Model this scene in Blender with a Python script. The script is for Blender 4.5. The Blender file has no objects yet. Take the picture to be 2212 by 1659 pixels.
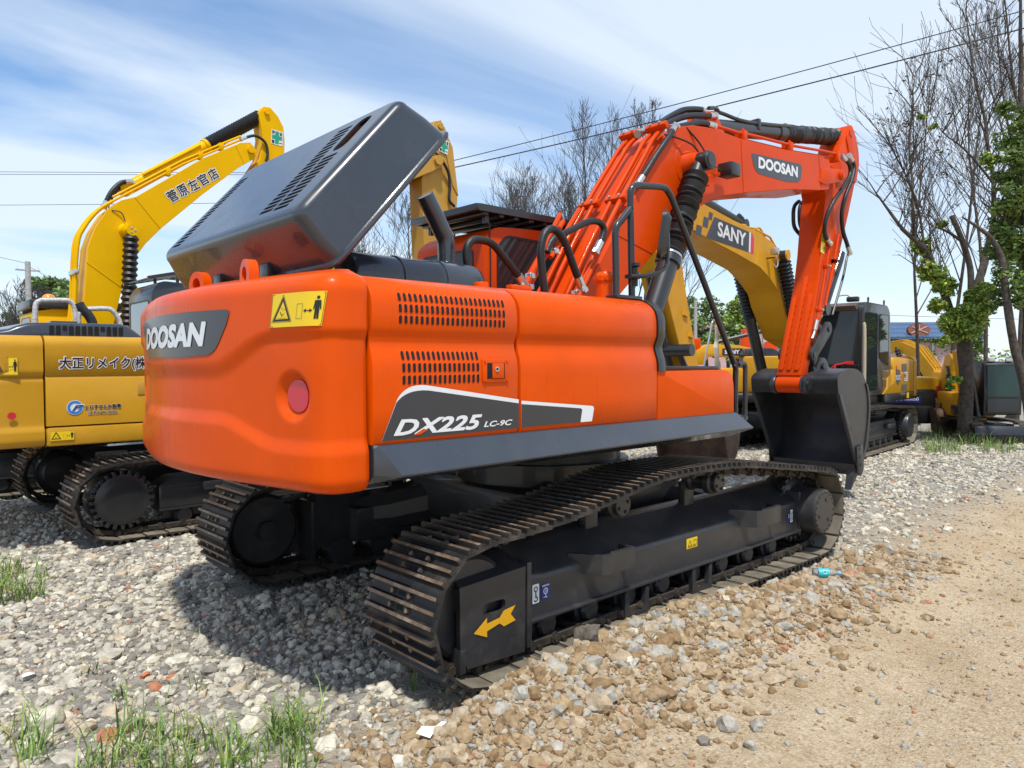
import bpy, bmesh, math, random
import numpy as np
from mathutils import Vector, Matrix
R=math.radians; PI=math.pi
S=bpy.context.scene; COL=S.collection
# ---------------------------------------------------------------- camera
cd=bpy.data.cameras.new('camera'); cam=bpy.data.objects.new('camera',cd); COL.objects.link(cam); S.camera=cam
YAW,PIT,ROL=0.8230,-0.0273,-0.0057
fw=Vector((math.cos(YAW)*math.cos(PIT),math.sin(YAW)*math.cos(PIT),math.sin(PIT)))
rt=Vector((math.sin(YAW),-math.cos(YAW),0)); up=rt.cross(fw)
c_,s_=math.cos(ROL),math.sin(ROL); rt,up=c_*rt+s_*up,-s_*rt+c_*up
CP=Vector((-4.1608,-4.1312,1.6504))
cam.matrix_world=Matrix(((rt.x,up.x,-fw.x,CP.x),(rt.y,up.y,-fw.y,CP.y),(rt.z,up.z,-fw.z,CP.z),(0,0,0,1)))
cd.sensor_width=36; cd.lens=36*1581.5/2212; cd.clip_start=.05; cd.clip_end=3000
# ---------------------------------------------------------------- light
SUN=Vector((-.225,-.335,.915)).normalized()
sl=bpy.data.lights.new('sun','SUN'); so=bpy.data.objects.new('sun',sl); COL.objects.link(so)
sl.energy=3.55; sl.angle=R(3.5); sl.color=(1,.955,.88); so.rotation_euler=SUN.to_track_quat('Z','Y').to_euler(); so.location=(0,0,40)
W=bpy.data.worlds.new('World'); S.world=W; W.use_nodes=True; nt=W.node_tree; nt.nodes.clear()
def N(nt,t,**k):
    n=nt.nodes.new(t)
    for a,b in k.items():
        if a.startswith('i_'): n.inputs[int(a[2:])].default_value=b
        else: setattr(n,a,b)
    return n
L=lambda nt,a,b:nt.links.new(a,b)
sky=N(nt,'ShaderNodeTexSky',sky_type='NISHITA',sun_disc=False,sun_elevation=math.asin(SUN.z),sun_rotation=math.atan2(SUN.x,SUN.y),air_density=1.0,dust_density=.4,ozone_density=3.0)
tc=N(nt,'ShaderNodeTexCoord'); sep=N(nt,'ShaderNodeSeparateXYZ'); L(nt,tc.outputs['Generated'],sep.inputs[0])
# project the direction on a high flat cloud layer: xy/(z+.12)
zz=N(nt,'ShaderNodeMath',operation='MAXIMUM',i_1=0.0); L(nt,sep.outputs[2],zz.inputs[0])
za=N(nt,'ShaderNodeMath',operation='ADD',i_1=.16); L(nt,zz.outputs[0],za.inputs[0])
dx=N(nt,'ShaderNodeMath',operation='DIVIDE'); L(nt,sep.outputs[0],dx.inputs[0]); L(nt,za.outputs[0],dx.inputs[1])
dy=N(nt,'ShaderNodeMath',operation='DIVIDE'); L(nt,sep.outputs[1],dy.inputs[0]); L(nt,za.outputs[0],dy.inputs[1])
cb=N(nt,'ShaderNodeCombineXYZ'); L(nt,dx.outputs[0],cb.inputs[0]); L(nt,dy.outputs[0],cb.inputs[1])
mp=N(nt,'ShaderNodeMapping'); mp.inputs['Rotation'].default_value=(0,0,R(-12)); mp.inputs['Scale'].default_value=(.42,1.15,1); mp.inputs['Location'].default_value=(3.1,1.7,0); L(nt,cb.outputs[0],mp.inputs[0])
n1=N(nt,'ShaderNodeTexNoise'); n1.inputs['Scale'].default_value=.9; n1.inputs['Detail'].default_value=7; n1.inputs['Roughness'].default_value=.52; n1.inputs['Distortion'].default_value=.5; L(nt,mp.outputs[0],n1.inputs['Vector'])
r1=N(nt,'ShaderNodeValToRGB'); e=r1.color_ramp.elements; e[0].position=.36; e[0].color=(.03,.03,.03,1); e[1].position=.575; e[1].color=(1,1,1,1); L(nt,n1.outputs[0],r1.inputs[0])
# more haze and thin cloud towards the horizon
hz=N(nt,'ShaderNodeMapRange',i_1=0.0,i_2=.36,i_3=.80,i_4=.0); L(nt,sep.outputs[2],hz.inputs[0])
# thicker veil towards the far right of the yard
vd=N(nt,'ShaderNodeVectorMath',operation='DOT_PRODUCT'); vd.inputs[1].default_value=(rt.x*.8+fw.x*.3,rt.y*.8+fw.y*.3,0); L(nt,tc.outputs['Generated'],vd.inputs[0])
vr=N(nt,'ShaderNodeMapRange',i_1=.05,i_2=.75,i_3=0.0,i_4=.78); L(nt,vd.outputs['Value'],vr.inputs[0])
mx=N(nt,'ShaderNodeMath',operation='MAXIMUM'); L(nt,hz.outputs[0],mx.inputs[0]); L(nt,vr.outputs[0],mx.inputs[1])
c1=N(nt,'ShaderNodeMath',operation='MULTIPLY',i_1=.82); L(nt,r1.outputs[0],c1.inputs[0])
sc_=N(nt,'ShaderNodeMath',operation='MAXIMUM'); L(nt,mx.outputs[0],sc_.inputs[0]); L(nt,c1.outputs[0],sc_.inputs[1])
CLOUD=(5.05,5.6,6.15,1)
mix=N(nt,'ShaderNodeMix',data_type='RGBA'); L(nt,sc_.outputs[0],mix.inputs[0]); hs=N(nt,'ShaderNodeHueSaturation'); hs.inputs['Saturation'].default_value=1.3; hs.inputs['Value'].default_value=1.0; L(nt,sky.outputs[0],hs.inputs['Color']); L(nt,hs.outputs[0],mix.inputs[6]); mix.inputs[7].default_value=CLOUD
bg=N(nt,'ShaderNodeBackground'); bg.inputs[1].default_value=.15; L(nt,mix.outputs[2],bg.inputs[0])
wo=N(nt,'ShaderNodeOutputWorld'); L(nt,bg.outputs[0],wo.inputs[0])
S.view_settings.view_transform='Standard'; S.view_settings.look='None'; S.view_settings.exposure=.28; S.view_settings.gamma=1
S.cycles.max_bounces=6; S.cycles.diffuse_bounces=3; S.cycles.glossy_bounces=3; S.cycles.transmission_bounces=4; S.cycles.transparent_max_bounces=8
# ---------------------------------------------------------------- helpers
def tag(o,label=None,cat=None,group=None,kind=None):
    if label: o['label']=label
    if cat: o['category']=cat
    if group: o['group']=group
    if kind: o['kind']=kind
    return o
def thing(name,label,cat,loc=(0,0,0),rz=0,group=None):
    o=bpy.data.objects.new(name,None); COL.objects.link(o); o.location=loc; o.rotation_euler=(0,0,rz); o.empty_display_size=.2
    return tag(o,label,cat,group)
def nrm(v): return Vector(v).normalized()
class MB:
    def __init__(s): s.v=[]; s.f=[]; s.m=[]; s.mi=0
    def add(s,vs,fs,mi=None):
        n=len(s.v); s.v+= [tuple(v) for v in vs]; s.f+=[tuple(n+i for i in f) for f in fs]; s.m+=[s.mi if mi is None else mi]*len(fs); return s
    def addbm(s,bm,M=None,mi=None):
        bm.verts.index_update()
        s.add([(M@v.co if M else v.co) for v in bm.verts],[[v.index for v in f.verts] for f in bm.faces],mi); bm.free(); return s
    def box(s,c,d,bev=0,M=None,seg=2,rot=None,mi=None):
        bm=bmesh.new(); bmesh.ops.create_cube(bm,size=1)
        for v in bm.verts: v.co=Vector((v.co.x*d[0],v.co.y*d[1],v.co.z*d[2]))
        if bev: bmesh.ops.bevel(bm,geom=bm.edges[:],offset=bev,segments=seg,profile=.5,affect='EDGES')
        T=Matrix.Translation(c)
        if rot is not None: T=T@(rot if isinstance(rot,Matrix) else Matrix.Rotation(rot[0],4,rot[1]))
        if M is not None: T=M@T
        return s.addbm(bm,T,mi)
    def prism(s,poly,a0,a1,ax='y',bev=0,seg=2,M=None,mi=None):
        # poly: list of 2D points; ax y -> (x,z), z -> (x,y), x -> (y,z)
        f={'y':lambda p,a:(p[0],a,p[1]),'z':lambda p,a:(p[0],p[1],a),'x':lambda p,a:(a,p[0],p[1])}[ax]
        bm=bmesh.new(); A=[bm.verts.new(f(p,a0)) for p in poly]; B=[bm.verts.new(f(p,a1)) for p in poly]; n=len(poly)
        bm.faces.new(A); bm.faces.new(B[::-1])
        for i in range(n): bm.faces.new((A[i],B[i],B[(i+1)%n],A[(i+1)%n]))
        bmesh.ops.recalc_face_normals(bm,faces=bm.faces[:])
        if bev: bmesh.ops.bevel(bm,geom=bm.edges[:],offset=bev,segments=seg,profile=.5,affect='EDGES',clamp_overlap=True)
        return s.addbm(bm,M,mi)
    def loft(s,rings,caps=True,closed=True,mi=None):
        n=len(rings[0]); vs=[p for r in rings for p in r]; fs=[]
        for i in range(len(rings)-1):
            for j in range(n if closed else n-1):
                k=(j+1)%n; fs.append((i*n+j,i*n+k,(i+1)*n+k,(i+1)*n+j))
        if caps: fs.append(tuple(range(n))[::-1]); fs.append(tuple((len(rings)-1)*n+j for j in range(n)))
        return s.add(vs,fs,mi)
    def tube(s,pts,r,seg=8,caps=True,mi=None):
        pts=[Vector(p) for p in pts]; rr=r if hasattr(r,'__len__') else [r]*len(pts); rings=[]; nprev=None
        for i,p in enumerate(pts):
            t=(pts[min(i+1,len(pts)-1)]-pts[max(i-1,0)])
            if t.length<1e-9: t=Vector((0,0,1))
            t.normalize()
            if nprev is None: a=Vector((0,0,1)) if abs(t.z)<.9 else Vector((1,0,0)); nprev=a
            n=(nprev-t*nprev.dot(t))
            if n.length<1e-6: n=t.orthogonal()
            n.normalize(); b=t.cross(n); nprev=n
            rings.append([p+(n*math.cos(2*PI*j/seg)+b*math.sin(2*PI*j/seg))*rr[i] for j in range(seg)])
        return s.loft(rings,caps,mi=mi)
    def cyl(s,p0,p1,r0,r1=None,seg=16,bev=0,mi=None):
        r1=r0 if r1 is None else r1; p0=Vector(p0); p1=Vector(p1)
        if bev:
            d=(p1-p0).normalized(); return s.tube([p0,p0+d*1e-4,p0+d*bev,p1-d*bev,p1-d*1e-4,p1],[r0-bev,r0-bev,r0,r1,r1-bev,r1-bev],seg,mi=mi)
        return s.tube([p0,p1],[r0,r1],seg,mi=mi)
    def lathe(s,o,ax,prof,seg=20,caps=True,mi=None):
        # prof: (distance along ax, radius)
        ax=nrm(ax); n=ax.orthogonal().normalized(); b=ax.cross(n); o=Vector(o)
        return s.loft([[o+ax*h+(n*math.cos(2*PI*j/seg)+b*math.sin(2*PI*j/seg))*r for j in range(seg)] for h,r in prof],caps,mi=mi)
    def build(s,name,mats,parent=None,smooth=32,label=None,fixn=False):
        me=bpy.data.meshes.new(name); me.from_pydata(s.v,[],s.f)
        if fixn:
            bm=bmesh.new(); bm.from_mesh(me); bmesh.ops.recalc_face_normals(bm,faces=bm.faces[:]); bm.to_mesh(me); bm.free()
        mats=mats if isinstance(mats,(list,tuple)) else [mats]
        for m in mats: me.materials.append(m)
        if len(mats)>1: me.polygons.foreach_set('material_index',s.m)
        if smooth:
            me.polygons.foreach_set('use_smooth',[True]*len(me.polygons)); me.set_sharp_from_angle(angle=R(smooth))
        me.update(); o=bpy.data.objects.new(name,me); COL.objects.link(o)
        if parent: o.parent=parent
        if label: o['label']=label
        return o
def cat(P,n=6,closed=False):
    P=[Vector(p) for p in P]; out=[]; m=len(P)
    for i in range(m if closed else m-1):
        g=(lambda k:P[k%m]) if closed else (lambda k:P[max(0,min(m-1,k))])
        a,b,c,d=g(i-1),g(i),g(i+1),g(i+2)
        for k in range(n):
            t=k/n; out.append(.5*((2*b)+(c-a)*t+(2*a-5*b+4*c-d)*t*t+(3*b-a-3*c+d)*t**3))
    if not closed: out.append(P[-1])
    return out
def rpoly(P,r,n=4):
    # round the corners of a 2D polygon
    P=[Vector(p[:2]) for p in P]; out=[]; m=len(P)
    for i,p in enumerate(P):
        rad=r[i] if hasattr(r,'__len__') else r
        a=(P[i-1]-p); b=(P[(i+1)%m]-p); 
        if rad<=0: out.append(p.copy()); continue
        l=min(rad,a.length*.45,b.length*.45); A=p+a.normalized()*l; B=p+b.normalized()*l
        for k in range(n+1):
            t=k/n; out.append((1-t)**2*A+2*t*(1-t)*p+t*t*B)
    return out
def rrect(x0,y0,x1,y1,r=.01,n=4): return rpoly([(x0,y0),(x1,y0),(x1,y1),(x0,y1)],r,n)
class Plane:
    def __init__(s,o,u,v): s.o=Vector(o); s.u=nrm(u); s.v=nrm(v); s.n=s.u.cross(s.v).normalized()
    def __call__(s,a,b,h=0): return s.o+s.u*a+s.v*b+s.n*h
def flat(mb,poly,pm,h=.003,th=0,mi=None):
    # a thin sheet (sticker, plate) on a surface map pm(a,b,h)
    n=len(poly)
    if th: 
        mb.add([pm(p[0],p[1],h) for p in poly]+[pm(p[0],p[1],h-th) for p in poly],[tuple(range(n))]+[(i,n+i,n+(i+1)%n,(i+1)%n) for i in range(n)],mi)
    else: mb.add([pm(p[0],p[1],h) for p in poly],[tuple(range(n))],mi)
    return mb
def ring(mb,P,Q,pm,h,mi=None):
    n=len(P); mb.add([pm(p[0],p[1],h) for p in P]+[pm(p[0],p[1],h) for p in Q],[(i,(i+1)%n,n+(i+1)%n,n+i) for i in range(n)],mi)
def circ(cx,cy,r,n=20,ry=None,a0=0): return [(cx+r*math.cos(a0+2*PI*k/n),cy+(ry or r)*math.sin(a0+2*PI*k/n)) for k in range(n)]
def line2(mb,a,b,w,pm,h,mi=None):
    a=Vector(a[:2]); b=Vector(b[:2]); d=(b-a).normalized(); n=Vector((-d.y,d.x))*w/2
    flat(mb,[a-n,b-n,b+n,a+n],pm,h,mi=mi)
_txt={}
def textmb(mb,txt,pm,x0,y0,x1,y1,h=.004,bold=.02,shear=0,mi=None,fit=True,space=1.0):
    # lettering as a mesh, fitted into the box x0..x1, y0..y1 of the surface map
    heavy=bold-.012; bold=min(bold,.012); key=(txt,bold,shear,space)
    if key not in _txt:
        cu=bpy.data.curves.new('t','FONT'); cu.body=txt; cu.offset=bold; cu.shear=shear; cu.resolution_u=3; cu.space_character=space; cu.fill_mode='FRONT'
        ob=bpy.data.objects.new('t',cu); COL.objects.link(ob); dg=bpy.context.evaluated_depsgraph_get(); dg.update()
        me=bpy.data.meshes.new_from_object(ob.evaluated_get(dg))
        vs=[v.co.copy() for v in me.vertices]; fs=[tuple(p.vertices) for p in me.polygons]
        bpy.data.objects.remove(ob); bpy.data.curves.remove(cu); bpy.data.meshes.remove(me); _txt[key]=(vs,fs)
    vs,fs=_txt[key]
    if not vs: return
    ax=min(v.x for v in vs); bx=max(v.x for v in vs); ay=min(v.y for v in vs); by=max(v.y for v in vs)
    e=max(0,heavy)*(by-ay); k=0
    for ex,ey in ([(0,0)] if e<=0 else [(0,0),(e,0),(-e,0),(e*.7,e),(-e*.7,e),(e*.7,-e),(-e*.7,-e)]):
        mb.add([pm(x0+(v.x+ex-ax+e)/(bx-ax+2*e)*(x1-x0),y0+(v.y+ey-ay+e)/(by-ay+2*e)*(y1-y0),h+k*.0002) for v in vs],fs,mi); k+=1
# ---------------------------------------------------------------- materials
def mat(name,col,rough=.5,metal=0,coat=0,spec=.5,var=0,vscale=8,bump=0,bscale=60,col2=None,dirt=None,dscale=5,damt=.5,coatr=.08,trans=0,alpha=1,streak=0):
    m=bpy.data.materials.new(name); m.use_nodes=True; t=m.node_tree; b=t.nodes['Principled BSDF']
    def setc(c): b.inputs['Base Color'].default_value=(*c,1)
    setc(col); b.inputs['Roughness'].default_value=rough; b.inputs['Metallic'].default_value=metal; b.inputs['Coat Weight'].default_value=coat; b.inputs['Coat Roughness'].default_value=coatr
    b.inputs['Specular IOR Level'].default_value=spec; b.inputs['Transmission Weight'].default_value=trans; b.inputs['Alpha'].default_value=alpha
    tc0=N(t,'ShaderNodeTexCoord'); oi=N(t,'ShaderNodeObjectInfo'); av=N(t,'ShaderNodeVectorMath',operation='ADD'); mv=N(t,'ShaderNodeMath',operation='MULTIPLY',i_1=17.0); L(t,oi.outputs['Random'],mv.inputs[0]); L(t,tc0.outputs['Object'],av.inputs[0]); L(t,mv.outputs[0],av.inputs[1]); src=None
    class tcn: outputs={'Object':av.outputs[0]}
    if var or col2:
        n=N(t,'ShaderNodeTexNoise'); n.inputs['Scale'].default_value=vscale; n.inputs['Detail'].default_value=6; n.inputs['Roughness'].default_value=.6; L(t,tcn.outputs['Object'],n.inputs['Vector'])
        rp=N(t,'ShaderNodeValToRGB'); e=rp.color_ramp.elements; e[0].position=.35; e[1].position=.68
        c2=col2 or tuple(min(1,c*(1+var)) for c in col); c1=col if col2 else tuple(c*(1-var) for c in col)
        e[0].color=(*c1,1); e[1].color=(*c2,1); L(t,n.outputs[0],rp.inputs[0]); src=rp.outputs[0]
    if dirt:
        n=N(t,'ShaderNodeTexNoise'); n.inputs['Scale'].default_value=dscale; n.inputs['Detail'].default_value=9; n.inputs['Roughness'].default_value=.7; L(t,tcn.outputs['Object'],n.inputs['Vector'])
        rp=N(t,'ShaderNodeMapRange',i_1=.5,i_2=.78,i_3=0,i_4=damt); L(t,n.outputs[0],rp.inputs[0])
        mxx=N(t,'ShaderNodeMix',data_type='RGBA'); L(t,rp.outputs[0],mxx.inputs[0])
        if src: L(t,src,mxx.inputs[6])
        else: mxx.inputs[6].default_value=(*col,1)
        mxx.inputs[7].default_value=(*dirt,1); src=mxx.outputs[2]
        rr=N(t,'ShaderNodeMapRange',i_1=.5,i_2=.78,i_3=rough,i_4=min(1,rough+.35*damt+.1)); L(t,n.outputs[0],rr.inputs[0]); L(t,rr.outputs[0],b.inputs['Roughness'])
    if streak:
        mm=N(t,'ShaderNodeMapping'); mm.inputs['Scale'].default_value=(26,26,1.1); L(t,tcn.outputs['Object'],mm.inputs[0]); n=N(t,'ShaderNodeTexNoise'); n.inputs['Scale'].default_value=1; n.inputs['Detail'].default_value=5; L(t,mm.outputs[0],n.inputs['Vector'])
        n2=N(t,'ShaderNodeTexNoise'); n2.inputs['Scale'].default_value=1.6; n2.inputs['Detail'].default_value=5; L(t,tcn.outputs['Object'],n2.inputs['Vector']); m1=N(t,'ShaderNodeMath',operation='MULTIPLY'); L(t,n.outputs[0],m1.inputs[0]); L(t,n2.outputs[0],m1.inputs[1])
        rp=N(t,'ShaderNodeMapRange',i_1=.18,i_2=.42,i_3=0,i_4=streak); L(t,m1.outputs[0],rp.inputs[0]); mxx=N(t,'ShaderNodeMix',data_type='RGBA'); L(t,rp.outputs[0],mxx.inputs[0]); L(t,src,mxx.inputs[6]); mxx.inputs[7].default_value=(.62,.11,.02,1); src=mxx.outputs[2]
        rr=N(t,'ShaderNodeMapRange',i_1=.15,i_2=.45,i_3=rough-.08,i_4=rough+.22); L(t,m1.outputs[0],rr.inputs[0]); L(t,rr.outputs[0],b.inputs['Roughness'])
    if src: L(t,src,b.inputs['Base Color'])
    if bump:
        n=N(t,'ShaderNodeTexNoise'); n.inputs['Scale'].default_value=bscale; n.inputs['Detail'].default_value=4; L(t,tcn.outputs['Object'],n.inputs['Vector'])
        bp=N(t,'ShaderNodeBump'); bp.inputs['Strength'].default_value=bump; bp.inputs['Distance'].default_value=.01; L(t,n.outputs[0],bp.inputs['Height']); L(t,bp.outputs[0],b.inputs['Normal'])
    return m
M={}
M['orange']=mat('orange_paint',(.67,.073,.0),.33,spec=.10,coat=.12,coatr=.04,var=.06,vscale=3,streak=.14)
M['orange2']=mat('orange_red_paint',(.63,.056,.001),.38,spec=.10,coat=.10,coatr=.06,var=.06,vscale=3,dirt=(.5,.12,.04),dscale=4,damt=.12)
M['slate']=mat('slate_grey_paint',(.030,.037,.048),.26,coat=.45,coatr=.05,var=.12,vscale=3,dirt=(.12,.12,.115),dscale=5,damt=.12)
M['bucket']=mat('dark_bucket_paint',(.020,.022,.027),.42,coat=.1,var=.25,vscale=4,dirt=(.16,.13,.10),dscale=4,damt=.25,bump=.05,bscale=30)
M['black']=mat('black_paint',(.017,.018,.02),.38,coat=.3,var=.2,vscale=4)
M['frame']=mat('charcoal_frame_paint',(.026,.026,.029),.42,coat=.15,var=.1,vscale=6,dirt=(.13,.105,.075),dscale=6,damt=.3,bump=.03,bscale=40)
M['rubber']=mat('black_rubber',(.012,.012,.013),.45,bump=.3,bscale=90,var=.2)
M['hole']=mat('opening_shade_paint',(.006,.006,.006),.9)  # near-black colour standing in for the shade inside openings and recesses
M['shoe']=mat('track_steel',(.026,.025,.025),.5,metal=.3,var=.3,dirt=(.22,.17,.12),dscale=5,damt=.55,bump=.2,bscale=50)
M['rust']=mat('worn_rusty_steel',(.24,.15,.095),.42,metal=.3,col2=(.12,.085,.06),vscale=22,dirt=(.50,.42,.33),dscale=9,damt=1.0,bump=.25,bscale=80)
M['chain']=mat('dusty_chain_steel',(.035,.028,.022),.6,metal=.2,var=.4,dirt=(.17,.12,.075),dscale=9,damt=.6)
M['pad']=mat('dusty_track_plate',(.20,.175,.13),.6,metal=.2,dirt=(.34,.27,.17),dscale=3,damt=.8,var=.25)
M['white']=mat('white_vinyl',(.72,.74,.76),.35)
M['charcoal']=mat('charcoal_vinyl',(.032,.034,.042),.3,coat=.2)
M['yellowv']=mat('yellow_vinyl',(.82,.56,.01),.4)
M['blackv']=mat('black_vinyl',(.012,.012,.012),.4)
M['amber']=mat('amber_paint',(.72,.36,.01),.4)
M['red']=mat('red_reflector',(.55,.012,.035),.22,coat=.8)
M['redv']=mat('red_vinyl',(.62,.02,.03),.4)
M['green']=mat('green_vinyl',(.01,.32,.17),.4)
M['bluev']=mat('blue_vinyl',(.02,.03,.22),.4)
M['blue2']=mat('bright_blue_vinyl',(.03,.22,.6),.4)
M['steel']=mat('zinc_plated_steel',(.6,.6,.58),.3,metal=.9)
M['rod']=mat('chrome_rod',(.7,.7,.72),.12,metal=1)
M['glass']=mat('tinted_cab_glass',(.016,.022,.026),.05,spec=.5)
M['mirror']=mat('mirror_glass',(.8,.8,.8),.02,metal=1)
M['ochre']=mat('ochre_yellow_paint',(.52,.27,.018),.34,spec=.2,coat=.15,coatr=.1,var=.06,vscale=3)
M['ochre2']=mat('dull_ochre_paint',(.50,.275,.045),.42,spec=.2,coat=.1,var=.07,vscale=3)
M['yellow']=mat('bright_yellow_paint',(.78,.43,.002),.42,spec=.05,coat=.03,coatr=.1,var=.04,vscale=3)
M['sany']=mat('golden_yellow_paint',(.61,.30,.014),.38,spec=.15,coat=.08,coatr=.1,var=.06,vscale=3,dirt=(.3,.2,.1),dscale=4,damt=.2)
M['bucketrust']=mat('rusty_bucket_steel',(.14,.075,.04),.6,metal=.2,col2=(.06,.04,.03),vscale=5,dirt=(.26,.17,.1),dscale=8,damt=.6,bump=.2,bscale=30)
# ================================================================ shared machine pieces
def track_path(C1,C2,rad,top,n=14):
    # plate path, closed, starting at the rear bottom: bottom, front arc, top line, rear arc (x,z)
    P=[]
    for k in range(30): t=k/30; P.append((C1[0]+(C2[0]-C1[0])*t,C1[1]-rad+(C2[1]-C1[1])*t))
    for k in range(n): a=-PI/2+k/n*R(168); P.append((C2[0]+rad*math.cos(a),C2[1]+rad*math.sin(a)))
    P+= [(p[0],p[1]) for p in cat([(x,z,0) for x,z in top],5)] if top else []
    for k in range(n): a=R(108)+k/n*R(162); P.append((C1[0]+rad*math.cos(a),C1[1]+rad*math.sin(a)))
    return [Vector((p[0],p[1])) for p in P]
def shoe_mesh(w,pitch,detail=True):
    # local: x along the belt, y across, z outwards; z=0 is the plate's outer face
    mb=MB(); h=pitch/2; g=.026; t=.013
    prof=[(-h-.012,-.016),(-h-.012,-.004),(-h+.006,0)]
    for c in (-.34*pitch,0,.34*pitch): prof+= [(c-.013,0),(c-.0085,g),(c+.0085,g),(c+.013,0)]
    prof+= [(h-.012,0),(h+.004,-.012),(h+.002,-.024),(h-.014,-t),(-h+.004,-t-.006)]
    n=len(prof); vs=[(x,-w/2,z) for x,z in prof]+[(x,w/2,z) for x,z in prof]; fs=[tuple(range(n)),tuple(range(2*n-1,n-1,-1))]; 
    mb.add(vs,fs,0)
    for i in range(n):
        j=(i+1)%n; tip=prof[i][1]>.02 and prof[j][1]>.02; inner=i>=len(prof)-2
        mb.add([vs[i],vs[n+i],vs[n+j],vs[j]],[(0,1,2,3)],1 if tip else (3 if inner else 0))
    if detail:
        for x in (-.17*pitch,.17*pitch):
            for y in (-.085,.055): mb.cyl((x,y,-.002),(x,y,.016),.013,seg=6,mi=1)
            mb.add([(x-.012,-.045,.0015),(x+.012,-.045,.0015),(x+.012,.012,.0015),(x-.012,.012,.0015)],[(0,1,2,3)],2)  # flat dark quad on the plate, painted as the shade of its opening
        for y in (-.095,.095):
            mb.box((0,y,-.05),(pitch*.8,.026,.05),.006,seg=1,mi=4); mb.cyl((h*.85,y-.022,-.052),(h*.85,y+.022,-.052),.034,seg=10,mi=4); mb.cyl((-h*.5,y*1.25-.01,-.035),(-h*.5,y*1.25+.01,-.035),.016,seg=6,mi=4)
        mb.cyl((h*.85,-.13,-.052),(h*.85,.13,-.052),.022,seg=8,mi=4)
    return mb
def make_track(root,yc,w,C1,C2,rad,top,nshoe=49,a0=.27,detail=True,name='track',shoes=True):
    P=track_path(C1,C2,rad,top); m=len(P); seg=[(P[(i+1)%m]-P[i]).length for i in range(m)]; tot=sum(seg); cum=[0]
    for q in seg: cum.append(cum[-1]+q)
    def at(s):
        s%=tot; i=0
        import bisect
        i=min(bisect.bisect_right(cum,s)-1,m-1); t=(s-cum[i])/seg[i] if seg[i] else 0; return P[i].lerp(P[(i+1)%m],t)
    # start: point of the rear arc at angle a0 above the horizontal
    tgt=Vector((C1[0]-rad*math.cos(a0),C1[1]+rad*math.sin(a0))); k0=min(range(m),key=lambda i:(P[i]-tgt).length); s0=cum[k0]; pitch=tot/nshoe
    mats=[M['shoe'],M['rust'],M['hole'],M['pad'],M['chain']]
    if shoes:
        tr=bpy.data.objects.new(name,None); COL.objects.link(tr); tr.parent=root; tr.empty_display_size=.1
        first=None
        for k in range(nshoe):
            s=s0+k*pitch; a=at(s-pitch/2); b=at(s+pitch/2); c=(a+b)/2; c=(c+at(s))/2
            if first is None: first=shoe_mesh(w,pitch,detail).build('track_shoe',mats,tr,smooth=25); o=first
            else: o=first.copy(); COL.objects.link(o); o.parent=tr
            d=(b-a).normalized(); T=Vector((d.x,0,d.y)); Nn=Vector((d.y,0,-d.x)); Y=Nn.cross(T)
            o.matrix_local=Matrix(((T.x,Y.x,Nn.x,c.x),(T.y,Y.y,Nn.y,yc),(T.z,Y.z,Nn.z,c.y),(0,0,0,1)))
        return tr
    mb=MB(); sm=shoe_mesh(w,pitch,detail)
    for k in range(nshoe):
        s=s0+k*pitch; a=at(s-pitch/2); b=at(s+pitch/2); c=(a+b)/2
        d=(b-a).normalized(); T=Vector((d.x,0,d.y)); Nn=Vector((d.y,0,-d.x)); Y=Nn.cross(T)
        X=Matrix(((T.x,Y.x,Nn.x,c.x),(T.y,Y.y,Nn.y,yc),(T.z,Y.z,Nn.z,c.y),(0,0,0,1)))
        nn=len(mb.v); mb.v+=[tuple(X@Vector(v)) for v in sm.v]; mb.f+=[tuple(nn+i for i in f) for f in sm.f]; mb.m+=sm.m
    return mb.build(name,mats,root,smooth=25)
def strip(mb,poly,pm,h,n,mi=None):
    # fill a polygon by vertical strips so that it follows a curved surface
    x0=min(p[0] for p in poly); x1=max(p[0] for p in poly)
    def span(x):
        ys=[]
        for i in range(len(poly)):
            a,b=poly[i],poly[(i+1)%len(poly)]
            if (a[0]-x)*(b[0]-x)<=0 and a[0]!=b[0]: ys.append(a[1]+(b[1]-a[1])*(x-a[0])/(b[0]-a[0]))
        return (min(ys),max(ys))
    prev=None; rows=6
    for k in range(n+1):
        x=min(max(x0+(x1-x0)*k/n,x0+1e-4),x1-1e-4); a,b=span(x); cur=[pm(x,a+(b-a)*j/rows,h) for j in range(rows+1)]
        if prev: mb.add(prev+cur,[(j,rows+1+j,rows+2+j,j+1) for j in range(rows)],mi)
        prev=cur
def bellows(mb,p0,p1,r,n=16,seg=14,amp=.2,mi=None,wob=0,rng=random.Random(3)):
    p0=Vector(p0); p1=Vector(p1); P=[]; Rr=[]
    for k in range(2*n+1):
        t=k/(2*n); off=Vector((rng.uniform(-1,1),rng.uniform(-1,1),rng.uniform(-1,1)))*wob
        P.append(p0.lerp(p1,t)+off); Rr.append(r*(1+amp*.5 if k%2 else 1-amp*.5)*(1+rng.uniform(-1,1)*wob*4))
    mb.tube(P,Rr,seg,mi=mi)
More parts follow.
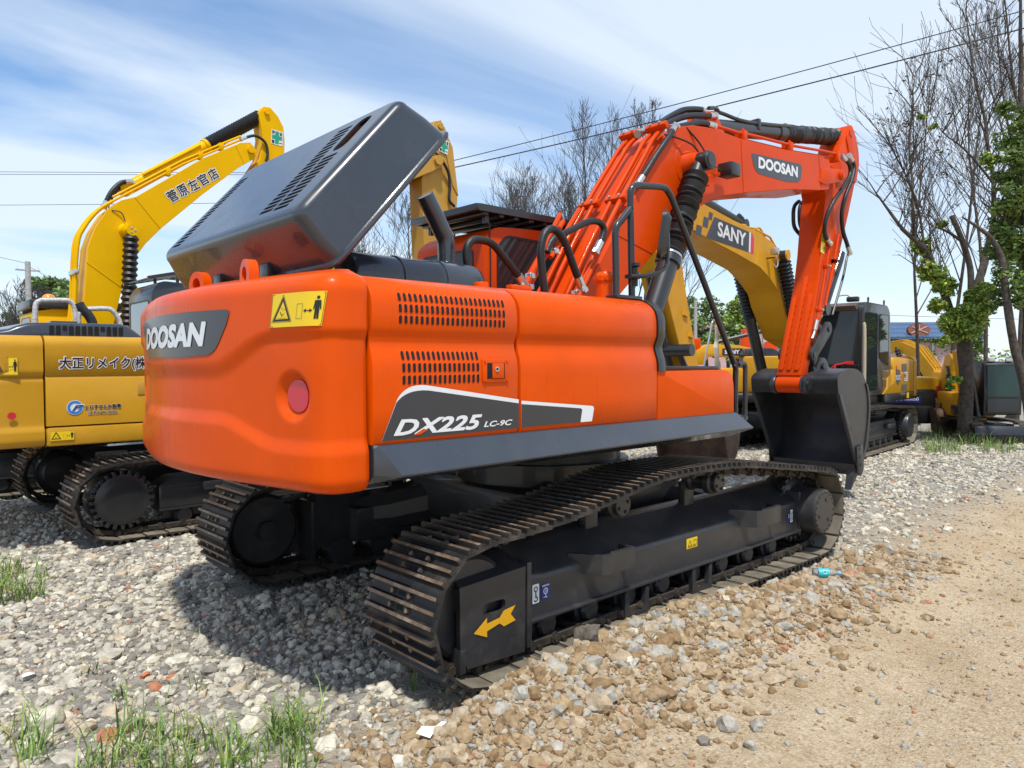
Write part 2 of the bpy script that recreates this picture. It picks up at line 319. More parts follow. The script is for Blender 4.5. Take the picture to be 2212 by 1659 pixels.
def warn_label(pm,w,h,parent,off=.003,name='warning_label',vert=False,curved=False):
    # yellow sticker: triangle with falling figure, machine outline, arrows and a standing man
    mb=MB()
    if curved: strip(mb,[(0,0),(w,0),(w,h),(0,h)],pm,off,24,0)
    else: flat(mb,rrect(0,0,w,h,.006),pm,off,mi=0)
    b=.035*min(w,h); K=off+.0015
    ring(mb,rrect(b*.6,b*.6,w-b*.6,h-b*.6,.004),rrect(b*1.0,b*1.0,w-b*1.0,h-b*1.0,.004),pm,K,1)
    if vert: a0=(0,h/2,w,h/2); b0=(0,0,w,h/2)
    else: a0=(0,0,w/2,h); b0=(w/2,0,w/2,h)
    x,y,ww,hh=a0; s=min(ww,hh)*.84; cx=x+ww/2; cy=y+hh*.42
    T=lambda k:[(cx+k*s*.5*math.cos(a),cy+k*s*.5*math.sin(a)) for a in (R(90),R(210),R(330))]
    ring(mb,T(1.15),T(.86),pm,K,1); ring(mb,T(1.3),T(1.24),pm,K,1)
    line2(mb,(cx-.12*s,cy+.05*s),(cx+.02*s,cy-.12*s),.03*s,pm,K,1); line2(mb,(cx-.02*s,cy-.08*s),(cx+.13*s,cy-.03*s),.02*s,pm,K,1); line2(mb,(cx+.0*s,cy+.1*s),(cx+.2*s,cy+.12*s),.012*s,pm,K,1); line2(mb,(cx-.25*s,cy-.18*s),(cx+.24*s,cy-.18*s),.012*s,pm,K,1)
    flat(mb,circ(cx-.03*s,cy+.17*s,.025*s,8),pm,K,mi=1)
    x,y,ww,hh=b0; line=.02*hh
    if not vert or True:
        rx0,rx1=x+ww*.1,x+ww*.32; ry0,ry1=y+hh*.22,y+hh*.66
        ring(mb,[(rx0,ry0),(rx1,ry0),(rx1,ry1),(rx0,ry1)],[(rx0+line*.5,ry0+line*.5),(rx1-line*.5,ry0+line*.5),(rx1-line*.5,ry1-line*.5),(rx0+line*.5,ry1-line*.5)],pm,K,1)
        ym=y+hh*.45; line2(mb,(x+ww*.42,ym),(x+ww*.6,ym),line*1.2,pm,K,1)
        for sx,d in ((x+ww*.36,1),(x+ww*.66,-1)): flat(mb,[(sx,ym),(sx+d*ww*.09,ym-hh*.06),(sx+d*ww*.09,ym+hh*.06)][::d],pm,K,mi=1)
        mx=x+ww*.8; flat(mb,circ(mx,y+hh*.82,hh*.05,10),pm,K,mi=1)
        flat(mb,[(mx-hh*.095,y+hh*.74),(mx-hh*.13,y+hh*.48),(mx-hh*.09,y+hh*.48),(mx-hh*.07,y+hh*.62),(mx-hh*.075,y+hh*.2),(mx-hh*.01,y+hh*.2),(mx,y+hh*.45),(mx+hh*.01,y+hh*.2),(mx+hh*.075,y+hh*.2),(mx+hh*.07,y+hh*.62),(mx+hh*.09,y+hh*.48),(mx+hh*.13,y+hh*.48),(mx+hh*.095,y+hh*.74)][::-1],pm,K,mi=1)
    return mb.build(name,[M['yellowv'],M['blackv']],parent,smooth=0)
def safety_cross(pm,w,h,parent,off=.003):
    # white board with a green cross and the four characters of a safety notice
    mb=MB(); flat(mb,rrect(0,0,w,h,.005),pm,off,mi=0); a=.17*w
    flat(mb,[(w/2-a,h*.06),(w/2+a,h*.06),(w/2+a,h/2-a),(w*.94,h/2-a),(w*.94,h/2+a),(w/2+a,h/2+a),(w/2+a,h*.94),(w/2-a,h*.94),(w/2-a,h/2+a),(w*.06,h/2+a),(w*.06,h/2-a),(w/2-a,h/2-a)],pm,off+.0015,mi=1)
    for ch,(x,y) in zip('安全第一',((.04,.7),(.7,.7),(.04,.04),(.7,.15))):
        textmb(mb,ch,pm,w*x,h*y,w*(x+.26),h*(y+(.26 if ch!='一' else .05)),off+.0015,.03,mi=2)
    return mb.build('safety_notice',[M['white'],M['green'],M['blackv']],parent,smooth=0)
def hook_label(pm,w,h,parent,off=.003,green=False,flip=False):
    mb=MB(); flat(mb,rrect(0,0,w,h,.008),pm,off,mi=0); K=off+.0015; r=w*.3
    g=(lambda y:h-y) if flip else (lambda y:y)
    ring(mb,circ(w/2,g(h*.74),r,14),circ(w/2,g(h*.74),r*.62,14),pm,K,1); line2(mb,(w/2,g(h*.28)),(w/2,g(h*.66)),w*.16,pm,K,1)
    for k in range(9):
        a=R(90-k*28); b=R(90-(k+1)*28); q=lambda t:(w/2+math.cos(t)*r*.8,g(h*.22+math.sin(t)*r*.8)); line2(mb,q(a),q(b),w*.14,pm,K,1)
    return mb.build('lifting_label',[M['white'],M['green'] if green else M['charcoal']],parent,smooth=0)
# ================================================================ the orange excavator
def side_plane(y): return Plane((0,y,0),(1,0,0),(0,0,1))       # right-hand side, seen from -Y
A=thing('excavator','orange crawler excavator with its engine hood raised, in front','excavator')
C1,C2=(-1.825,.423),(1.83,.415)
TOP=[(1.93,.74),(1.70,.775),(1.13,.85),(.58,.92),(.11,.945),(-.33,.942),(-.61,.914),(-1.04,.845),(-1.45,.80),(-1.80,.783)]
make_track(A,-1.1975,.555,C1,C2,.36,TOP,49,.273)
make_track(A, 1.1975,.555,C1,C2,.36,TOP,49,.161)
# ---- track frames
def track_frame(root,sg,detail=True,mt=None):
    mt=mt or M['frame']; Y=lambda y:sg*y
    mb=MB()
    # long box with sloping top plate: loft of (y,z) sections
    sec=lambda x,dz=0:[(x,Y(1.0),.24),(x,Y(1.31),.24),(x,Y(1.31),.468+dz),(x,Y(1.307),.482+dz),(x,Y(1.298),.494+dz),(x,Y(1.284),.502+dz),(x,Y(1.10),.625+dz),(x,Y(1.08),.635+dz),(x,Y(1.0),.64+dz)]
    r=[sec(-1.46,.02),sec(-1.3,0),sec(1.35,0),sec(1.68,.0)]
    mb.loft(r if sg>0 else [q[::-1] for q in r])
    mb.box((.12,Y(1.32),.262),(3.12,.045,.02),.004)                                   # lower ledge
    mb.box((1.685,Y(1.18),.40),(.03,.30,.36),.008); mb.box((-1.475,Y(1.19),.37),(.035,.35,.46),.008)
    mb.box((.1,Y(.93),.40),(2.6,.18,.26),.01)
    o=mb.build('track_frame',mt,root,smooth=30)
    # idler guard with the slot
    g=MB(); P=[(-1.90,.145),(-1.51,.13),(-1.50,.575),(-1.93,.555),(-1.945,.54),(-1.945,.25)]
    pl=side_plane(Y(1.36)) if sg<0 else Plane((0,1.36,0),(-1,0,0),(0,0,1))
    fx=(lambda p:p) if sg<0 else (lambda p:(-p[0],p[1]))
    hole=rrect(-1.80,.385,-1.645,.445,.03,5); bm=bmesh.new()
    vo=[bm.verts.new((p[0],p[1],0)) for p in P]; vh=[bm.verts.new((p[0],p[1],0)) for p in hole]
    ed=[bm.edges.new((q[i],q[(i+1)%len(q)])) for q in (vo,vh) for i in range(len(q))]
    bmesh.ops.triangle_fill(bm,use_beauty=True,edges=ed)
    bmesh.ops.recalc_face_normals(bm,faces=bm.faces[:]); ex=bmesh.ops.extrude_face_region(bm,geom=bm.faces[:])
    for v in ex['geom']:
        if isinstance(v,bmesh.types.BMVert): v.co.z-=.03
    bmesh.ops.recalc_face_normals(bm,faces=bm.faces[:])
    g.addbm(bm,Matrix(((1,0,0,0),(0,0,-sg*-1 if sg<0 else 1,Y(1.36)),(0,1,0,0),(0,0,0,1))))
    g.mi=0
    # roof of the guard, slanting up to the frame, and the return at the front
    rf=[(-1.948,Y(1.3625),.560),(-1.502,Y(1.3625),.583),(-1.50,Y(1.10),.66),(-1.86,Y(1.10),.63)]; 
    g.add(rf+[(x,y,z-.03) for x,y,z in rf],[(0,1,2,3),(7,6,5,4),(0,4,5,1),(1,5,6,2),(2,6,7,3),(3,7,4,0)])
    g.box((-1.93,Y(1.30),.19),(.035,.13,.12),.006); g.box((-1.93,Y(1.31),.49),(.03,.10,.12),.006)
    g.box((-1.62,Y(1.20),.30),(.18,.10,.2),.01)
    g.build('idler_guard',mt,o,smooth=30,fixn=True)
    # idler wheel
    w=MB(); w.lathe((C1[0],Y(1.20)-.10,C1[1]),(0,1,0),[(0,.10),(.005,.24),(.03,.265),(.04,.265),(.055,.245),(.145,.245),(.16,.265),(.17,.265),(.195,.24),(.2,.10)],32); w.cyl((C1[0],Y(1.04),C1[1]),(C1[0],Y(1.34),C1[1]),.07); w.build('idler',mt,o)
    # final drive
    w=MB(); w.lathe((C2[0],Y(1.0),C2[1]),(0,sg,0),[(0,.25),(.2,.25),(.22,.2),(.25,.185),(.44,.185),(.462,.18),(.466,.172),(.470,.172),(.4701,.0)],40)
    for k in range(20): a=k*PI/10; w.cyl((C2[0]+.158*math.cos(a),Y(1.469),C2[1]+.158*math.sin(a)),(C2[0]+.158*math.cos(a),Y(1.475),C2[1]+.158*math.sin(a)),.0075,seg=6)
    for k in range(3): a=R(75)+k*2*PI/3; w.cyl((C2[0]+.10*math.cos(a),Y(1.469),C2[1]+.10*math.sin(a)),(C2[0]+.10*math.cos(a),Y(1.477),C2[1]+.10*math.sin(a)),.017,seg=12)
    for k in range(21):
        a=k*2*PI/21; w.box((C2[0]+.27*math.cos(a),Y(1.19),C2[1]+.27*math.sin(a)),(.05,.05,.05),.01,rot=(-a,'Y'))
    w.build('final_drive',mt,o)
    # carrier rollers on posts
    for x,z in ((-.66,.79),(.42,.80)):
        w=MB(); w.box((x-.02,Y(1.08),.66),(.12,.06,.26),.008); w.lathe((x,Y(1.06),z),(0,sg,0),[(0,.05),(.02,.075),(.07,.075),(.09,.06),(.17,.06),(.19,.085),(.235,.085),(.25,.07),(.285,.07),(.29,.062),(.2901,0)],22)
        for k in range(4): a=k*PI/2+.4; w.cyl((x+.045*math.cos(a),Y(1.348),z+.045*math.sin(a)),(x+.045*math.cos(a),Y(1.36),z+.045*math.sin(a)),.011,seg=6)
        w.build('carrier_roller',mt,o)
    # bottom rollers
    for k in range(8):
        x=-1.25+k*.365; w=MB(); w.lathe((x,Y(1.10)-.13*sg,.19),(0,sg,0),[(0,.05),(.01,.105),(.05,.105),(.06,.085),(.22,.085),(.23,.105),(.27,.105),(.28,.05)],18)
        w.lathe((x,Y(1.235),.19),(0,sg,0),[(0,.075),(.03,.075),(.05,.06),(.052,0)],8); w.box((x,Y(1.26),.235),(.11,.06,.05),.01)
        if k in (2,4): 
            w.prism(rpoly([(x-.11,.24),(x-.11,.07),(x-.06,.04),(x+.10,.04),(x+.13,.08),(x+.13,.24),(x+.10,.24),(x+.08,.10),(x-.06,.10),(x-.08,.24)],.015,2),Y(1.30),Y(1.335),'y')
        w.build('track_roller',mt,o)
    # boarding steps: a U of plate with a serrated upper edge
    for x0,x1,zt in ((-1.04,-.64,.545),(.72,1.18,.55)):
        w=MB(); e=.43
        path=[(x0-.0,Y(1.24)),(x0+.10,Y(1.415)),(x0+.15,Y(1.43)),(x1-.02,Y(1.43)),(x1,Y(1.42)),(x1,Y(1.30))]; path=rpoly([(p[0],p[1]) for p in path],.03,3) if False else path
        inn=[(x0+.04,Y(1.24)),(x0+.115,Y(1.395)),(x0+.155,Y(1.41)),(x1-.025,Y(1.41)),(x1-.016,Y(1.405)),(x1-.016,Y(1.30))]
        n=len(path); vs=[(p[0],p[1],e) for p in path]+[(p[0],p[1],zt) for p in path]+[(p[0],p[1],e) for p in inn]+[(p[0],p[1],zt) for p in inn]
        fs=[]
        for i in range(n-1): fs+=[(i,i+1,n+i+1,n+i),(2*n+i+1,2*n+i,3*n+i,3*n+i+1),(n+i,n+i+1,3*n+i+1,3*n+i),(i+1,i,2*n+i,2*n+i+1)]
        w.add(vs,fs)
        for k in range(7): x=x0+.17+k*(x1-x0-.2)/7; w.prism([(x,zt-.002),(x+.03,zt-.002),(x+.015,zt+.012)],Y(1.412),Y(1.428),'y')
        w.build('step',mt,o,fixn=True,smooth=40)
    return o
tfR=track_frame(A,-1); tfL=track_frame(A,1)
fp=side_plane(-1.31)
# yellow travel arrow on the guard
gp=side_plane(-1.36)
mb=MB(); ar=[(-1.862,.315),(-1.775,.375),(-1.775,.345),(-1.69,.355),(-1.66,.385),(-1.578,.395),(-1.612,.355),(-1.578,.315),(-1.66,.302),(-1.69,.325),(-1.775,.305),(-1.775,.275)]
flat(mb,ar[::-1],gp,.004); mb.build('arrow_mark',M['amber'],tfR,smooth=0)
hook_label(lambda a,b,h=0:fp(-1.405+a,.345+b,h),.052,.105,tfR)
mb=MB(); flat(mb,rrect(-1.335,.355,-1.27,.44,.004),fp,.003,mi=0)
for k in range(5): line2(mb,(-1.33+k*.011,.428),(-1.322+k*.011,.434),.003,fp,.0045,1)
line2(mb,(-1.33,.426),(-1.275,.428),.003,fp,.0045,1); ring(mb,circ(-1.303,.398,.018,14),circ(-1.303,.398,.013,14),fp,.0045,1); ring(mb,circ(-1.301,.398,.008,10),circ(-1.301,.398,.005,10),fp,.0045,1); line2(mb,(-1.305,.38),(-1.30,.366),.004,fp,.0045,1); line2(mb,(-1.32,.366),(-1.29,.362),.003,fp,.0045,1)
mb.build('tie_down_label',[M['bluev'],M['white']],tfR,smooth=0)
mb=MB(); flat(mb,rrect(1.50,.36,1.535,.42,.004),fp,.003,mi=0); ring(mb,circ(1.517,.395,.011,12),circ(1.517,.395,.007,12),fp,.0045,1); line2(mb,(1.503,.413),(1.532,.413),.003,fp,.0045,1); mb.build('tie_down_label',[M['bluev'],M['white']],tfR,smooth=0)
mb=MB(); flat(mb,rrect(1.545,.345,1.585,.445,.006),fp,.003,mi=0); ring(mb,circ(1.565,.42,.014,12),circ(1.565,.42,.009,12),fp,.0045,1); ring(mb,circ(1.565,.368,.014,12),circ(1.565,.368,.009,12),fp,.0045,1); line2(mb,(1.565,.382),(1.565,.408),.007,fp,.0045,1); mb.build('lifting_label',[M['white'],M['blackv']],tfR,smooth=0)
mb=MB(); flat(mb,rrect(.06,.385,.19,.455,.004),fp,.003,mi=0); T=[(.10+.028*math.cos(a),.416+.028*math.sin(a)) for a in (R(90),R(210),R(330))]; T2=[(.10+.02*math.cos(a),.416+.02*math.sin(a)) for a in (R(90),R(210),R(330))]; ring(mb,T,T2,fp,.0045,1)
ring(mb,rrect(.135,.402,.18,.438,.003),rrect(.138,.405,.177,.435,.003),fp,.0045,1); line2(mb,(.1575,.404),(.1575,.436),.002,fp,.0045,1); line2(mb,(.07,.394),(.18,.394),.004,fp,.0045,1)
mb.build('manual_label',[M['yellowv'],M['blackv']],tfR,smooth=0)
# ---- centre of the undercarriage and slewing ring
mb=MB(); mb.box((0,0,.62),(1.5,1.6,.30),.05); 
for sx in(-1,1):
    for sy in (-1,1): mb.tube([(sx*.45,sy*.5,.62),(sx*.85,sy*.85,.5),(sx*1.05,sy*1.06,.46)],[.2,.17,.15],10)
mb.build('car_body',M['frame'],A)
mb=MB(); mb.lathe((0,0,.76),(0,0,1),[(0,.68),(.16,.68),(.165,.62),(.24,.62),(.245,.72),(.3,.72)],48); mb.build('slewing_ring',M['black'],A)
# ---- upper frame
mb=MB(); mb.box((-.95,0,1.16),(3.0,2.2,.13),.02); mb.box((-.9,0,1.25),(2.95,2.55,.06),.01); mb.box((-1.6,0,1.09),(1.5,1.2,.1),.02)
for y in (-.36,.36): mb.prism([(-2.3,1.2),(.65,1.2),(.55,1.75),(.2,2.05),(-.05,2.0),(-.4,1.55),(-2.3,1.45)],y-.03,y+.03,'y',.01)
mb.build('upper_frame',M['black'],A)
# ---- counterweight
CW=[(-2.43,-1.345),(-2.53,-1.345),(-2.60,-1.325),(-2.65,-1.27),(-2.685,-1.17),(-2.74,-.9),(-2.80,-.6),(-2.84,-.3),(-2.85,0),(-2.828,.3),(-2.775,.6),(-2.705,.9),(-2.643,1.16),(-2.605,1.26),(-2.56,1.32),(-2.505,1.345),(-2.43,1.345)]
cwp=cat([(x,y,0) for x,y in CW],12); cwl=[0]
for i in range(len(cwp)-1): cwl.append(cwl[-1]+(cwp[i+1]-cwp[i]).length)
CT=cwl[-1]
def cw_at(u):
    u=max(0,min(CT-1e-6,u)); i=int(np.searchsorted(cwl,u,side='right'))-1; t=(u-cwl[i])/(cwl[i+1]-cwl[i]); p=cwp[i].lerp(cwp[i+1],t)
    d=lambda k:(cwp[min(k+1,len(cwp)-1)]-cwp[max(k-1,0)]).normalized()
    tn=d(i).lerp(d(i+1),t).normalized(); return p,Vector((tn.y,-tn.x,0))*-1
sst=lambda t:(lambda q:q*q*(3-2*q))(max(0,min(1,t)))
zU=lambda u:float(np.interp(u,[0,.54,.60,.66,.72,.77,.83,.89,.95,1.015,3],[1.775,1.772,1.758,1.735,1.708,1.68,1.652,1.628,1.612,1.604,1.604]))
zL=lambda u:float(np.interp(u,[0,.36,.52,.6,.68,.78,.86,.92,1.0,3],[1.287,1.281,1.283,1.296,1.318,1.349,1.374,1.387,1.39,1.388]))
def cw_inset(u,z):
    m=min(u,CT-u); a=0; r=.09; zt,zb=2.055,1.085
    if z>zt-r: q=(z-(zt-r))/r; a+=r*(1-math.sqrt(max(0,1-q*q)))*.9
    r=.075
    if z<zb+r: q=((zb+r)-z)/r; a+=r*.9*(1-math.sqrt(max(0,1-q*q)))
    zu,zl=zU(m),zL(m); wu=.10 if m>.8 else .055+.045*sst((m-.5)/.3)
    a+=.018*sst((zu+wu*.7-z)/wu)*sst((z-(zl-.03))/.075)
    a+=.012*sst((.022-m)/.022)
    d=math.hypot((m-.412),(z-1.514)) if u<CT/2 or True else 9
    a+=.034*sst((.118-d)/.045); 
    return a
def cwm(u,z,h=0):
    p,n=cw_at(u); q=p-n*(cw_inset(u,z)-h); return Vector((q.x,q.y,z))
cw_at0=cw_at(1.5)[1]
if cw_at0.x>0:
    _f=cw_at
    def cw_at(u): p,n=_f(u); return p,-n
mb=MB(); us=[CT*k/240 for k in range(241)]; zs=[1.085+(2.055-1.085)*k/90 for k in range(91)]; zs[0]+=1e-4; zs[-1]-=1e-4
nu=len(us); vs=[cwm(u,z) for z in zs for u in us]; fs=[(j*nu+i,j*nu+i+1,(j+1)*nu+i+1,(j+1)*nu+i) for j in range(len(zs)-1) for i in range(nu-1)]
tp=[Vector((min(v.x+.10,-2.431),v.y*.93,2.085)) for v in vs[-nu:]]; bt=[Vector((min(v.x+.12,-2.431),v.y*.9,1.085)) for v in vs[:nu]]
o0=len(vs); vs+=tp+bt; fs+=[((len(zs)-1)*nu+i,(len(zs)-1)*nu+i+1,o0+i+1,o0+i) for i in range(nu-1)]+[(i+1,i,o0+nu+i,o0+nu+i+1) for i in range(nu-1)]
fs+=[tuple(range(o0,o0+nu)),tuple(range(o0+2*nu-1,o0+nu-1,-1))]
mb.add(vs,fs); cwo=mb.build('counterweight',M['orange'],A,smooth=50,fixn=True)
for y in (.06,-.60):
    e=MB(); Q=[(-.082,-.03),(.082,-.03),(.082,.03)]+[(.082*math.cos(a),.03+.082*math.sin(a)) for a in [PI*k/12 for k in range(13)]]+[(-.082,.03)]
    bm=bmesh.new(); vo=[bm.verts.new((p[0],p[1],0)) for p in Q[:2]+Q[3:-1]]; vh=[bm.verts.new((p[0],p[1],0)) for p in circ(0,.034,.042,18)]
    bmesh.ops.triangle_fill(bm,use_beauty=True,edges=[bm.edges.new((q[i],q[(i+1)%len(q)])) for q in (vo,vh) for i in range(len(q))])
    ex=bmesh.ops.extrude_face_region(bm,geom=bm.faces[:])
    for v in ex['geom']:
        if isinstance(v,bmesh.types.BMVert): v.co.z+=.05
    bmesh.ops.recalc_face_normals(bm,faces=bm.faces[:]); e.addbm(bm,Matrix.Translation((-2.62,y,2.062))@Matrix.Rotation(R(-90+8*(1 if y>0 else -1)),4,'Z')@Matrix.Rotation(R(90),4,'X'))
    e.build('lifting_eye',M['orange'],cwo)
mb=MB(); P=circ(.398,1.515,.077,28,.071); flat(mb,P,lambda a,b,h=0:cwm(a,b,.010),0); rim=circ(.398,1.515,.081,28,.075)
mb.add([cwm(a,b,.010) for a,b in P]+[cwm(a,b,-.004) for a,b in rim],[(i,(i+1)%28,28+(i+1)%28,28+i) for i in range(28)]); mb.build('reflector',M['red'],cwo,smooth=40,fixn=True)
warn_label(lambda a,b,h=0:cwm(.51+.025*(1-b/.147)-a,1.818+b,h),.32,.147,cwo,.004,curved=True)
# dark badge wrapped round the back, lettering on it
badge=rpoly([(.837,1.915),(.85,1.87),(.955,1.735),(1.02,1.703),(1.30,1.694),(1.78,1.694),(2.06,1.703),(2.125,1.735),(2.23,1.87),(2.243,1.915),(1.9,1.922),(1.2,1.922)],.03,4)
mb=MB(); strip(mb,[tuple(p) for p in badge],cwm,.004,60); mb.build('badge',M['charcoal'],cwo,smooth=40,fixn=True)
mb=MB(); textmb(mb,'DOOSAN',lambda a,b,h=0:cwm(2.03-a+.0,b,h),.0,1.745,.99,1.868,.0065,.068,.22); mb.build('lettering',M['white'],cwo,smooth=0)
# ---- side panels, right-hand side: one vertical profile swept along x
def sy(z):   # outward y of the side at height z
    return float(np.interp(z,[1.285,1.30,1.60,1.66,1.70,1.735,1.765,1.79,1.82,1.90,1.955,1.99,2.02,2.045,2.06,2.068],[-1.335,-1.348,-1.352,-1.35,-1.337,-1.325,-1.325,-1.337,-1.348,-1.350,-1.342,-1.325,-1.295,-1.25,-1.19,-1.10]))
ZS=[1.285,1.30,1.45,1.60,1.64,1.67,1.70,1.72,1.74,1.76,1.78,1.80,1.82,1.87,1.91,1.94,1.965,1.985,2.003,2.02,2.034,2.046,2.055,2.062,2.068]
def panel(x0,x1,name,parent,m,z0=0,drop=0):
    mb=MB(); zs=[z for z in ZS if z>=z0]; e=.012
    prof=[(sy(z),z) for z in zs]+[(-.95,2.072)]
    n=len(prof); rings=[]
    xs=[x0,x0+.004,x0+e,x1-e,x1-.004,x1]; ins=[.014,.004,0,0,.004,.014]
    for x,i in zip(xs,ins):
        dr=drop*(x-x0)/(x1-x0)
        rings.append([(x,y+i*(1 if z<2.03 else .3),z-dr-(i if z>2.03 else 0)) for y,z in prof])
    nn=[(x0,x1)]
    for r in rings: r.append((r[0][0],-.95,r[0][2]))
    mb.loft(rings,caps=True); return mb.build(name,m,parent,smooth=38,fixn=True)
dm=lambda a,b,h=0:Vector((a,sy(b)-h,b))
d1=panel(-2.419,-1.534,'engine_door',A,M['orange']); d2=panel(-1.519,-.32,'pump_door',A,M['orange'],drop=0.0)
# louvres: rows of flat dark rounded shapes, the shade inside each slot painted on
def louvre(x0,x1,z0,z1,n,rows,name):
    mb=MB(); hgt=(z1-z0)/rows; w=(x1-x0)/n
    for r in range(rows):
        for k in range(n):
            x=x0+(k+.5)*w; za=z0+r*hgt+hgt*.11; zb=z0+(r+1)*hgt-hgt*.11; s=w*.29; P=[(x-s,za+s),(x-s*.7,za+s*.3),(x,za),(x+s*.7,za+s*.3),(x+s,za+s),(x+s,zb-s),(x+s*.7,zb-s*.3),(x,zb),(x-s*.7,zb-s*.3),(x-s,zb-s)]
            flat(mb,P,dm,.0025,mi=0); Q=[(x+(p[0]-x)*1.28,(za+zb)/2+(p[1]-(za+zb)/2)*1.07) for p in P]; mb.add([dm(p[0],p[1],.0025) for p in P]+[dm(p[0],p[1],.0004) for p in Q],[(i,(i+1)%10,10+(i+1)%10,10+i) for i in range(10)],1)
    return mb.build(name,[M['hole'],M['orange']],d1,smooth=0,fixn=True)
louvre(-2.285,-1.622,1.83,1.985,22,3,'vent_grille'); louvre(-2.27,-1.80,1.553,1.72,16,3,'vent_grille')
# paddle latch in its plate
mb=MB(); mb.box((-1.70,-1.354,1.617),(.175,.012,.118),.004,mi=0); mb.box((-1.70,-1.3605,1.617),(.118,.004,.08),.001,mi=1); mb.box((-1.688,-1.362,1.617),(.078,.008,.076),.003,mi=0)
mb.cyl((-1.70,-1.364,1.625),(-1.70,-1.371,1.625),.013,seg=14,mi=2); mb.cyl((-1.70,-1.369,1.625),(-1.70,-1.3725,1.625),.007,seg=10,mi=1)
for x in (-1.775,-1.625):
    for z in (1.57,1.664): mb.cyl((x,-1.358,z),(x,-1.365,z),.006,seg=8,mi=0)
mb.build('latch',[M['orange'],M['hole'],M['steel']],d1)
# stripes with the model designation
def stripe(P,Q,par):
    mb=MB(); flat(mb,P,dm,.003,mi=0); flat(mb,Q,dm,.0045,mi=1); return mb.build('stripe',[M['white'],M['charcoal']],par,smooth=0)
cv=lambda a,b,c,n=8:[((1-t)**2*a[0]+2*t*(1-t)*b[0]+t*t*c[0],(1-t)**2*a[1]+2*t*(1-t)*b[1]+t*t*c[1]) for t in [k/n for k in range(n+1)]]
stripe([(-2.376,1.309),(-1.537,1.316),(-1.537,1.465)]+cv((-2.14,1.555),(-2.245,1.563),(-2.292,1.495)),[(-2.376,1.309),(-1.537,1.316),(-1.537,1.445)]+cv((-2.12,1.529),(-2.245,1.539),(-2.298,1.478)),d1)
stripe([(-1.517,1.318),(-.955,1.318),(-.937,1.392)]+cv((-.94,1.395),(-.938,1.405),(-.96,1.407),3)+[(-1.517,1.458)],[(-1.517,1.318),(-1.055,1.318),(-1.04,1.39),(-1.055,1.397),(-1.517,1.440)],d2)
mb=MB(); textmb(mb,'DX225',dm,-2.315,1.328,-1.79,1.402,.006,.04,.35,mi=0); textmb(mb,'LC-9C',dm,-1.78,1.335,-1.585,1.364,.006,.03,.3,mi=0); 
flat(mb,[(-2.205,1.326),(-2.17,1.326),(-2.125,1.345),(-2.15,1.352)],dm,.0075,mi=1); mb.build('lettering',[M['white'],M['orange']],d1,smooth=0)
# ---- tool box in front, black cap above it
mb=MB(); P=rpoly([(-.312,1.285),(.602,1.285),(.602,1.60),(-.312,1.60)],[.004,.01,.14,.004],6); mb.prism([tuple(p) for p in P],-1.348,-.55,'y',.008,2); mb.build('tool_box',M['orange'],A,smooth=40)
mb=MB(); P=rpoly([(-.30,1.603),(.44,1.606),(.49,1.60),(.49,1.622),(.44,1.628),(-.30,1.632)],[.004]*6,2); mb.prism([tuple(p) for p in P],-1.30,-.55,'y',.004); mb.build('anti_slip_cover',M['black'],A)
# black end trim of the pump compartment
mb=MB(); rings=[]
zs=[z for z in ZS if z>=1.60]
for x,gx in ((-.318,.012),(-.29,.014),(-.245,.012),(-.225,-.01),(-.222,-.03)):
    rings.append([(x,sy(z)-gx*.6,z+(gx*.5 if z>2.04 else 0)) for z in zs]+[(x,-.95,2.072),(x,-.95,1.60)])
mb.loft(rings); mb.build('end_trim',M['black'],A,smooth=40,fixn=True)
# ---- side sill
mb=MB(); S1=[(-1.352,1.294),(-1.362,1.29),(-1.465,1.165),(-1.462,1.155),(-1.30,1.115),(-1.22,1.12),(-1.22,1.294)]
rings=[]
for x,k in ((-2.418,0),(-2.405,1),(.66,1),(.715,.98)): rings.append([(x,y if k or i in(0,4,5,6) else y+.07*(i in(2,3)),z) for i,(y,z) in enumerate(S1)])
rings[0]=[(-2.42,-1.35,1.294),(-2.42,-1.355,1.28),(-2.42,-1.358,1.2),(-2.42,-1.356,1.16),(-2.42,-1.30,1.115),(-2.42,-1.22,1.12),(-2.42,-1.22,1.294)]
rings[1]=[(-2.405,-1.352,1.294),(-2.40,-1.362,1.289),(-2.345,-1.465,1.165),(-2.345,-1.462,1.157),(-2.405,-1.30,1.115),(-2.405,-1.22,1.12),(-2.405,-1.22,1.294)]
rings[2]=[(.61,-1.352,1.294),(.615,-1.362,1.289),(.70,-1.45,1.185),(.70,-1.447,1.176),(.62,-1.30,1.115),(.62,-1.22,1.12),(.61,-1.22,1.294)]
rings[3]=[(.612,-1.30,1.29),(.62,-1.31,1.286),(.705,-1.40,1.186),(.705,-1.40,1.178),(.62,-1.28,1.118),(.62,-1.22,1.12),(.61,-1.22,1.29)]
mb.loft(rings); mb.build('side_sill',M['slate'],A,smooth=15,fixn=True)
# left-hand side of the house
mb=MB(); P=rpoly([(1.345,1.29),(1.35,1.95),(1.25,2.07),(.2,2.075),(.2,1.29)],[.01,.05,.06,.01,.01],4); mb.prism([tuple(p) for p in P],-2.42,-.95,'x'); mb.build('left_cover',M['orange'],A,smooth=40)
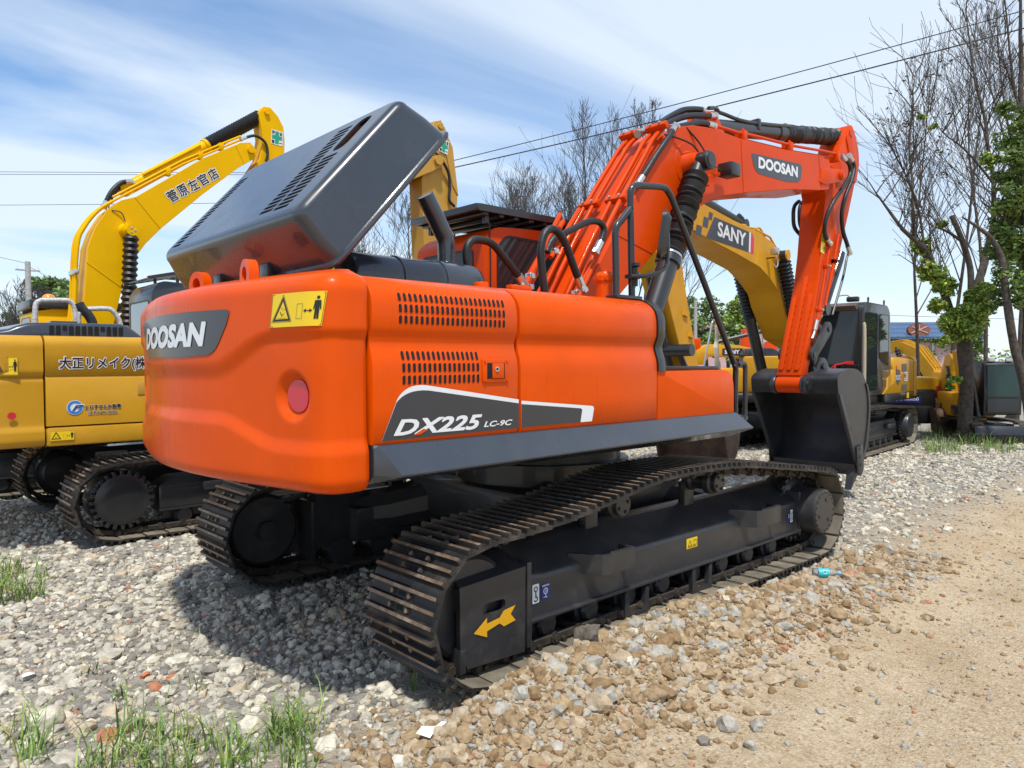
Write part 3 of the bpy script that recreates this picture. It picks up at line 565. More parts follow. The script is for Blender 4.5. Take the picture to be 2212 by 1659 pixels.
# ---- deck over the engine with the open bay
mb=MB(); mb.box((-2.40,0,2.055),(.10,2.2,.03),.008); mb.box((-1.35,-.99,2.062),(.9,.12,.016),.004); mb.box((-.75,-.72,2.03),(.85,.62,.06),.01); mb.box((-2.05,.96,2.06),(.6,.3,.03),.008)
mb.build('deck',M['orange'],A)
mb=MB(); mb.box((-1.75,-.1,1.80),(1.1,1.5,.4),.03); mb.box((-1.9,.25,2.05),(.5,.5,.2),.04); mb.cyl((-1.6,-.3,2.0),(-1.6,.2,2.0),.10,seg=14); mb.build('engine',M['black'],A)
for x,y in ((-2.42,-.45),(-1.28,-1.09)):
    mb=MB(); mb.box((x,y,2.082),(.10 if x<-2 else .16,.16 if x<-2 else .05,.03),.004,mi=0); mb.cyl((x-.02,y-.05,2.095),(x-.02,y-.05,2.108),.009,seg=6,mi=1); mb.cyl((x+.02,y+.05,2.095),(x+.02,y+.05,2.108),.009,seg=6,mi=1); mb.build('hinge_block',[M['orange'],M['steel']],A)
# ---- raised engine hood: a pressed tray turned up on its hinge
LU=Vector((.667,0,.745)).normalized(); LN=Vector((LU.z,0,-LU.x)); LO=Vector((-2.582,0,2.360)); LL=.93; YR,YL=-.955,.95
hm=lambda a,b,h=0:LO+LU*a+Vector((0,b,0))+LN*h          # a along the lid, b across, h into the tray
mb=MB(); r=.055
def loop(inset,h):
    P=rrect(-.0+inset,YR+inset,LL-inset,YL-inset,max(.01,.075-inset*.4),5); return [hm(p[0],p[1],h) for p in P]
rings=[loop(r*(1-math.cos(a))if False else r*(1-math.sin(a)),r*(1-math.cos(a))) for a in [PI/2*k/6 for k in range(7)]]
rings+=[loop(-.028,.16),loop(-.05,.275),loop(-.066,.279),loop(-.073,.292),loop(-.066,.305),loop(-.05,.303),loop(-.04,.275),loop(-.015,.16),loop(.02,.05)]
mb.loft(rings,caps=False)
# top sheet with real openings
bm=bmesh.new(); outer=rrect(r,YR+r,LL-r,YL-r,max(.01,.075-r*.4),5)
holes=[]
for k in range(20):
    a=.095+k*.0365; hl=lambda a,b0,b1:holes.append(rpoly([(a,b0),(a+.025,b0),(a+.025,b1),(a,b1)],.008,2))
    hl(a,-.425,-.58)
    if k<12: hl(a-.012,-.61,-.77)
    if k<19: hl(a-.03,.84,.70)
holes.append(rpoly([(.545,-.635),(.835,-.635),(.835,-.775),(.545,-.775)],.065,5))
lp=[[bm.verts.new((p[0],p[1],0)) for p in q] for q in [outer]+holes]
bmesh.ops.triangle_fill(bm,use_beauty=True,edges=[bm.edges.new((q[i],q[(i+1)%len(q)])) for q in lp for i in range(len(q))])
vs=[v.co.copy() for v in bm.verts]; bm.verts.index_update(); fs=[tuple(v.index for v in f.verts) for f in bm.faces]; bm.free()
n=len(vs); ed=[]; i0=0
for q in [outer]+holes: ed+= [(i0+i,i0+(i+1)%len(q)) for i in range(len(q))]; i0+=len(q)
mb.add([hm(v.x,v.y,0) for v in vs]+[hm(v.x,v.y,.012) for v in vs],fs+[tuple(n+i for i in f[::-1]) for f in fs]+[(a,b,n+b,n+a) for a,b in ed])
hood=mb.build('engine_hood',M['slate'],A,smooth=40)
for y in (-.35,.30):
    mb=MB(); mb.box(tuple(hm(-.055,y,.25)),(.06,.10,.08),.006); mb.box((-2.36,y,2.10),(.09,.12,.07),.006); mb.build('hood_hinge',M['black'],hood)
mb=MB(); mb.tube([(-1.75,.75,2.05),tuple(hm(.55,.75,.27))],.012,8); mb.build('stay_rod',M['black'],hood)
# ---- silencer and exhaust
mb=MB(); mb.lathe((-2.12,-.60,2.13),(1,0,0),[(0,.03),(.005,.125),(.02,.135),(.30,.135),(.305,.142),(.325,.142),(.33,.135),(.60,.135),(.605,.142),(.625,.142),(.63,.135),(.86,.135),(.905,.12),(.93,.08),(.931,0)],28); mb.build('silencer',M['slate'],A,smooth=40)
mb=MB(); mb.tube(cat([(-1.22,-.34,2.05),(-1.22,-.34,2.2),(-1.22,-.34,2.43),(-1.26,-.34,2.52),(-1.385,-.34,2.72)],3),.058,20,caps=False); 
mb.lathe((-1.22,-.34,2.30),(0,0,1),[(0,.059),(.002,.061),(.012,.061),(.014,.059)],20,caps=False); mb.cyl((-1.36,-.34,2.68),(-1.385,-.34,2.72),.05,seg=16); mb.build('exhaust_pipe',M['slate'],A,smooth=60)
# ---- cab
cabm=MB(); X0,X1,Y0,Y1,Z0,Z1=-.30,1.15,.36,1.27,1.3,2.79
prof=rpoly([(X0,Z0),(X1+.18,Z0),(X1+.20,1.75),(X1+.02,2.72),(X1-.1,2.80),(X0+.55,2.80),(X0+.12,2.77),(X0+.0,2.66)],[.02,.05,.1,.12,.1,.3,.12,.05],5)
cabm.prism([tuple(p) for p in prof],Y0,Y1,'y',.045,3); cabo=cabm.build('cab',M['orange2'],A,smooth=45)
def pane(P,pm,name,parent,m=None,h=.004,fr=.018):
    mb=MB(); P=rpoly(P,.05,4); cx=sum(p[0] for p in P)/len(P); cy=sum(p[1] for p in P)/len(P); O=[(p[0]+(p[0]-cx)*fr*2.2,p[1]+(p[1]-cy)*fr*2.2) for p in P]
    flat(mb,[tuple(p) for p in P],pm,h,mi=0); ring(mb,O,P,pm,h+.003,1); mb.add([pm(p[0],p[1],h+.003) for p in O]+[pm(p[0],p[1],-.002) for p in O],[(i,(i+1)%len(O),len(O)+(i+1)%len(O),len(O)+i) for i in range(len(O))],1)
    return mb.build(name,[m or M['glass'],M['rubber']],parent,smooth=0,fixn=True)
cs=side_plane(Y0); pane([(-.14,1.7),(1.0,1.7),(.95,2.68),(-.04,2.70),(-.14,2.60)],cs,'side_window',cabo)
cr=Plane((X0,0,0),(0,-1,0),(0,0,1)); pane([(-1.17,1.75),(-.50,1.75),(-.50,2.58),(-1.17,2.58)],cr,'rear_window',cabo)
mb=MB(); mb.tube(cat([(-.24,Y0-.006,2.80),(-.235,Y0-.012,2.5),(-.24,Y0-.012,2.05)],4),.006,6); mb.build('wire',M['rubber'],cabo)
# falling-object guard on the cab roof
mb=MB(); gz=2.90
for y in (Y0-.05,Y1-.10): mb.prism([(-.42,gz-.01),(-.40,gz+.02),(1.2,gz+.02),(1.2,gz-.03),(-.40,gz-.035)],y-.02,y+.02,'y')
mb.box((-.40,(Y0+Y1)/2-.075,gz-.008),(.05,Y1-Y0-.02,.055),.004); mb.box((1.2,(Y0+Y1)/2-.075,gz-.02),(.04,Y1-Y0-.03,.07),.004); mb.box((.40,(Y0+Y1)/2-.075,gz+.004),(1.56,Y1-Y0-.06,.008))
for k in range(9): x=-.30+k*.17; mb.box((x,(Y0+Y1)/2-.075,gz-.03),(.05,Y1-Y0-.08,.05),.002)
for x in (-.25,.9):
    for y in (Y0+.03,Y1-.15): mb.box((x,y,2.84),(.04,.04,.10))
mb.build('roof_guard',M['black'],cabo)
# ---- boom
BP=[(-.02,1.86),(.30,1.95),(.67,2.25),(1.14,2.64),(1.52,2.92),(1.77,3.09),(2.0,3.195),(2.25,3.28),(2.6,3.36),(3.59,3.55),(4.35,3.66),(4.55,3.70),(4.60,4.00),(4.40,4.06),(3.44,3.955),(2.53,3.888),(2.04,3.882),(1.70,3.84),(1.52,3.79),(1.38,3.71),(1.16,3.45),(.84,3.07),(.18,2.21),(-.14,2.02)]
mb=MB(); mb.prism(BP,-.262,.262,'y',.006,1)
for s in(-1,1):                                     # side plates stand a little proud of the box
    mb.prism(BP,s*.262,s*.285,'y',.004,1)
    mb.lathe((1.62,s*.284,3.46),(0,s,0),[(0,.21),(.006,.205),(.007,.13),(.05,.105),(.09,.095),(.13,.09)],28)
    P=rpoly([(4.30,3.74),(4.37,3.92),(4.85,3.985),(4.93,3.92),(4.86,3.84),(4.42,3.735)],[.02,.03,.05,.06,.05,.03],4); mb.prism([tuple(p) for p in P],s*.20,s*.30,'y',.006)
    mb.cyl((4.85,s*.19,3.915),(4.85,s*.325,3.915),.062,seg=20,bev=.008); mb.cyl((4.85,s*.32,3.915),(4.85,s*.335,3.915),.035,seg=14)
    mb.tube([(2.55,s*.286,3.88),(2.60,s*.286,3.37)],.006,6); mb.tube([(.55,s*.286,2.72),(1.08,s*.286,2.6)],.005,6); mb.tube([(4.35,s*.286,3.67),(4.28,s*.286,4.04)],.005,6)
mb.cyl((.03,-.33,1.94),(.03,.33,1.94),.12,seg=20)
mb.prism([(2.12,3.86),(2.22,4.13),(2.33,4.16),(2.42,4.08),(2.62,3.88)],-.12,-.08,'y',.005); mb.prism([(2.12,3.86),(2.22,4.13),(2.33,4.16),(2.42,4.08),(2.62,3.88)],.08,.12,'y',.005)
boom=mb.build('boom',M['orange2'],A,smooth=30)
bp=side_plane(-.285)
mb=MB(); P=rpoly([(2.75,3.785),(2.79,3.66),(2.88,3.60),(3.55,3.62),(3.76,3.655),(3.83,3.69),(3.86,3.83),(3.82,3.866)],[.02,.05,.09,.2,.05,.05,.03,.03],5); flat(mb,[tuple(p) for p in P],bp,.003,mi=0); mb.build('badge',M['charcoal'],boom,smooth=0)
mb=MB(); textmb(mb,'DOOSAN',lambda a,b,h=0:bp(a,b+(a-2.88)*.055,h),2.885,3.655,3.75,3.775,.0055,.06,.0); mb.build('lettering',M['white'],boom,smooth=0)
# steel pipes along the back of the boom, with clamps
UB=Vector((.617,0,.787)); NB=Vector((-.787,0,.617)); OB=Vector((.18,0,2.21))
bk=lambda a,y,h:OB+UB*a+NB*h+Vector((0,y,0))
for y,a0 in ((-.235,-.10),(-.13,-.35),(.07,-.45),(.17,-.5)):
    mb=MB(); mb.tube(cat([bk(a0,y-.06,.03),bk(.35,y-.02,.07),bk(.9,y,.085),bk(1.5,y*.95,.085),bk(1.75,y*.9,.08),bk(1.93,y*.85,.03)],5),.021,8); mb.build('hydraulic_pipe',M['orange2'],boom,smooth=60)
for a in (.98,1.90):
    for yy in (-.18,.12):
        mb=MB(); X=Matrix.Translation(bk(a,yy,.085))@Matrix(((UB.x,0,NB.x,0),(0,1,0,0),(UB.z,0,NB.z,0),(0,0,0,1)))
        mb.box((0,0,0),(.05,.22,.06),.006,M=X,mi=0); mb.cyl(X@Vector((0,-.05,.03)),X@Vector((0,-.05,.05)),.012,seg=6,mi=1); mb.cyl(X@Vector((0,.05,.03)),X@Vector((0,.05,.05)),.012,seg=6,mi=1); mb.build('pipe_clamp',[M['orange2'],M['steel']],boom)
def hose(pts,r,name='hose',par=boom,m=None,ends=True,k=6,steel_end=(1,1)):
    mb=MB(); C=cat(pts,k); mb.tube(C,r,10,mi=0)
    for e,(a,b) in zip(steel_end,((C[0],C[2]),(C[-1],C[-3]))):
        if e: d=(b-a).normalized(); mb.cyl(a-d*.02,a+d*.07,r*1.12,seg=10,mi=1); mb.cyl(a-d*.05,a-d*.02,r*1.35,seg=6,mi=1)
    return mb.build(name,[m or M['rubber'],M['steel']],par,smooth=60)
hose([(1.26,-.02,3.74),(1.46,-.03,3.84),(1.73,-.05,4.00),(1.92,-.05,4.09),(2.17,-.05,4.15),(2.27,-.05,4.14)],.03)
hose([(1.34,-.12,3.75),(1.54,-.12,3.86),(1.75,-.12,3.96),(1.97,-.12,4.03),(2.30,-.12,4.10)],.03)
hose([(1.45,-.24,3.77),(1.72,-.24,3.86),(1.9,-.24,3.915),(2.08,-.24,3.93)],.03)
hose([(1.42,-.27,3.76),(1.29,-.30,3.64),(1.11,-.30,3.45),(.98,-.30,3.30),(.87,-.30,3.18)],.026)
hose([(1.25,-.29,3.66),(1.41,-.31,3.66),(1.57,-.36,3.62),(1.66,-.38,3.55)],.008,'cable',steel_end=(0,0)); hose([(1.59,-.28,3.80),(1.74,-.31,3.70),(1.79,-.36,3.59)],.008,'cable',steel_end=(0,0))
for dz,y in ((0,-.24),(-.05,-.20)):
    mb=MB(); mb.tube(cat([(2.06,y,3.935+dz),(2.4,y,3.955+dz),(2.59,y,3.965+dz),(2.75,y,3.985+dz),(3.58,y,4.05+dz),(3.8,y,4.07+dz),(4.5,y,4.15+dz),(4.96,y,4.19+dz)],3),.017,8); mb.build('hydraulic_pipe',M['orange2'],boom,smooth=60)
for x,z in ((2.66,3.95),(3.65,4.03),(4.86,4.14)):
    mb=MB(); mb.box((x,-.22,z),(.07,.11,.10),.006); mb.cyl((x,-.24,z+.05),(x,-.24,z+.075),.014,seg=8); mb.build('pipe_clamp',M['orange2'],boom)
# working lamp on its bracket
mb=MB(); mb.box((2.10,-.42,3.47),(.17,.16,.13),.02,mi=0); mb.box((1.93,-.36,3.41),(.26,.03,.035),.004,rot=(R(-14),'Y'),mi=1); mb.box((1.82,-.33,3.33),(.05,.09,.08),.005,mi=1); mb.tube(cat([(1.80,-.40,3.49),(1.9,-.40,3.47),(2.03,-.42,3.45)],4),.006,6,mi=0); mb.build('work_lamp',[M['black'],M['orange2']],boom)
# ---- boom cylinders
for s in(-1,1):
    y=s*.41; top=Vector((1.62,y,3.46)); foot=Vector((.66,y,1.62)); d=(foot-top).normalized(); PT=lambda t:top+d*t; Ltot=(foot-top).length
    mb=MB(); mb.cyl((1.62,s*.30,3.46),(1.62,s*.53,3.46),.085,seg=22,bev=.012); mb.cyl((1.62,s*.53,3.46),(1.62,s*.536,3.46),.06,seg=18); mb.cyl(PT(0),PT(.16),.075,seg=16); mb.tube([PT(.1),PT(1.1)],.05,12)
    mb.tube([PT(.98),PT(.985),PT(1.03),PT(1.035),PT(1.08),PT(1.085),PT(1.55),PT(1.6),PT(Ltot)],[.085,.10,.10,.112,.112,.092,.092,.092,.09],24)
    mb.cyl(foot+Vector((0,-.08,0)),foot+Vector((0,.08,0)),.12,seg=18)
    bc=mb.build('boom_cylinder',M['black'],A,smooth=35)
    mb=MB(); bellows(mb,PT(.14),PT(1.0),.105,15,16,.26,wob=.004); mb.build('bellows',M['rubber'],bc,smooth=40)
    mb=MB(); mb.lathe(tuple(PT(.145)),d,[(0,.078),(.002,.084),(.022,.084),(.024,.078)],20,caps=False); mb.lathe(tuple(PT(.985)),d,[(0,.10),(.002,.106),(.022,.106),(.024,.10)],20,caps=False); mb.build('hose_band',M['steel'],bc)
    mb=MB(); mb.tube([PT(1.1)+Vector((.11,-.02*s,.03)),PT(1.4)+Vector((.12,0,.03)),PT(1.8)+Vector((.12,0,.03))],.018,8); mb.build('cylinder_pipe',M['black'],bc)
# ---- arm cylinder on top of the boom
mb=MB(); a=Vector((2.30,0,4.02)); b=Vector((5.46,0,4.56)); d=(b-a).normalized(); PT=lambda t:a+d*t; Lc=(b-a).length
mb.cyl((2.30,-.09,4.02),(2.30,.09,4.02),.10,seg=18); mb.tube([PT(.08),PT(1.5),PT(1.505),PT(1.62),PT(1.625),PT(1.80)],[.088,.088,.10,.10,.092,.09],24)
mb.tube(cat([PT(.25)+Vector((0,-.02,.16)),PT(.36)+Vector((0,-.03,.14)),PT(.75)+Vector((0,-.07,.07)),PT(1.72)+Vector((0,-.08,.06))],4),.02,8); mb.tube(cat([PT(.05)+Vector((0,-.04,.18)),PT(.2)+Vector((0,-.03,.19)),PT(.28)+Vector((0,-.02,.15))],3),.02,8); mb.tube([PT(.12)+Vector((0,0,.06)),PT(.22)+Vector((0,-.02,.17))],.018,8)
mb.box(tuple(PT(.98)+Vector((0,-.05,.05))),(.06,.10,.12),.01)
ac=mb.build('arm_cylinder',M['black'],A,smooth=35)
mb=MB(); bellows(mb,PT(1.70),PT(Lc-.06),.098,26,16,.13,wob=.007,rng=random.Random(8)); mb.build('bellows',M['rubber'],ac,smooth=30)
# ---- arm
AP=[(5.40,4.66),(5.50,4.665),(5.58,4.58),(5.66,4.42),(5.685,4.25),(5.66,4.05),(5.43,3.54),(5.02,2.71),(4.66,2.16),(4.40,1.72),(4.30,1.46),(4.13,1.50),(4.33,2.0),(4.57,2.62),(4.65,2.97),(4.72,3.45),(4.77,3.68),(4.70,3.84),(4.76,3.98),(4.95,4.10),(5.16,4.27),(5.30,4.52)]
mb=MB(); mb.prism(AP,-.15,.15,'y',.008,2); mb.prism([tuple(p) for p in rpoly([(5.32,4.50),(5.42,4.68),(5.50,4.68),(5.60,4.58),(5.70,4.40),(5.72,4.22),(5.62,3.95),(5.47,4.05),(5.40,4.36)],.05,3)],-.165,.165,'y',.006)
mb.cyl((4.19,-.152,1.39),(4.19,.152,1.39),.10,seg=28,bev=.01); mb.box((4.22,0,1.47),(.16,.30,.12),.03); mb.cyl((5.45,-.175,4.585),(5.45,.175,4.585),.05,seg=18)
arm=mb.build('arm',M['orange2'],A,smooth=32)
UA=Vector((4.57-4.13,0,2.62-1.50)).normalized(); NA=Vector((-UA.z,0,UA.x)); ra=lambda a,y,h:Vector((4.13,0,1.50))+UA*a+Vector((0,y,0))+NA*h
for y,l in ((-.095,.98),(0,1.22),(.095,.95)):       # three flat wear strips welded to the back of the arm
    mb=MB(); X=Matrix.Translation(ra(.06+l/2,y,.011))@Matrix(((UA.x,0,NA.x,0),(0,1,0,0),(UA.z,0,NA.z,0),(0,0,0,1)))
    mb.box((0,0,0),(l,.05,.022),.004,M=X)
    for k in range(int(l/.09)): mb.box((-l/2+.05+k*.09,-.027,-.006),(.04,.008,.012),M=X)
    mb.build('wear_strip',M['orange2'],arm)
ap=side_plane(-.15)
US=Vector((4.72-4.57,0,3.4-2.62)).normalized()
wpl=Plane((4.625,-.15,2.985),(US.z,0,-US.x),(US.x,0,US.z)); warn_label(wpl,.11,.24,arm,.003,vert=True)
for pts in ([(4.86,-.17,3.11),(4.74,-.175,2.82),(4.55,-.175,2.28),(4.49,-.175,2.15)],[(5.10,-.17,3.25),(4.96,-.175,2.9),(4.72,-.175,2.34)]):
    mb=MB(); mb.tube(pts,.016,8,mi=0); d=(Vector(pts[-1])-Vector(pts[-2])).normalized(); p=Vector(pts[-1]); 
    if len(pts)==4: mb.cyl(p,p+d*.13,.026,seg=8,mi=1); mb.tube([p+d*.13,p+d*.18,p+d*.22+Vector((-.03,0,-.02))],.017,8,mi=1)
    for t in (1,2): mb.box(pts[min(t,len(pts)-2)],(.06,.05,.05),.005,mi=0); mb.cyl(Vector(pts[min(t,len(pts)-2)])+Vector((.02,-.02,0)),Vector(pts[min(t,len(pts)-2)])+Vector((.02,-.05,0)),.014,seg=8,mi=1)
    mb.build('hydraulic_pipe',[M['orange2'],M['steel']],arm,smooth=60)
hose([(5.02,-.25,4.17),(5.19,-.26,4.11),(5.20,-.26,3.98),(4.93,-.27,3.75),(4.72,-.26,3.57),(4.62,-.22,3.36),(4.66,-.19,3.21),(4.80,-.18,3.12)],.026,par=arm)
hose([(5.23,-.25,4.21),(5.35,-.25,4.12),(5.26,-.26,3.93),(5.10,-.25,3.71),(5.07,-.22,3.50),(5.15,-.2,3.30),(5.27,-.2,3.15),(5.34,-.2,3.06)],.026,par=arm)
for dy in (0,.08): hose([(4.90,.25-dy,3.70),(4.78,.25-dy,3.62),(4.75,.25-dy,3.5),(4.79,.25-dy,3.35),(4.90,.2-dy,3.24)],.024,par=arm,steel_end=(0,0))
# ---- bucket cylinder and linkage
mb=MB(); mb.tube([(5.56,0,3.08),(5.50,0,2.98),(5.03,0,2.30)],[.055,.06,.06],18,mi=0); mb.tube([(5.03,0,2.30),(4.76,0,2.07)],.035,14,mi=1); mb.tube(cat([(5.72,-.06,3.12),(5.68,-.06,3.10),(5.58,-.07,3.0),(5.45,-.08,2.75),(5.14,-.08,2.25)],4),.016,8,mi=0); mb.cyl((5.05,-.07,2.32),(5.05,.07,2.32),.08,seg=16,mi=0); mb.build('bucket_cylinder',[M['black'],M['rod']],A,smooth=40)
def linkbar(P0,P1,w0,w1,y0,y1,name,pins=True):
    mb=MB(); P0=Vector((P0[0],P0[1])); P1=Vector((P1[0],P1[1])); a=math.atan2((P1-P0).y,(P1-P0).x); Q=[]
    for k in range(9): t=a+PI/2+PI*k/8; Q.append((P0.x+w0*math.cos(t),P0.y+w0*math.sin(t)))
    for k in range(9): t=a-PI/2+PI*k/8; Q.append((P1.x+w1*math.cos(t),P1.y+w1*math.sin(t)))
    mb.prism(Q,y0,y1,'y',.006)
    for P in (P0,P1): mb.cyl((P.x,y0-.012,P.y),(P.x,y1+.012,P.y),.04,seg=16)
    return mb.build(name,M['bucket'],A)
for s in(-1,1):
    linkbar((4.36,1.74),(4.75,2.06),.075,.085,s*.19-.022,s*.19+.022,'guide_link')
linkbar((4.75,2.05),(4.58,1.60),.07,.075,-.10,.10,'bucket_link')
# ---- bucket
BK=[(4.262,1.285),(4.24,1.40),(4.26,1.49),(4.45,1.555),(4.66,1.575),(4.86,1.54),(5.0,1.45),(5.10,1.30),(5.145,1.12),(5.13,.92),(5.075,.70),(5.0,.52),(4.90,.36)]
ct=cat([(x,z,0) for x,z in BK],4); n=len(ct); H=.52; mb=MB()
cen=Vector((4.6,1.0)); inn=[]
for i,p in enumerate(ct):
    t=(ct[min(i+1,n-1)]-ct[max(i-1,0)]).normalized(); q=Vector((t.y,-t.x,0)); inn.append(p+q*.028)
vs=[(p.x,-H,p.y) for p in ct]+[(p.x,H,p.y) for p in ct]+[(p.x,-H,p.y) for p in inn]+[(p.x,H,p.y) for p in inn]; fs=[]
for i in range(n-1): fs+=[(i,i+1,n+i+1,n+i),(2*n+i+1,2*n+i,3*n+i,3*n+i+1)]
fs+=[(0,n,3*n,2*n),(n-1,2*n+n-1,3*n+n-1,n+n-1)]
mb.add(vs,fs)
sp=[(p.x,p.y) for p in ct]
for s in(-1,1):
    mb.prism(sp+[(4.80,.40)],s*H-.014 if s>0 else s*H-.018,s*H+.018 if s>0 else s*H+.014,'y',.004,1)
    st=[(q[0],q[1]) for q in sp[int(n*.55):]]; mb.prism(st+[(x-.05,z+.01) for x,z in st[::-1]],s*(H+.018),s*(H+.032),'y')
    mb.prism([(4.262,1.285),(4.33,1.29),(4.84,.44),(4.78,.41)],s*(H+.004),s*(H+.026),'y',.004)
    mb.cyl((4.62,s*(H+.02),.86),(4.62,s*(H+.027),.86),.028,seg=16)
    for k in range(3): mb.cyl((4.80+.02*k,s*(H+.02),.62-.1*k),(4.80+.02*k,s*(H+.05),.62-.1*k),.022,seg=6)
    mb.prism([(4.72,.64),(4.90,.66),(4.93,.36),(4.85,.28),(4.76,.34)],s*(H+.028),s*(H+.044),'y',.004)
mb.prism([(4.76,.43),(4.87,.42),(4.95,.33),(4.90,.275),(4.80,.34)],-H,H,'y',.006)       # cutting lip
for s in(-1,1):                                             # ears
    Q=rpoly([(4.10,1.30),(4.22,1.27),(4.30,1.30),(4.34,1.46),(4.86,1.53),(4.72,1.62),(4.66,1.70),(4.56,1.71),(4.49,1.64),(4.40,1.52),(4.26,1.49),(4.12,1.47)],[.08,.06,.04,.06,.02,.06,.05,.06,.05,.06,.06,.08],4)
    mb.prism([tuple(p) for p in Q],s*.19-.022,s*.19+.022,'y',.005)
    mb.cyl((4.19,s*.165,1.385),(4.19,s*.24,1.385),.055,seg=18); mb.cyl((4.58,s*.165,1.60),(4.58,s*.24,1.60),.045,seg=18); mb.lathe((4.19,s*.155,1.385),(0,s,0),[(0,.105),(.014,.112),(.02,.105)],24)
mb.tube([(4.40,-.16,1.56),(4.62,-.16,1.6)],.03,10)
bk_o=mb.build('bucket',M['bucket'],A,smooth=35,fixn=True)
for y in (-.47,-.235,0,.235,.47):
    mb=MB(); w=.05; 
    ring_=lambda c,hw,hh,d:[Vector(c)+Vector((0,a*hw,0))+d*b*hh for a,b in ((-1,-1),(1,-1),(1,1),(-1,1))]
    d=Vector((.83,0,-.55)).normalized(); t=Vector((-.55,0,-.83)).normalized(); o=Vector((4.86,y,.38)); n_=Vector((t.z,0,-t.x))
    mb.loft([ring_(o,.045,.045,n_),ring_(o+t*.1,.047,.042,n_),ring_(o+t*.2,.042,.025,n_),ring_(o+t*.30,.036,.008,n_)]); mb.build('tooth',M['bucket'],bk_o,fixn=True,smooth=20)
# ---- things on the deck of the house
for pts,r in (([(-1.11,-.50,2.12),(-1.17,-.50,2.27),(-1.18,-.50,2.38),(-1.14,-.50,2.44),(-1.06,-.50,2.455),(-.96,-.50,2.44),(-.87,-.50,2.37),(-.74,-.50,2.26),(-.68,-.50,2.20)],.026),([(-.56,-.60,2.05),(-.60,-.60,2.29),(-.61,-.60,2.43),(-.57,-.60,2.54),(-.50,-.60,2.58),(-.42,-.60,2.55),(-.35,-.60,2.47),(-.28,-.60,2.34),(-.20,-.60,2.21)],.028),([(-.35,-.40,2.46),(-.28,-.40,2.56),(-.11,-.40,2.64),(.09,-.40,2.73),(.22,-.40,2.75),(.29,-.40,2.71),(.27,-.40,2.63),(.21,-.40,2.54)],.026)):
    hose(pts,r,'deck_hose',A,steel_end=(0,1))
for a,b in (((-.66,-.5,2.19),(-.10,-.30,2.78)),((-.60,-.42,2.12),(.0,-.24,2.75)),((-.33,-.42,2.42),(.16,-.26,2.86)),((-.18,-.60,2.20),(-.28,-.60,2.05)),((.0,-.33,2.15),(.34,-.30,2.52)),((-.05,-.40,2.10),(.28,-.33,2.47)),((-.5,-.2,2.1),(.1,-.1,2.78))):
    mb=MB(); mb.tube([a,b],.019,8,mi=0); d=(Vector(b)-Vector(a)); mb.box(tuple(Vector(a)+d*.12),(.05,.06,.04),.006,mi=1); mb.build('feed_pipe',[M['orange2'],M['steel']],A,smooth=60)
mb=MB(); mb.lathe((-1.42,-.92,2.06),(0,0,1),[(0,.045),(.055,.045),(.06,.042),(.0601,0)],18); mb.build('filler_cap',M['orange'],A)
mb=MB(); mb.lathe((-.42,-1.0,2.06),(0,0,1),[(0,.058),(.13,.058),(.131,.066),(.165,.066),(.17,.06),(.19,.05),(.195,.015),(.21,.015),(.2101,0)],20)
for k in range(8): a=k*PI/4; mb.box((-.42+.062*math.cos(a),-1.0+.062*math.sin(a),2.205),(.018,.018,.03),.003)
mb.build('filter_housing',M['orange'],A)
# handrail along the right-hand side
mb=MB(); q=lambda P,n=5:cat(P,n)
mb.tube(rp3:=[(-.31,-1.14,2.06),(-.325,-1.14,2.68)]+q([(-.325,-1.14,2.70),(-.315,-1.14,2.785),(-.25,-1.14,2.82),(-.18,-1.14,2.83)])+q([(-.02,-1.14,2.85),(.06,-1.14,2.85),(.12,-1.14,2.81),(.16,-1.14,2.76)])+[(.55,-1.14,2.23),(.93,-1.14,1.69)]+q([(.95,-1.14,1.66),(.985,-1.14,1.61),(.985,-1.14,1.55)])+[(.975,-1.14,1.24)],.023,10)
mb.tube([(-.47,-1.14,2.06),(-.48,-1.14,2.45)]+q([(-.48,-1.14,2.48),(-.465,-1.14,2.53),(-.42,-1.14,2.57)])+[(-.325,-1.14,2.66)],.023,10)
mb.box((-.39,-1.14,2.075),(.26,.10,.025),.005)
mb.tube(q([(.80,-1.27,1.635),(.87,-1.27,1.645),(.90,-1.27,1.62),(.90,-1.27,1.5)])+[(.90,-1.27,1.32)]+q([(.90,-1.27,1.30),(.895,-1.27,1.25),(.86,-1.26,1.20),(.83,-1.25,1.18)]),.018,8); mb.tube([(.97,-1.15,1.635),(.80,-1.27,1.635)],.018,8); mb.box((.72,-1.2,1.23),(.42,.16,.04),.01)
mb.build('handrail',M['black'],A,smooth=50)
mb=MB(); mb.lathe((-.33,-1.16,2.20),(0,0,1),[(0,.05),(.025,.05)],16); mb.lathe((-.33,-1.19,2.15),(0,0,1),[(0,.012),(.12,.012),(.13,.03),(.15,.03)],10); mb.tube(q([(-.40,-1.20,2.21),(-.30,-1.25,2.215),(-.18,-1.27,2.25),(-.11,-1.27,2.30),(-.095,-1.27,2.40)])+[(-.10,-1.27,2.55)],.015,8,mi=0)
mr=Matrix.Translation((-.155,-1.26,2.49))@Matrix.Rotation(R(-52),4,'Z')@Matrix.Rotation(R(8),4,'Y')
P=[tuple(p) for p in rpoly([(-.085,-.16),(.085,-.16),(.095,.16),(-.095,.16)],.07,6)]
mb.add([mr@Vector((0.015,x,z)) for x,z in P]+[mr@Vector((-.012,x*.97,z*.97)) for x,z in P]+[mr@Vector((.05,x*.7,z*.75)) for x,z in P],[(i,(i+1)%len(P),len(P)+(i+1)%len(P),len(P)+i) for i in range(len(P))]+[(i,2*len(P)+i,2*len(P)+(i+1)%len(P),(i+1)%len(P)) for i in range(len(P))]+[tuple(range(2*len(P),3*len(P)))],0)
mb.add([mr@Vector((-.013,x*.95,z*.95)) for x,z in P],[tuple(range(len(P)))],1)
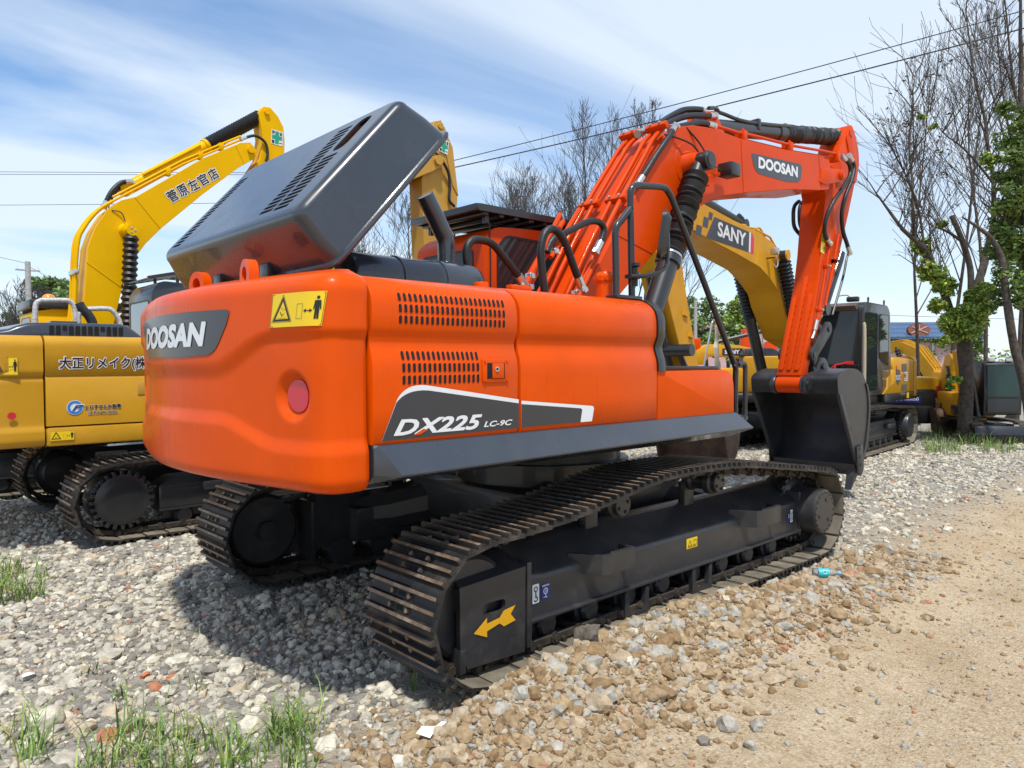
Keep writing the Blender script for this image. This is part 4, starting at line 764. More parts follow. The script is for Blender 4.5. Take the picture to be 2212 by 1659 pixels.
mb.build('mirror',[M['black'],M['mirror']],A,smooth=40,fixn=True)
# ================================================================ the other machines in the yard
def simple_frame(root,sg,mt,sprocket=-1,z=0):
    # a plainer track frame; the drive sprocket at the end given by its sign
    Y=lambda y:sg*y; mb=MB()
    mb.box((.05,Y(1.17),.38+z),(3.1,.28,.26),.03); mb.prism([(-1.5,.5+z),(1.55,.5+z),(1.4,.58+z),(-1.35,.58+z)],Y(1.02),Y(1.30),'y'); mb.box((.05,Y(1.31),.27+z),(3.1,.04,.02),.004); mb.box((.05,Y(.93),.36+z),(2.4,.2,.22),.02); mb.box((sprocket*-1.5,Y(1.19),.38+z),(.04,.33,.3),.01)
    fr=mb.build('track_frame',mt,root,smooth=30)
    for x0 in (-.9,.7):
        mb=MB(); mb.box((x0,Y(1.345),.47+z),(.4,.09,.09),.02); mb.build('step',mt,fr)
    cx=-1.83*(1 if sprocket<0 else -1); mb=MB()
    mb.lathe((cx,Y(1.02),.42+z),(0,sg,0),[(0,.2),(.05,.27),(.2,.27),(.22,.22),(.30,.235),(.33,.235),(.345,.2),(.35,.14),(.3501,0)],36)
    for k in range(24): a=k*PI/12; mb.box((cx+.25*math.cos(a),Y(1.32),.42+z+.25*math.sin(a)),(.06,.06,.035),.006,rot=(-a,'Y'))
    mb.build('sprocket',mt,fr,smooth=35)
    mb=MB(); mb.lathe((-cx,Y(1.12),.42+z),(0,sg,0),[(0,.1),(.01,.27),(.15,.27),(.16,.1)],28); mb.build('idler',mt,fr)
    mb=MB(); mb.box((.02,Y(1.17),.2+z),(2.9,.05,.06))
    for k in range(8): x=-1.25+k*.36; mb.lathe((x,Y(1.07),.19+z),(0,sg,0),[(0,.1),(.18,.1),(.22,.07)],14)
    mb.build('track_rollers',mt,fr)
    return fr
STOP=[(1.93,.74),(1.4,.80),(.6,.85),(0,.84),(-.6,.85),(-1.3,.80),(-1.80,.783)]
def wrap_path(hw,xf,xr,bulge,rc=.12):
    # plan of a counterweight: right side, back, left side
    P=[(xf,-hw),(xr+.25,-hw),(xr+.15,-hw+.02),(xr+.08,-hw+.09),(xr+.04,-hw+.2),(xr-bulge*.5,-hw*.5),(xr-bulge,0),(xr-bulge*.5,hw*.5),(xr+.04,hw-.2),(xr+.08,hw-.09),(xr+.15,hw-.02),(xr+.25,hw),(xf,hw)]
    return cat([(x,y,0) for x,y in P],6)
def weight(root,m,hw,xf,xr,z0,z1,bulge=.15,belt=None,name='counterweight',r=.10):
    p=wrap_path(hw,xf,xr,bulge); zs=[z0+(z1-z0)*k/40 for k in range(41)]; mb=MB(); rings=[]
    for z in zs:
        a=0
        if z>z1-r: q=(z-(z1-r))/r; a=r*(1-math.sqrt(max(0,1-q*q*.995)))
        if z<z0+r*.7: q=((z0+r*.7)-z)/(r*.7); a=r*.7*(1-math.sqrt(max(0,1-q*q*.995)))
        if belt: a+=.02*math.exp(-((z-belt[0])/.02)**2)+.02*sst((belt[0]-z)/.03+.5)*sst((z-belt[1])/.03+.5)
        row=[]
        for i,v in enumerate(p):
            t=(p[min(i+1,len(p)-1)]-p[max(i-1,0)]).normalized(); n=Vector((-t.y,t.x,0))
            if n.x>0 and abs(v.y)<hw*.8: n=-n
            if abs(n.y)>.5 and n.y*v.y<0: n=-n
            row.append((v.x-n.x*a,v.y-n.y*a,z))
        rings.append(row)
    mb.loft(rings,caps=True); return mb.build(name,m,root,smooth=40,fixn=True)
def sidebox(root,m,name,x0,x1,y0,y1,z0,z1,r=.08,belt=None,right=True,smooth=40):
    # a house panel: flat sides, rounded shoulder
    ys=y0; mb=MB(); P=[(y1,z0),(y1,z1)]; n=6
    sgn=-1 if y0<y1 else 1
    for k in range(n+1): a=k/n*PI/2; P.append((y0-sgn*r+sgn*r*math.sin(a) if False else (y0+(-sgn)*r*(1-math.sin(a))),z1-r+r*math.cos(a)))
    if belt:
        for b in belt: P+=[(y0,b+.03),(y0-sgn*.022,b),(y0,b-.03)]
    P.append((y0,z0)); mb.prism(P,x0,x1,'x'); return mb.build(name,m,root,smooth=smooth,fixn=True)
# ---------------------------------------------------------------- B: ochre machine alongside
B=thing('excavator','ochre excavator with black hood and black Japanese lettering, beside the orange machine','excavator',(-.37,4.70,-.02),0,'excavators parked in the left row')
for s in(-1,1): make_track(B,s*1.1975,.555,(-1.9,.42),(1.83,.415),.36,[(x-.0,z) for x,z in STOP],49,.2); simple_frame(B,s,M['black'],-1)
mb=MB(); mb.box((0,0,.6),(1.6,1.7,.3),.05); mb.lathe((0,0,.72),(0,0,1),[(0,.65),(.3,.65)],36); mb.build('car_body',M['black'],B)
cwb=weight(B,M['ochre'],1.35,-2.44,-2.98,.965,1.945,.16,belt=(1.585,1.13))
db=sidebox(B,M['ochre'],'engine_door',-2.425,-1.0,-1.35,-.3,1.145,1.945,.09,belt=(1.585,)); mb=MB(); mb.box((-1.2,-1.30,1.05),(2.45,.10,.17),.02); mb.build('side_sill',M['ochre'],B)
sidebox(B,M['ochre'],'pump_door',-.99,.1,-1.35,-.3,1.145,1.945,.09,belt=(1.585,))
mb=MB(); mb.box((-.9,0,1.15),(3.0,2.3,.35),.03); mb.box((-1.3,.2,1.7),(1.9,1.9,.35),.03); mb.build('upper_frame',M['black'],B)
# black hood with slots, low over the counterweight
mb=MB(); rings=[]
for x,zt in ((-2.95,1.95),(-2.80,1.985),(-2.66,2.005),(-2.60,2.035),(-2.52,2.062),(-2.40,2.068),(-1.77,2.075),(-1.70,2.05),(-1.64,2.005),(-1.58,1.95)):
    rings.append([(x,-1.20,1.93),(x,-1.20,min(zt,1.95)),(x,-1.195,max(1.94,zt-.03)),(x,-1.17,max(1.945,zt-.004)),(x,-1.13,max(1.95,zt)),(x,.6,max(1.95,zt+.02)),(x,.6,1.93)])
mb.loft(rings); hb=mb.build('engine_hood',M['slate'],B,smooth=50,fixn=True)
mb=MB(); hp=side_plane(-1.20)
for k in range(12):
    x=-2.36+k*.0515; flat(mb,[tuple(p) for p in rrect(x,1.955 if k not in(2,8) else 1.995,x+.036,2.04,.006,3)],hp,.003)
mb.build('painted_hood_slots',M['hole'],hb,smooth=0)  # flat dark sheets on the hood side, slot shade put in as colour
mb=MB(); C=cat([(-1.90,-.7,2.02),(-1.90,-.7,2.10),(-1.93,-.7,2.17),(-1.99,-.7,2.24),(-2.015,-.7,2.29)],5); mb.tube(C,[.045]*len(C),16,caps=False); mb.cyl((-2.0,-.7,2.26),(-2.01,-.7,2.275),.04,seg=14); mb.build('exhaust_pipe',M['black'],B,smooth=60)
for P in ([(-2.38,2.02),(-2.375,2.24),(-2.34,2.29),(-2.30,2.30),(-2.13,2.31),(-2.09,2.30),(-2.05,2.24),(-2.04,2.03)],[(-2.02,2.05),(-2.02,2.16),(-1.99,2.21),(-1.93,2.235),(-1.76,2.245),(-1.71,2.22),(-1.66,2.14),(-1.64,2.06)]):
    mb=MB(); mb.tube(cat([(x,-.7,z) for x,z in P],4),.024,10); mb.build('handrail',mat('plastic_wrapped_rail',(.5,.49,.46),.35,var=.25,vscale=40,bump=.5,bscale=60),B,smooth=60)
mb=MB(); mb.box((-2.16,-.7,2.09),(.22,.2,.03),.01); mb.build('air_intake',M['slate'],B)
# black cab
Xc,Yc=-1.03,.35; mb=MB(); P=rpoly([(Xc,1.2),(.75,1.2),(.75,1.8),(.6,2.6),(Xc+.1,2.68),(Xc,2.55)],[.02,.05,.1,.1,.12,.08],4); mb.prism([tuple(p) for p in P],Yc,1.25,'y',.04,2); cb_=mb.build('cab',mat('blue_black_cab_paint',(.022,.027,.034),.35,coat=.4,var=.1),B,smooth=40)
cr=Plane((Xc,0,0),(0,-1,0),(0,0,1)); pane([(-1.17,1.6),(-.46,1.6),(-.46,2.44),(-1.17,2.44)],cr,'rear_window',cb_,mat('pale_cab_glass',(.10,.15,.19),.08,spec=.9,coat=.5)); pane([(-.85,1.7),(.55,1.7),(.45,2.5),(-.85,2.5)],side_plane(Yc),'side_window',cb_)
mb=MB(); zg=2.72
for y in (Yc-.03,1.28): mb.prism([(Xc-.05,zg),(Xc+.45,zg+.12),(.9,zg+.12),(.9,zg+.08),(Xc+.45,zg+.08),(Xc-.05,zg-.04)],y-.02,y+.02,'y')
for k in range(16): x=Xc+.45+k*.09; mb.box((x,.81,zg+.09),(.03,.95,.012))
for k in range(6): x=Xc+k*.08; mb.box((x,.81,zg-.01+.24*(x-Xc)),(.03,.95,.012))
for k in range(5): mb.box((.1,.42+k*.2,zg+.09),(1.5,.015,.015)); 
for x in (Xc+.3,.4):
    for y in (Yc+.02,1.2): mb.box((x,y,2.72),(.03,.03,.16))
mb.build('roof_guard',M['black'],cb_)
mb=MB(); mb.lathe((-2.92,1.0,1.6),(0,0,1),[(0,.02),(.3,.02)],8); mb.build('rear_post',M['black'],B)
# raised dull-ochre boom and hanging arm
mb=MB(); BB=[(.0,1.7),(.5,1.72),(1.1,2.9),(1.7,3.75),(2.15,4.22),(2.62,4.45),(2.80,4.55),(2.84,4.68),(2.70,4.76),(2.45,4.68),(2.0,4.55),(1.3,4.25),(.7,3.5),(.0,2.2)]
mb.prism(BB,-.25,.25,'y',.01,1); mb.cyl((2.72,-.30,4.63),(2.72,.30,4.63),.07,seg=18); bmb=mb.build('boom',M['ochre2'],B,smooth=30)
mb=MB(); bellows(mb,(1.5,0,4.48),(2.78,0,5.12),.09,18,14,.15); mb.tube([(.3,0,3.4),(1.5,0,4.48)],.09,14); mb.build('arm_cylinder',M['rubber'],B,smooth=40)
mb=MB(); AB=[(2.72,5.22),(2.84,5.26),(2.93,5.18),(3.03,4.97),(3.09,4.80),(3.16,4.15),(3.14,4.0),(3.0,3.0),(2.9,2.2),(2.55,2.2),(2.55,3.0),(2.52,3.75),(2.50,4.35),(2.66,4.75),(2.70,5.05)]
mb.prism(AB,-.16,.16,'y',.008,1); mb.prism([(2.70,5.05),(2.84,5.26),(3.06,4.9),(3.16,4.2),(3.05,4.35),(2.95,4.75)],-.175,.175,'y'); mb.cyl((2.83,-.2,5.17),(2.83,.2,5.17),.045,seg=16); amb=mb.build('arm',M['ochre2'],B,smooth=30)
safety_cross(Plane((2.80,-.176,4.80),(1,0,-.16),(.16,0,1)),.16,.20,amb)
warn_label(Plane((2.64,-.161,3.70),(1,0,0),(0,0,1)),.10,.20,amb,vert=True)
hose([(2.50,-.26,4.74),(2.72,-.24,4.72),(2.93,-.22,4.52),(2.98,-.2,4.3),(2.97,-.2,4.1),(3.13,-.2,4.0)],.022,par=amb); hose([(3.12,-.12,4.02),(3.15,-.1,3.8),(3.10,-.1,3.5)],.03,'bucket_cylinder',amb,M['black'])
# lettering and stickers
sp_=side_plane(-1.352)
def outlined(txt,x0,y0,x1,y1,par,pm=sp_,b=.02,w=.05,name='lettering',h=.003,cols=None):
    mb=MB(); g=(y1-y0)*.07; textmb(mb,txt,pm,x0-g,y0-g,x1+g,y1+g,h,b+w,mi=0); textmb(mb,txt,pm,x0,y0,x1,y1,h+.0015,b,mi=1); return mb.build(name,cols or [M['white'],M['blackv']],par,smooth=0)
outlined('大正リメイク(株)',-2.32,1.632,-1.575,1.757,db)
mb=MB(); lx,lz=-2.205,1.302; flat(mb,circ(lx,lz,.066,28),sp_,.003,mi=0); ring(mb,circ(lx,lz,.061,28),circ(lx,lz,.038,28),sp_,.0045,1)
flat(mb,[(lx-.035,lz-.03),(lx+.005,lz+.03),(lx+.075,lz+.03),(lx+.07,lz+.012),(lx+.015,lz+.012),(lx-.005,lz-.03)],sp_,.006,mi=0); flat(mb,[(lx-.025,lz-.03),(lx+.01,lz+.022),(lx+.07,lz+.022),(lx+.066,lz+.012),(lx+.018,lz+.012),(lx+.012,lz+.002),(lx+.04,lz+.002),(lx+.037,lz-.008),(lx+.006,lz-.008),(lx-.006,lz-.03)],sp_,.0075,mi=2)
mb.build('emblem',[M['white'],M['blue2'],M['bluev']],db,smooth=0)
outlined('とひすせんか装備',-2.125,1.285,-1.83,1.325,db,w=.03,b=.02); outlined('はわNO-2056',-2.10,1.235,-1.86,1.268,db,w=.03,b=.01)
warn_label(lambda a,b,h=0:side_plane(-1.350)(-2.41+a,1.025+b,h),.19,.085,bpy.data.objects[cwb.name],.004) if False else None
mb=MB(); mb.box((-1.62,-1.353,1.46),(.12,.006,.12),.002); mb.build('latch',M['ochre2'],db)
# CW stickers, on the right-hand corner of the weight
cp_=Plane((-2.79,-1.352,0),(1,0,0),(0,0,1))
mb=MB(); flat(mb,circ(-2.68,1.25,.032,20),side_plane(-1.352),.004); mb.build('reflector',M['red'],cwb,smooth=0)
warn_label(lambda a,b,h=0:side_plane(-1.352)(-2.735+a-.15*(1-a/.28) if False else -2.83+a*.72,1.60+b,h+.006+.035*max(0,1-a/.16)*-1),.28,.155,cwb,.004)
warn_label(lambda a,b,h=0:side_plane(-1.352)(-2.405+a,1.015+b,h+.004),.19,.085,B,.004)
# ---------------------------------------------------------------- C: bright yellow machine behind it
Cm=thing('excavator','bright yellow excavator with lettered boom and amber beacon, farthest left behind the ochre one','excavator',(-2.1,8.25,-.02),0,'excavators parked in the left row')
for s in(-1,1): make_track(Cm,s*1.1975,.555,(-1.85,.42),(1.83,.415),.36,STOP,49,.2,detail=False,shoes=False); simple_frame(Cm,s,M['black'],-1)
mb=MB(); mb.box((0,0,.6),(1.6,1.7,.3),.05); mb.lathe((0,0,.72),(0,0,1),[(0,.65),(.3,.65)],36); mb.build('car_body',M['black'],Cm)
weight(Cm,M['yellow'],1.3,-1.9,-2.4,.98,1.85,.15); sidebox(Cm,M['yellow'],'engine_door',-1.89,.3,-1.3,-.3,1.1,1.85,.08); mb=MB(); mb.box((-.7,0,1.2),(3.0,2.2,.4),.03); mb.build('upper_frame',M['black'],Cm); mb=MB(); mb.box((-1.2,-.2,1.9),(1.3,1.7,.16),.05); mb.build('engine_hood',M['black'],Cm)
ox=2.1; tr=lambda P:[(x+ox,z) for x,z in P]
CB=tr([(-1.45,1.6),(-.98,1.7),(-1.05,2.31),(-.94,2.8),(-.79,3.25),(-.58,3.56),(-.34,3.83),(.30,4.45),(.88,4.97),(1.17,5.18),(1.22,5.32),(1.10,5.44),(.93,5.40),(.3,5.02),(-.70,4.26),(-.92,4.17),(-1.12,3.98),(-1.28,3.70),(-1.37,3.43),(-1.47,2.3),(-1.6,1.7)])
mb=MB(); mb.prism(CB,-.22,.22,'y',.006,1)
for s in(-1,1): mb.prism(CB,s*.22,s*.245,'y',.004,1); mb.lathe((ox-.86,s*.24,3.72),(0,s,0),[(0,.17),(.006,.165),(.007,.11),(.05,.085),(.13,.08)],24); mb.cyl((ox+1.10,s*.2,5.31),(ox+1.10,s*.30,5.31),.06,seg=16); mb.tube([(ox-.72,s*.247,4.24),(ox-.36,s*.247,3.81)],.007,6); mb.tube([(ox-1.40,s*.247,3.2),(ox-.92,s*.247,2.85)],.006,6); mb.tube([(ox+.85,s*.247,5.33),(ox+.98,s*.247,5.07)],.007,6)
cbm=mb.build('boom',M['yellow'],Cm,smooth=30)
pb=Plane((ox-.16,-.246,4.18),(.82,0,.572),(-.572,0,.82)); 
for k,ch in enumerate('菅原左官店'): outlined(ch,k*.195,.06,k*.195+.165,.235,cbm,pb,.02,.05)
for y in (-.2,-.1,.05):
    mb=MB(); mb.tube(cat([(ox-1.66,y,1.9),(ox-1.56,y,2.5),(ox-1.50,y,3.42),(ox-1.40,y,3.72),(ox-1.22,y,3.98),(ox-1.02,y,4.15)],4),.026,8); mb.build('hydraulic_pipe',M['yellow'],cbm,smooth=60)
for dz in (0,.06):
    mb=MB(); mb.tube([(ox-1.02,-.2,4.15+dz),(ox+.0,-.2,4.88+dz),(ox+.6,-.2,5.25+dz),(ox+.95,-.2,5.46+dz)],.018,8); mb.build('hydraulic_pipe',M['yellow'],cbm,smooth=60)
for x,z in ((-.22,4.72),(.28,5.07),(.62,5.28)): mb=MB(); mb.box((ox+x,-.19,z),(.07,.1,.12),.01); mb.build('pipe_clamp',M['yellow'],cbm)
for z in (2.45,3.05): mb=MB(); mb.box((ox-1.53,-.08,z),(.06,.36,.07),.01); mb.build('pipe_clamp',M['steel'],cbm)
hose([(ox-1.12,-.15,4.08),(ox-1.02,-.15,4.30),(ox-.88,-.12,4.46),(ox-.75,-.1,4.50)],.035,par=cbm); hose([(ox-1.05,-.05,4.13),(ox-.95,-.05,4.32),(ox-.82,-.05,4.45),(ox-.7,-.05,4.48)],.03,par=cbm); hose([(ox-1.05,-.25,4.0),(ox-.93,-.28,3.98),(ox-.88,-.3,3.85)],.008,'cable',cbm,steel_end=(0,0))
mb=MB(); a=Vector((ox-.78,0,4.40)); b=Vector((ox+1.42,0,6.02)); PT=lambda t:a.lerp(b,t); mb.cyl((a.x,-.1,a.z),(a.x,.1,a.z),.1,seg=16); mb.tube([PT(0),PT(.55),PT(.551),PT(.57)],[.10,.10,.115,.115],18); mb.tube([PT(.1)+Vector((0,-.1,.08)),PT(.5)+Vector((0,-.1,.06))],.02,8); acm=mb.build('arm_cylinder',M['yellow'],Cm,smooth=40)
mb=MB(); bellows(mb,PT(.565),PT(.985),.11,22,16,.22); mb.build('bellows',M['rubber'],acm,smooth=40)
mb=MB(); AC=tr([(1.30,6.02),(1.38,6.13),(1.50,6.14),(1.64,6.02),(1.74,5.85),(1.76,5.62),(1.74,5.2),(1.68,4.4),(1.6,3.4),(1.3,3.4),(1.18,4.6),(1.16,5.0),(1.30,5.22),(1.36,5.6)])
mb.prism(AC,-.16,.16,'y',.008,1); mb.cyl((ox+1.43,-.2,6.04),(ox+1.43,.2,6.04),.045,seg=14); acm2=mb.build('arm',M['yellow'],Cm,smooth=30)
safety_cross(Plane((ox+1.50,-.163,5.52),(1,0,-.06),(.06,0,1)),.21,.25,acm2); hose([(ox+.98,-.22,5.48),(ox+1.2,-.2,5.58),(ox+1.38,-.2,5.5),(ox+1.42,-.2,5.3),(ox+1.36,-.19,5.1)],.024,par=acm2)
mb=MB(); mb.cyl((ox-.84,-.35,3.70),(ox-.84,-.52,3.70),.085,seg=20,mi=1); 
for k in range(3): an=k*2.1; mb.cyl((ox-.84+.035*math.cos(an),-.52,3.70+.035*math.sin(an)),(ox-.84+.035*math.cos(an),-.53,3.70+.035*math.sin(an)),.014,seg=6,mi=2)
mb.tube([(ox-.84,-.43,3.70),(ox-.95,-.43,1.5)],.07,12,mi=0); bcm=mb.build('boom_cylinder',[M['black'],M['yellow'],M['steel']],Cm,smooth=40); mb=MB(); bellows(mb,(ox-.84,-.43,3.62),(ox-.92,-.43,2.1),.10,17,14,.3); mb.build('bellows',M['rubber'],bcm,smooth=30)
# cab of the yellow machine: yellow rear, black roof with a visor, beacon
mb=MB(); P=rpoly([(.10,1.2),(1.5,1.2),(1.5,2.4),(.5,2.56),(.10,2.48)],[.02,.05,.1,.05,.06],4); mb.prism([tuple(p) for p in P],.35,1.25,'y',.04,2); ccb=mb.build('cab',M['yellow'],Cm,smooth=40)
pane([(-1.05,1.9),(-.42,1.9),(-.42,2.40),(-1.05,2.40)],Plane((.10,0,0),(0,-1,0),(0,0,1)),'rear_window',ccb)
mb=MB(); mb.box((.75,.8,2.60),(1.35,1.0,.13),.02); mb.prism([(1.2,2.66),(1.2,2.50),(1.35,2.34),(1.40,2.34),(1.28,2.52)],1.25,1.75,'x') if False else mb.add([(.15,1.30,2.66),(.9,1.30,2.66),(.9,1.62,2.52),(.2,1.62,2.50),(.15,1.30,2.55),(.9,1.30,2.55),(.9,1.66,2.30),(.2,1.66,2.28)],[(0,1,2,3),(4,7,6,5),(0,3,7,4),(1,5,6,2),(3,2,6,7)]); mb.build('roof',M['black'],ccb)
mb=MB(); mb.lathe((.45,1.0,2.66),(0,0,1),[(0,.08),(.02,.10),(.09,.095),(.13,.07),(.15,.03),(.151,0)],18); mb.build('beacon',mat('amber_beacon_lens',(.75,.26,.01),.15,coat=.6),ccb,smooth=60)
# ---------------------------------------------------------------- D: golden yellow machine facing us, beyond the bucket
DH=3.223; D=thing('excavator','golden yellow excavator with black cab facing left, beyond the raised orange arm','excavator',(9.425,2.40,-.02),DH,'golden yellow excavators at the back of the yard')
for s in(1,-1): make_track(D,s*1.1975,.555,(-2.0,.42),(1.85,.415),.36,[(1.95,.74),(1.4,.80),(.6,.83),(0,.84),(-.6,.80),(-1.3,.70),(-1.9,.60)] if False else STOP,49,.2,shoes=s>0)
for s in(1,-1):
    fr=simple_frame(D,s,M['frame'],-1); 
    mb=MB(); mb.lathe((-1.83,s*1.15,.42),(0,s,0),[(0,.22),(.1,.24),(.30,.24),(.325,.225),(.3251,0)],32); mb.build('final_drive',M['frame'],fr)
mb=MB(); mb.box((0,0,.6),(1.6,1.7,.3),.05); mb.lathe((0,0,.72),(0,0,1),[(0,.65),(.3,.65)],36); mb.build('car_body',M['black'],D)
mb=MB(); mb.box((-1.2,0,.98),(3.9,2.3,.16),.03); mb.prism([(-.9,.9),(-3.2,.9),(-3.25,1.06),(-.9,1.06)],1.1,1.26,'y',.02); mb.build('upper_frame',M['black'],D)
weight(D,M['sany'],1.27,-2.9,-3.30,.92,1.78,.15)
mb=MB(); HP=[(-2.92,1.06),(-2.92,1.70),(-2.3,1.74),(-1.85,1.76),(-1.45,1.75),(-1.38,1.60),(-1.40,1.50),(-1.2,1.40),(-1.02,1.36),(-.98,1.15),(-.75,1.06)]
mb.prism([tuple(p) for p in rpoly(HP,[.02,.06,.05,.05,.08,.06,.05,.05,.05,.05,.02],4)],.9,1.26,'y',.02); hD=mb.build('side_panel',M['sany'],D,smooth=35)
mb=MB(); mb.prism([(-3.0,1.06),(-2.95,1.8),(-.2,1.8),(-.2,1.06)],-1.26,.9,'y',.05); mb.build('engine_housing',M['sany'],D,smooth=35)
dp=Plane((0,1.261,0),(-1,0,0),(0,0,1))
mb=MB()
for k in range(7): x=1.08+k*.0; z=1.17+k*.036; flat(mb,[(1.09,z),(1.28,z+.03),(1.28,z+.048),(1.09,z+.018)],dp,.003)
mb.build('vent_grille',M['ochre2'],hD,smooth=0)
mb=MB(); flat(mb,rrect(1.98,1.48,2.36,1.63,.02),dp,.003); flat(mb,rrect(2.0,1.09,2.38,1.22,.02),dp,.003); mb.build('vent_panel',M['black'],hD,smooth=0)
mb=MB(); flat(mb,[(1.58,1.52),(1.86,1.52),(1.90,1.45),(1.90,1.28),(1.80,1.22),(1.68,1.22),(1.60,1.30)][::-1],dp,.003,mi=0); flat(mb,[(1.57,1.53),(1.70,1.53),(1.64,1.60),(1.6,1.60)],dp,.003,mi=3); flat(mb,[(1.6,1.31),(1.88,1.31),(1.88,1.42),(1.6,1.42)],dp,.0045,mi=0); textmb(mb,'SY215C',dp,1.56,1.315,1.88,1.41,.006,.05,mi=1)
mb.build('model_badge',[M['charcoal'],M['white'],M['blackv'],M['redv']],hD,smooth=0)
mb=MB(); flat(mb,rrect(2.18,1.28,2.42,1.46,.01),dp,.004,mi=0); 
for k in range(4): line2(mb,(2.20,1.31+k*.04),(2.40,1.31+k*.04),.018,dp,.0055,1)
flat(mb,[(2.18,1.36),(2.28,1.36),(2.28,1.42),(2.18,1.42)],dp,.007,mi=2); mb.build('dealer_sticker',[M['white'],M['blue2'],M['redv']],hD,smooth=0)
mb=MB(); flat(mb,rrect(2.35,.93,2.52,1.04,.004),Plane((0,1.262,0),(-1,0,0),(0,0,1)),.004); mb.build('yellow_label',M['yellowv'],D,smooth=0)
# cab of the golden machine
mb=MB(); P=rpoly([(-1.28,1.06),(.42,1.06),(.46,1.7),(.40,2.66),(.26,2.74),(-1.05,2.74),(-1.22,2.62),(-1.30,1.55)],[.02,.05,.2,.1,.1,.1,.1,.05],4); mb.prism([tuple(p) for p in P],.30,1.25,'y',.05,2); cD=mb.build('cab',M['black'],D,smooth=40)
dc=Plane((0,1.25,0),(-1,0,0),(0,0,1)); pane([(-.28,1.15),(.42,1.15),(.42,2.55),(-.28,2.55)],dc,'door_window',cD,fr=.01); pane([(.55,1.75),(1.12,1.6),(1.12,2.55),(.55,2.55)],dc,'side_window',cD,fr=.01)
dfp=Plane((.512,0,0),(0,1,0),(-.03,0,1)); pane([(.36,1.6),(1.19,1.6),(1.19,2.58),(.36,2.58)],dfp,'windscreen',cD,fr=.006); pane([(.36,1.12),(1.19,1.12),(1.19,1.52),(.36,1.52)],dfp,'lower_windscreen',cD,fr=.006)
mb=MB(); mb.box((.52,.78,1.62),(.03,.9,.03)); mb.box((.52,.78,1.15),(.03,.9,.03))
for k in range(9): mb.box((.52,.36+k*.1,1.38),(.012,.012,.46))
mb.build('window_guard',M['black'],cD)
mb=MB(); mb.tube([(.58,.4,1.2),(.60,.85,1.62),(.56,1.05,1.66)],.016,6); mb.tube([(.60,.85,1.62),(.60,.8,1.15)],.022,6); mb.box((.56,1.08,1.66),(.02,.14,.06)); mb.build('red_strap',M['redv'],cD)
mb=MB(); mb.tube(cat([(.50,1.29,2.35),(.50,1.31,2.2),(.50,1.31,1.25),(.44,1.28,1.1)],3),.03,8); mb.build('wrapped_grab_rail',mat('kraft_wrapped_rail',(.42,.36,.26),.7,bump=.6,bscale=40),cD,smooth=60)
mb=MB(); mb.box((.30,1.05,2.79),(.12,.2,.09),.02); mb.tube(cat([(.25,1.0,2.82),(.2,.9,2.88),(.25,.75,2.86)],4),.008,6); mb.build('work_lamp',M['black'],cD)
for x in (-.05,-1.0): mb=MB(); mb.tube(circ3:=[(x+.03*math.cos(t),1.2,2.80+.04*math.sin(t)) for t in [k*PI/6 for k in range(12)]]+[(x+.03,1.2,2.80)],.010,6); mb.cyl((x,1.2,2.72),(x,1.2,2.77),.014,seg=6); mb.build('lifting_ring',M['black'],cD)
mb=MB(); mb.add([(.47,.32,2.58),(.47,1.18,2.58),(.56,1.16,2.66),(.56,.34,2.66),(.40,.32,2.72),(.40,1.18,2.72)],[(0,1,2,3),(3,2,5,4),(0,3,4),(1,5,2)]); mb.build('sun_visor',mat('brown_visor',(.10,.075,.06),.5),cD,smooth=0)
# boom, with badge and letters
DB=[(-.05,1.85),(.35,1.95),(1.0,2.1),(1.54,2.66),(1.68,2.88),(2.1,3.10),(2.48,3.235),(3.3,3.36),(4.1,3.46),(4.75,3.56),(5.25,3.66),(5.3,3.90),(5.1,4.02),(4.29,3.95),(3.44,3.86),(2.48,3.79),(1.91,3.68),(1.50,3.43),(1.12,3.09),(.5,2.3),(.0,2.0)]
mb=MB(); mb.prism(DB,-.262,.262,'y',.006,1)
for s in(-1,1): mb.prism(DB,s*.262,s*.285,'y',.004,1); mb.lathe((1.86,s*.284,3.47),(0,s,0),[(0,.15),(.05,.10),(.10,.09)],20); mb.tube([(2.45,s*.287,3.77),(2.60,s*.287,3.27)],.007,6)
bD=mb.build('boom',M['sany'],D,smooth=30)
db_=Plane((3.9,.286,3.68),(-1,0,-.06),(-.06,0,1))
mb=MB(); flat(mb,[(-.40,-.22),(1.02,-.19),(1.02,.13),(-.16,.13)],db_,.003,mi=0)
for x,y,s in ((-.62,-.16,.17),(-.42,.0,.16),(-.28,.12,.12)): flat(mb,[(x-s*.55,y-s*.45),(x+s*.4,y-s*.45),(x+s*.6,y+s*.45),(x-s*.35,y+s*.45)],db_,.003,mi=0)
flat(mb,[(1.02,-.19),(1.08,-.19),(1.08,.13),(1.02,.13)],db_,.003,mi=1); flat(mb,[(1.08,-.19),(1.20,-.19),(1.20,.06),(1.14,.13),(1.08,.13)],db_,.003,mi=2); textmb(mb,'SANY',db_,-.05,-.13,.90,.09,.005,.035,mi=1); mb.build('badge',[M['charcoal'],M['white'],mat('crimson_vinyl',(.62,.03,.08),.4)],bD,smooth=0)
mb=MB(); mb.tube([(.4,.2,2.35),(1.05,.2,3.15),(1.45,.2,3.54),(1.88,.2,3.80),(2.5,.2,3.86)],.02,8); mb.tube([(.4,.1,2.35),(1.05,.1,3.15),(1.45,.1,3.54),(1.88,.1,3.82)],.02,8); mb.build('hydraulic_pipe',M['sany'],bD,smooth=60)
mb=MB(); mb.tube(cat([(1.9,.12,3.80),(2.1,.12,3.93),(2.3,.12,3.90),(2.7,.12,3.88)],4),.018,8); mb.box((2.75,.1,3.86),(.12,.12,.1),.01); mb.build('pipe_bridge',M['sany'],bD,smooth=60)
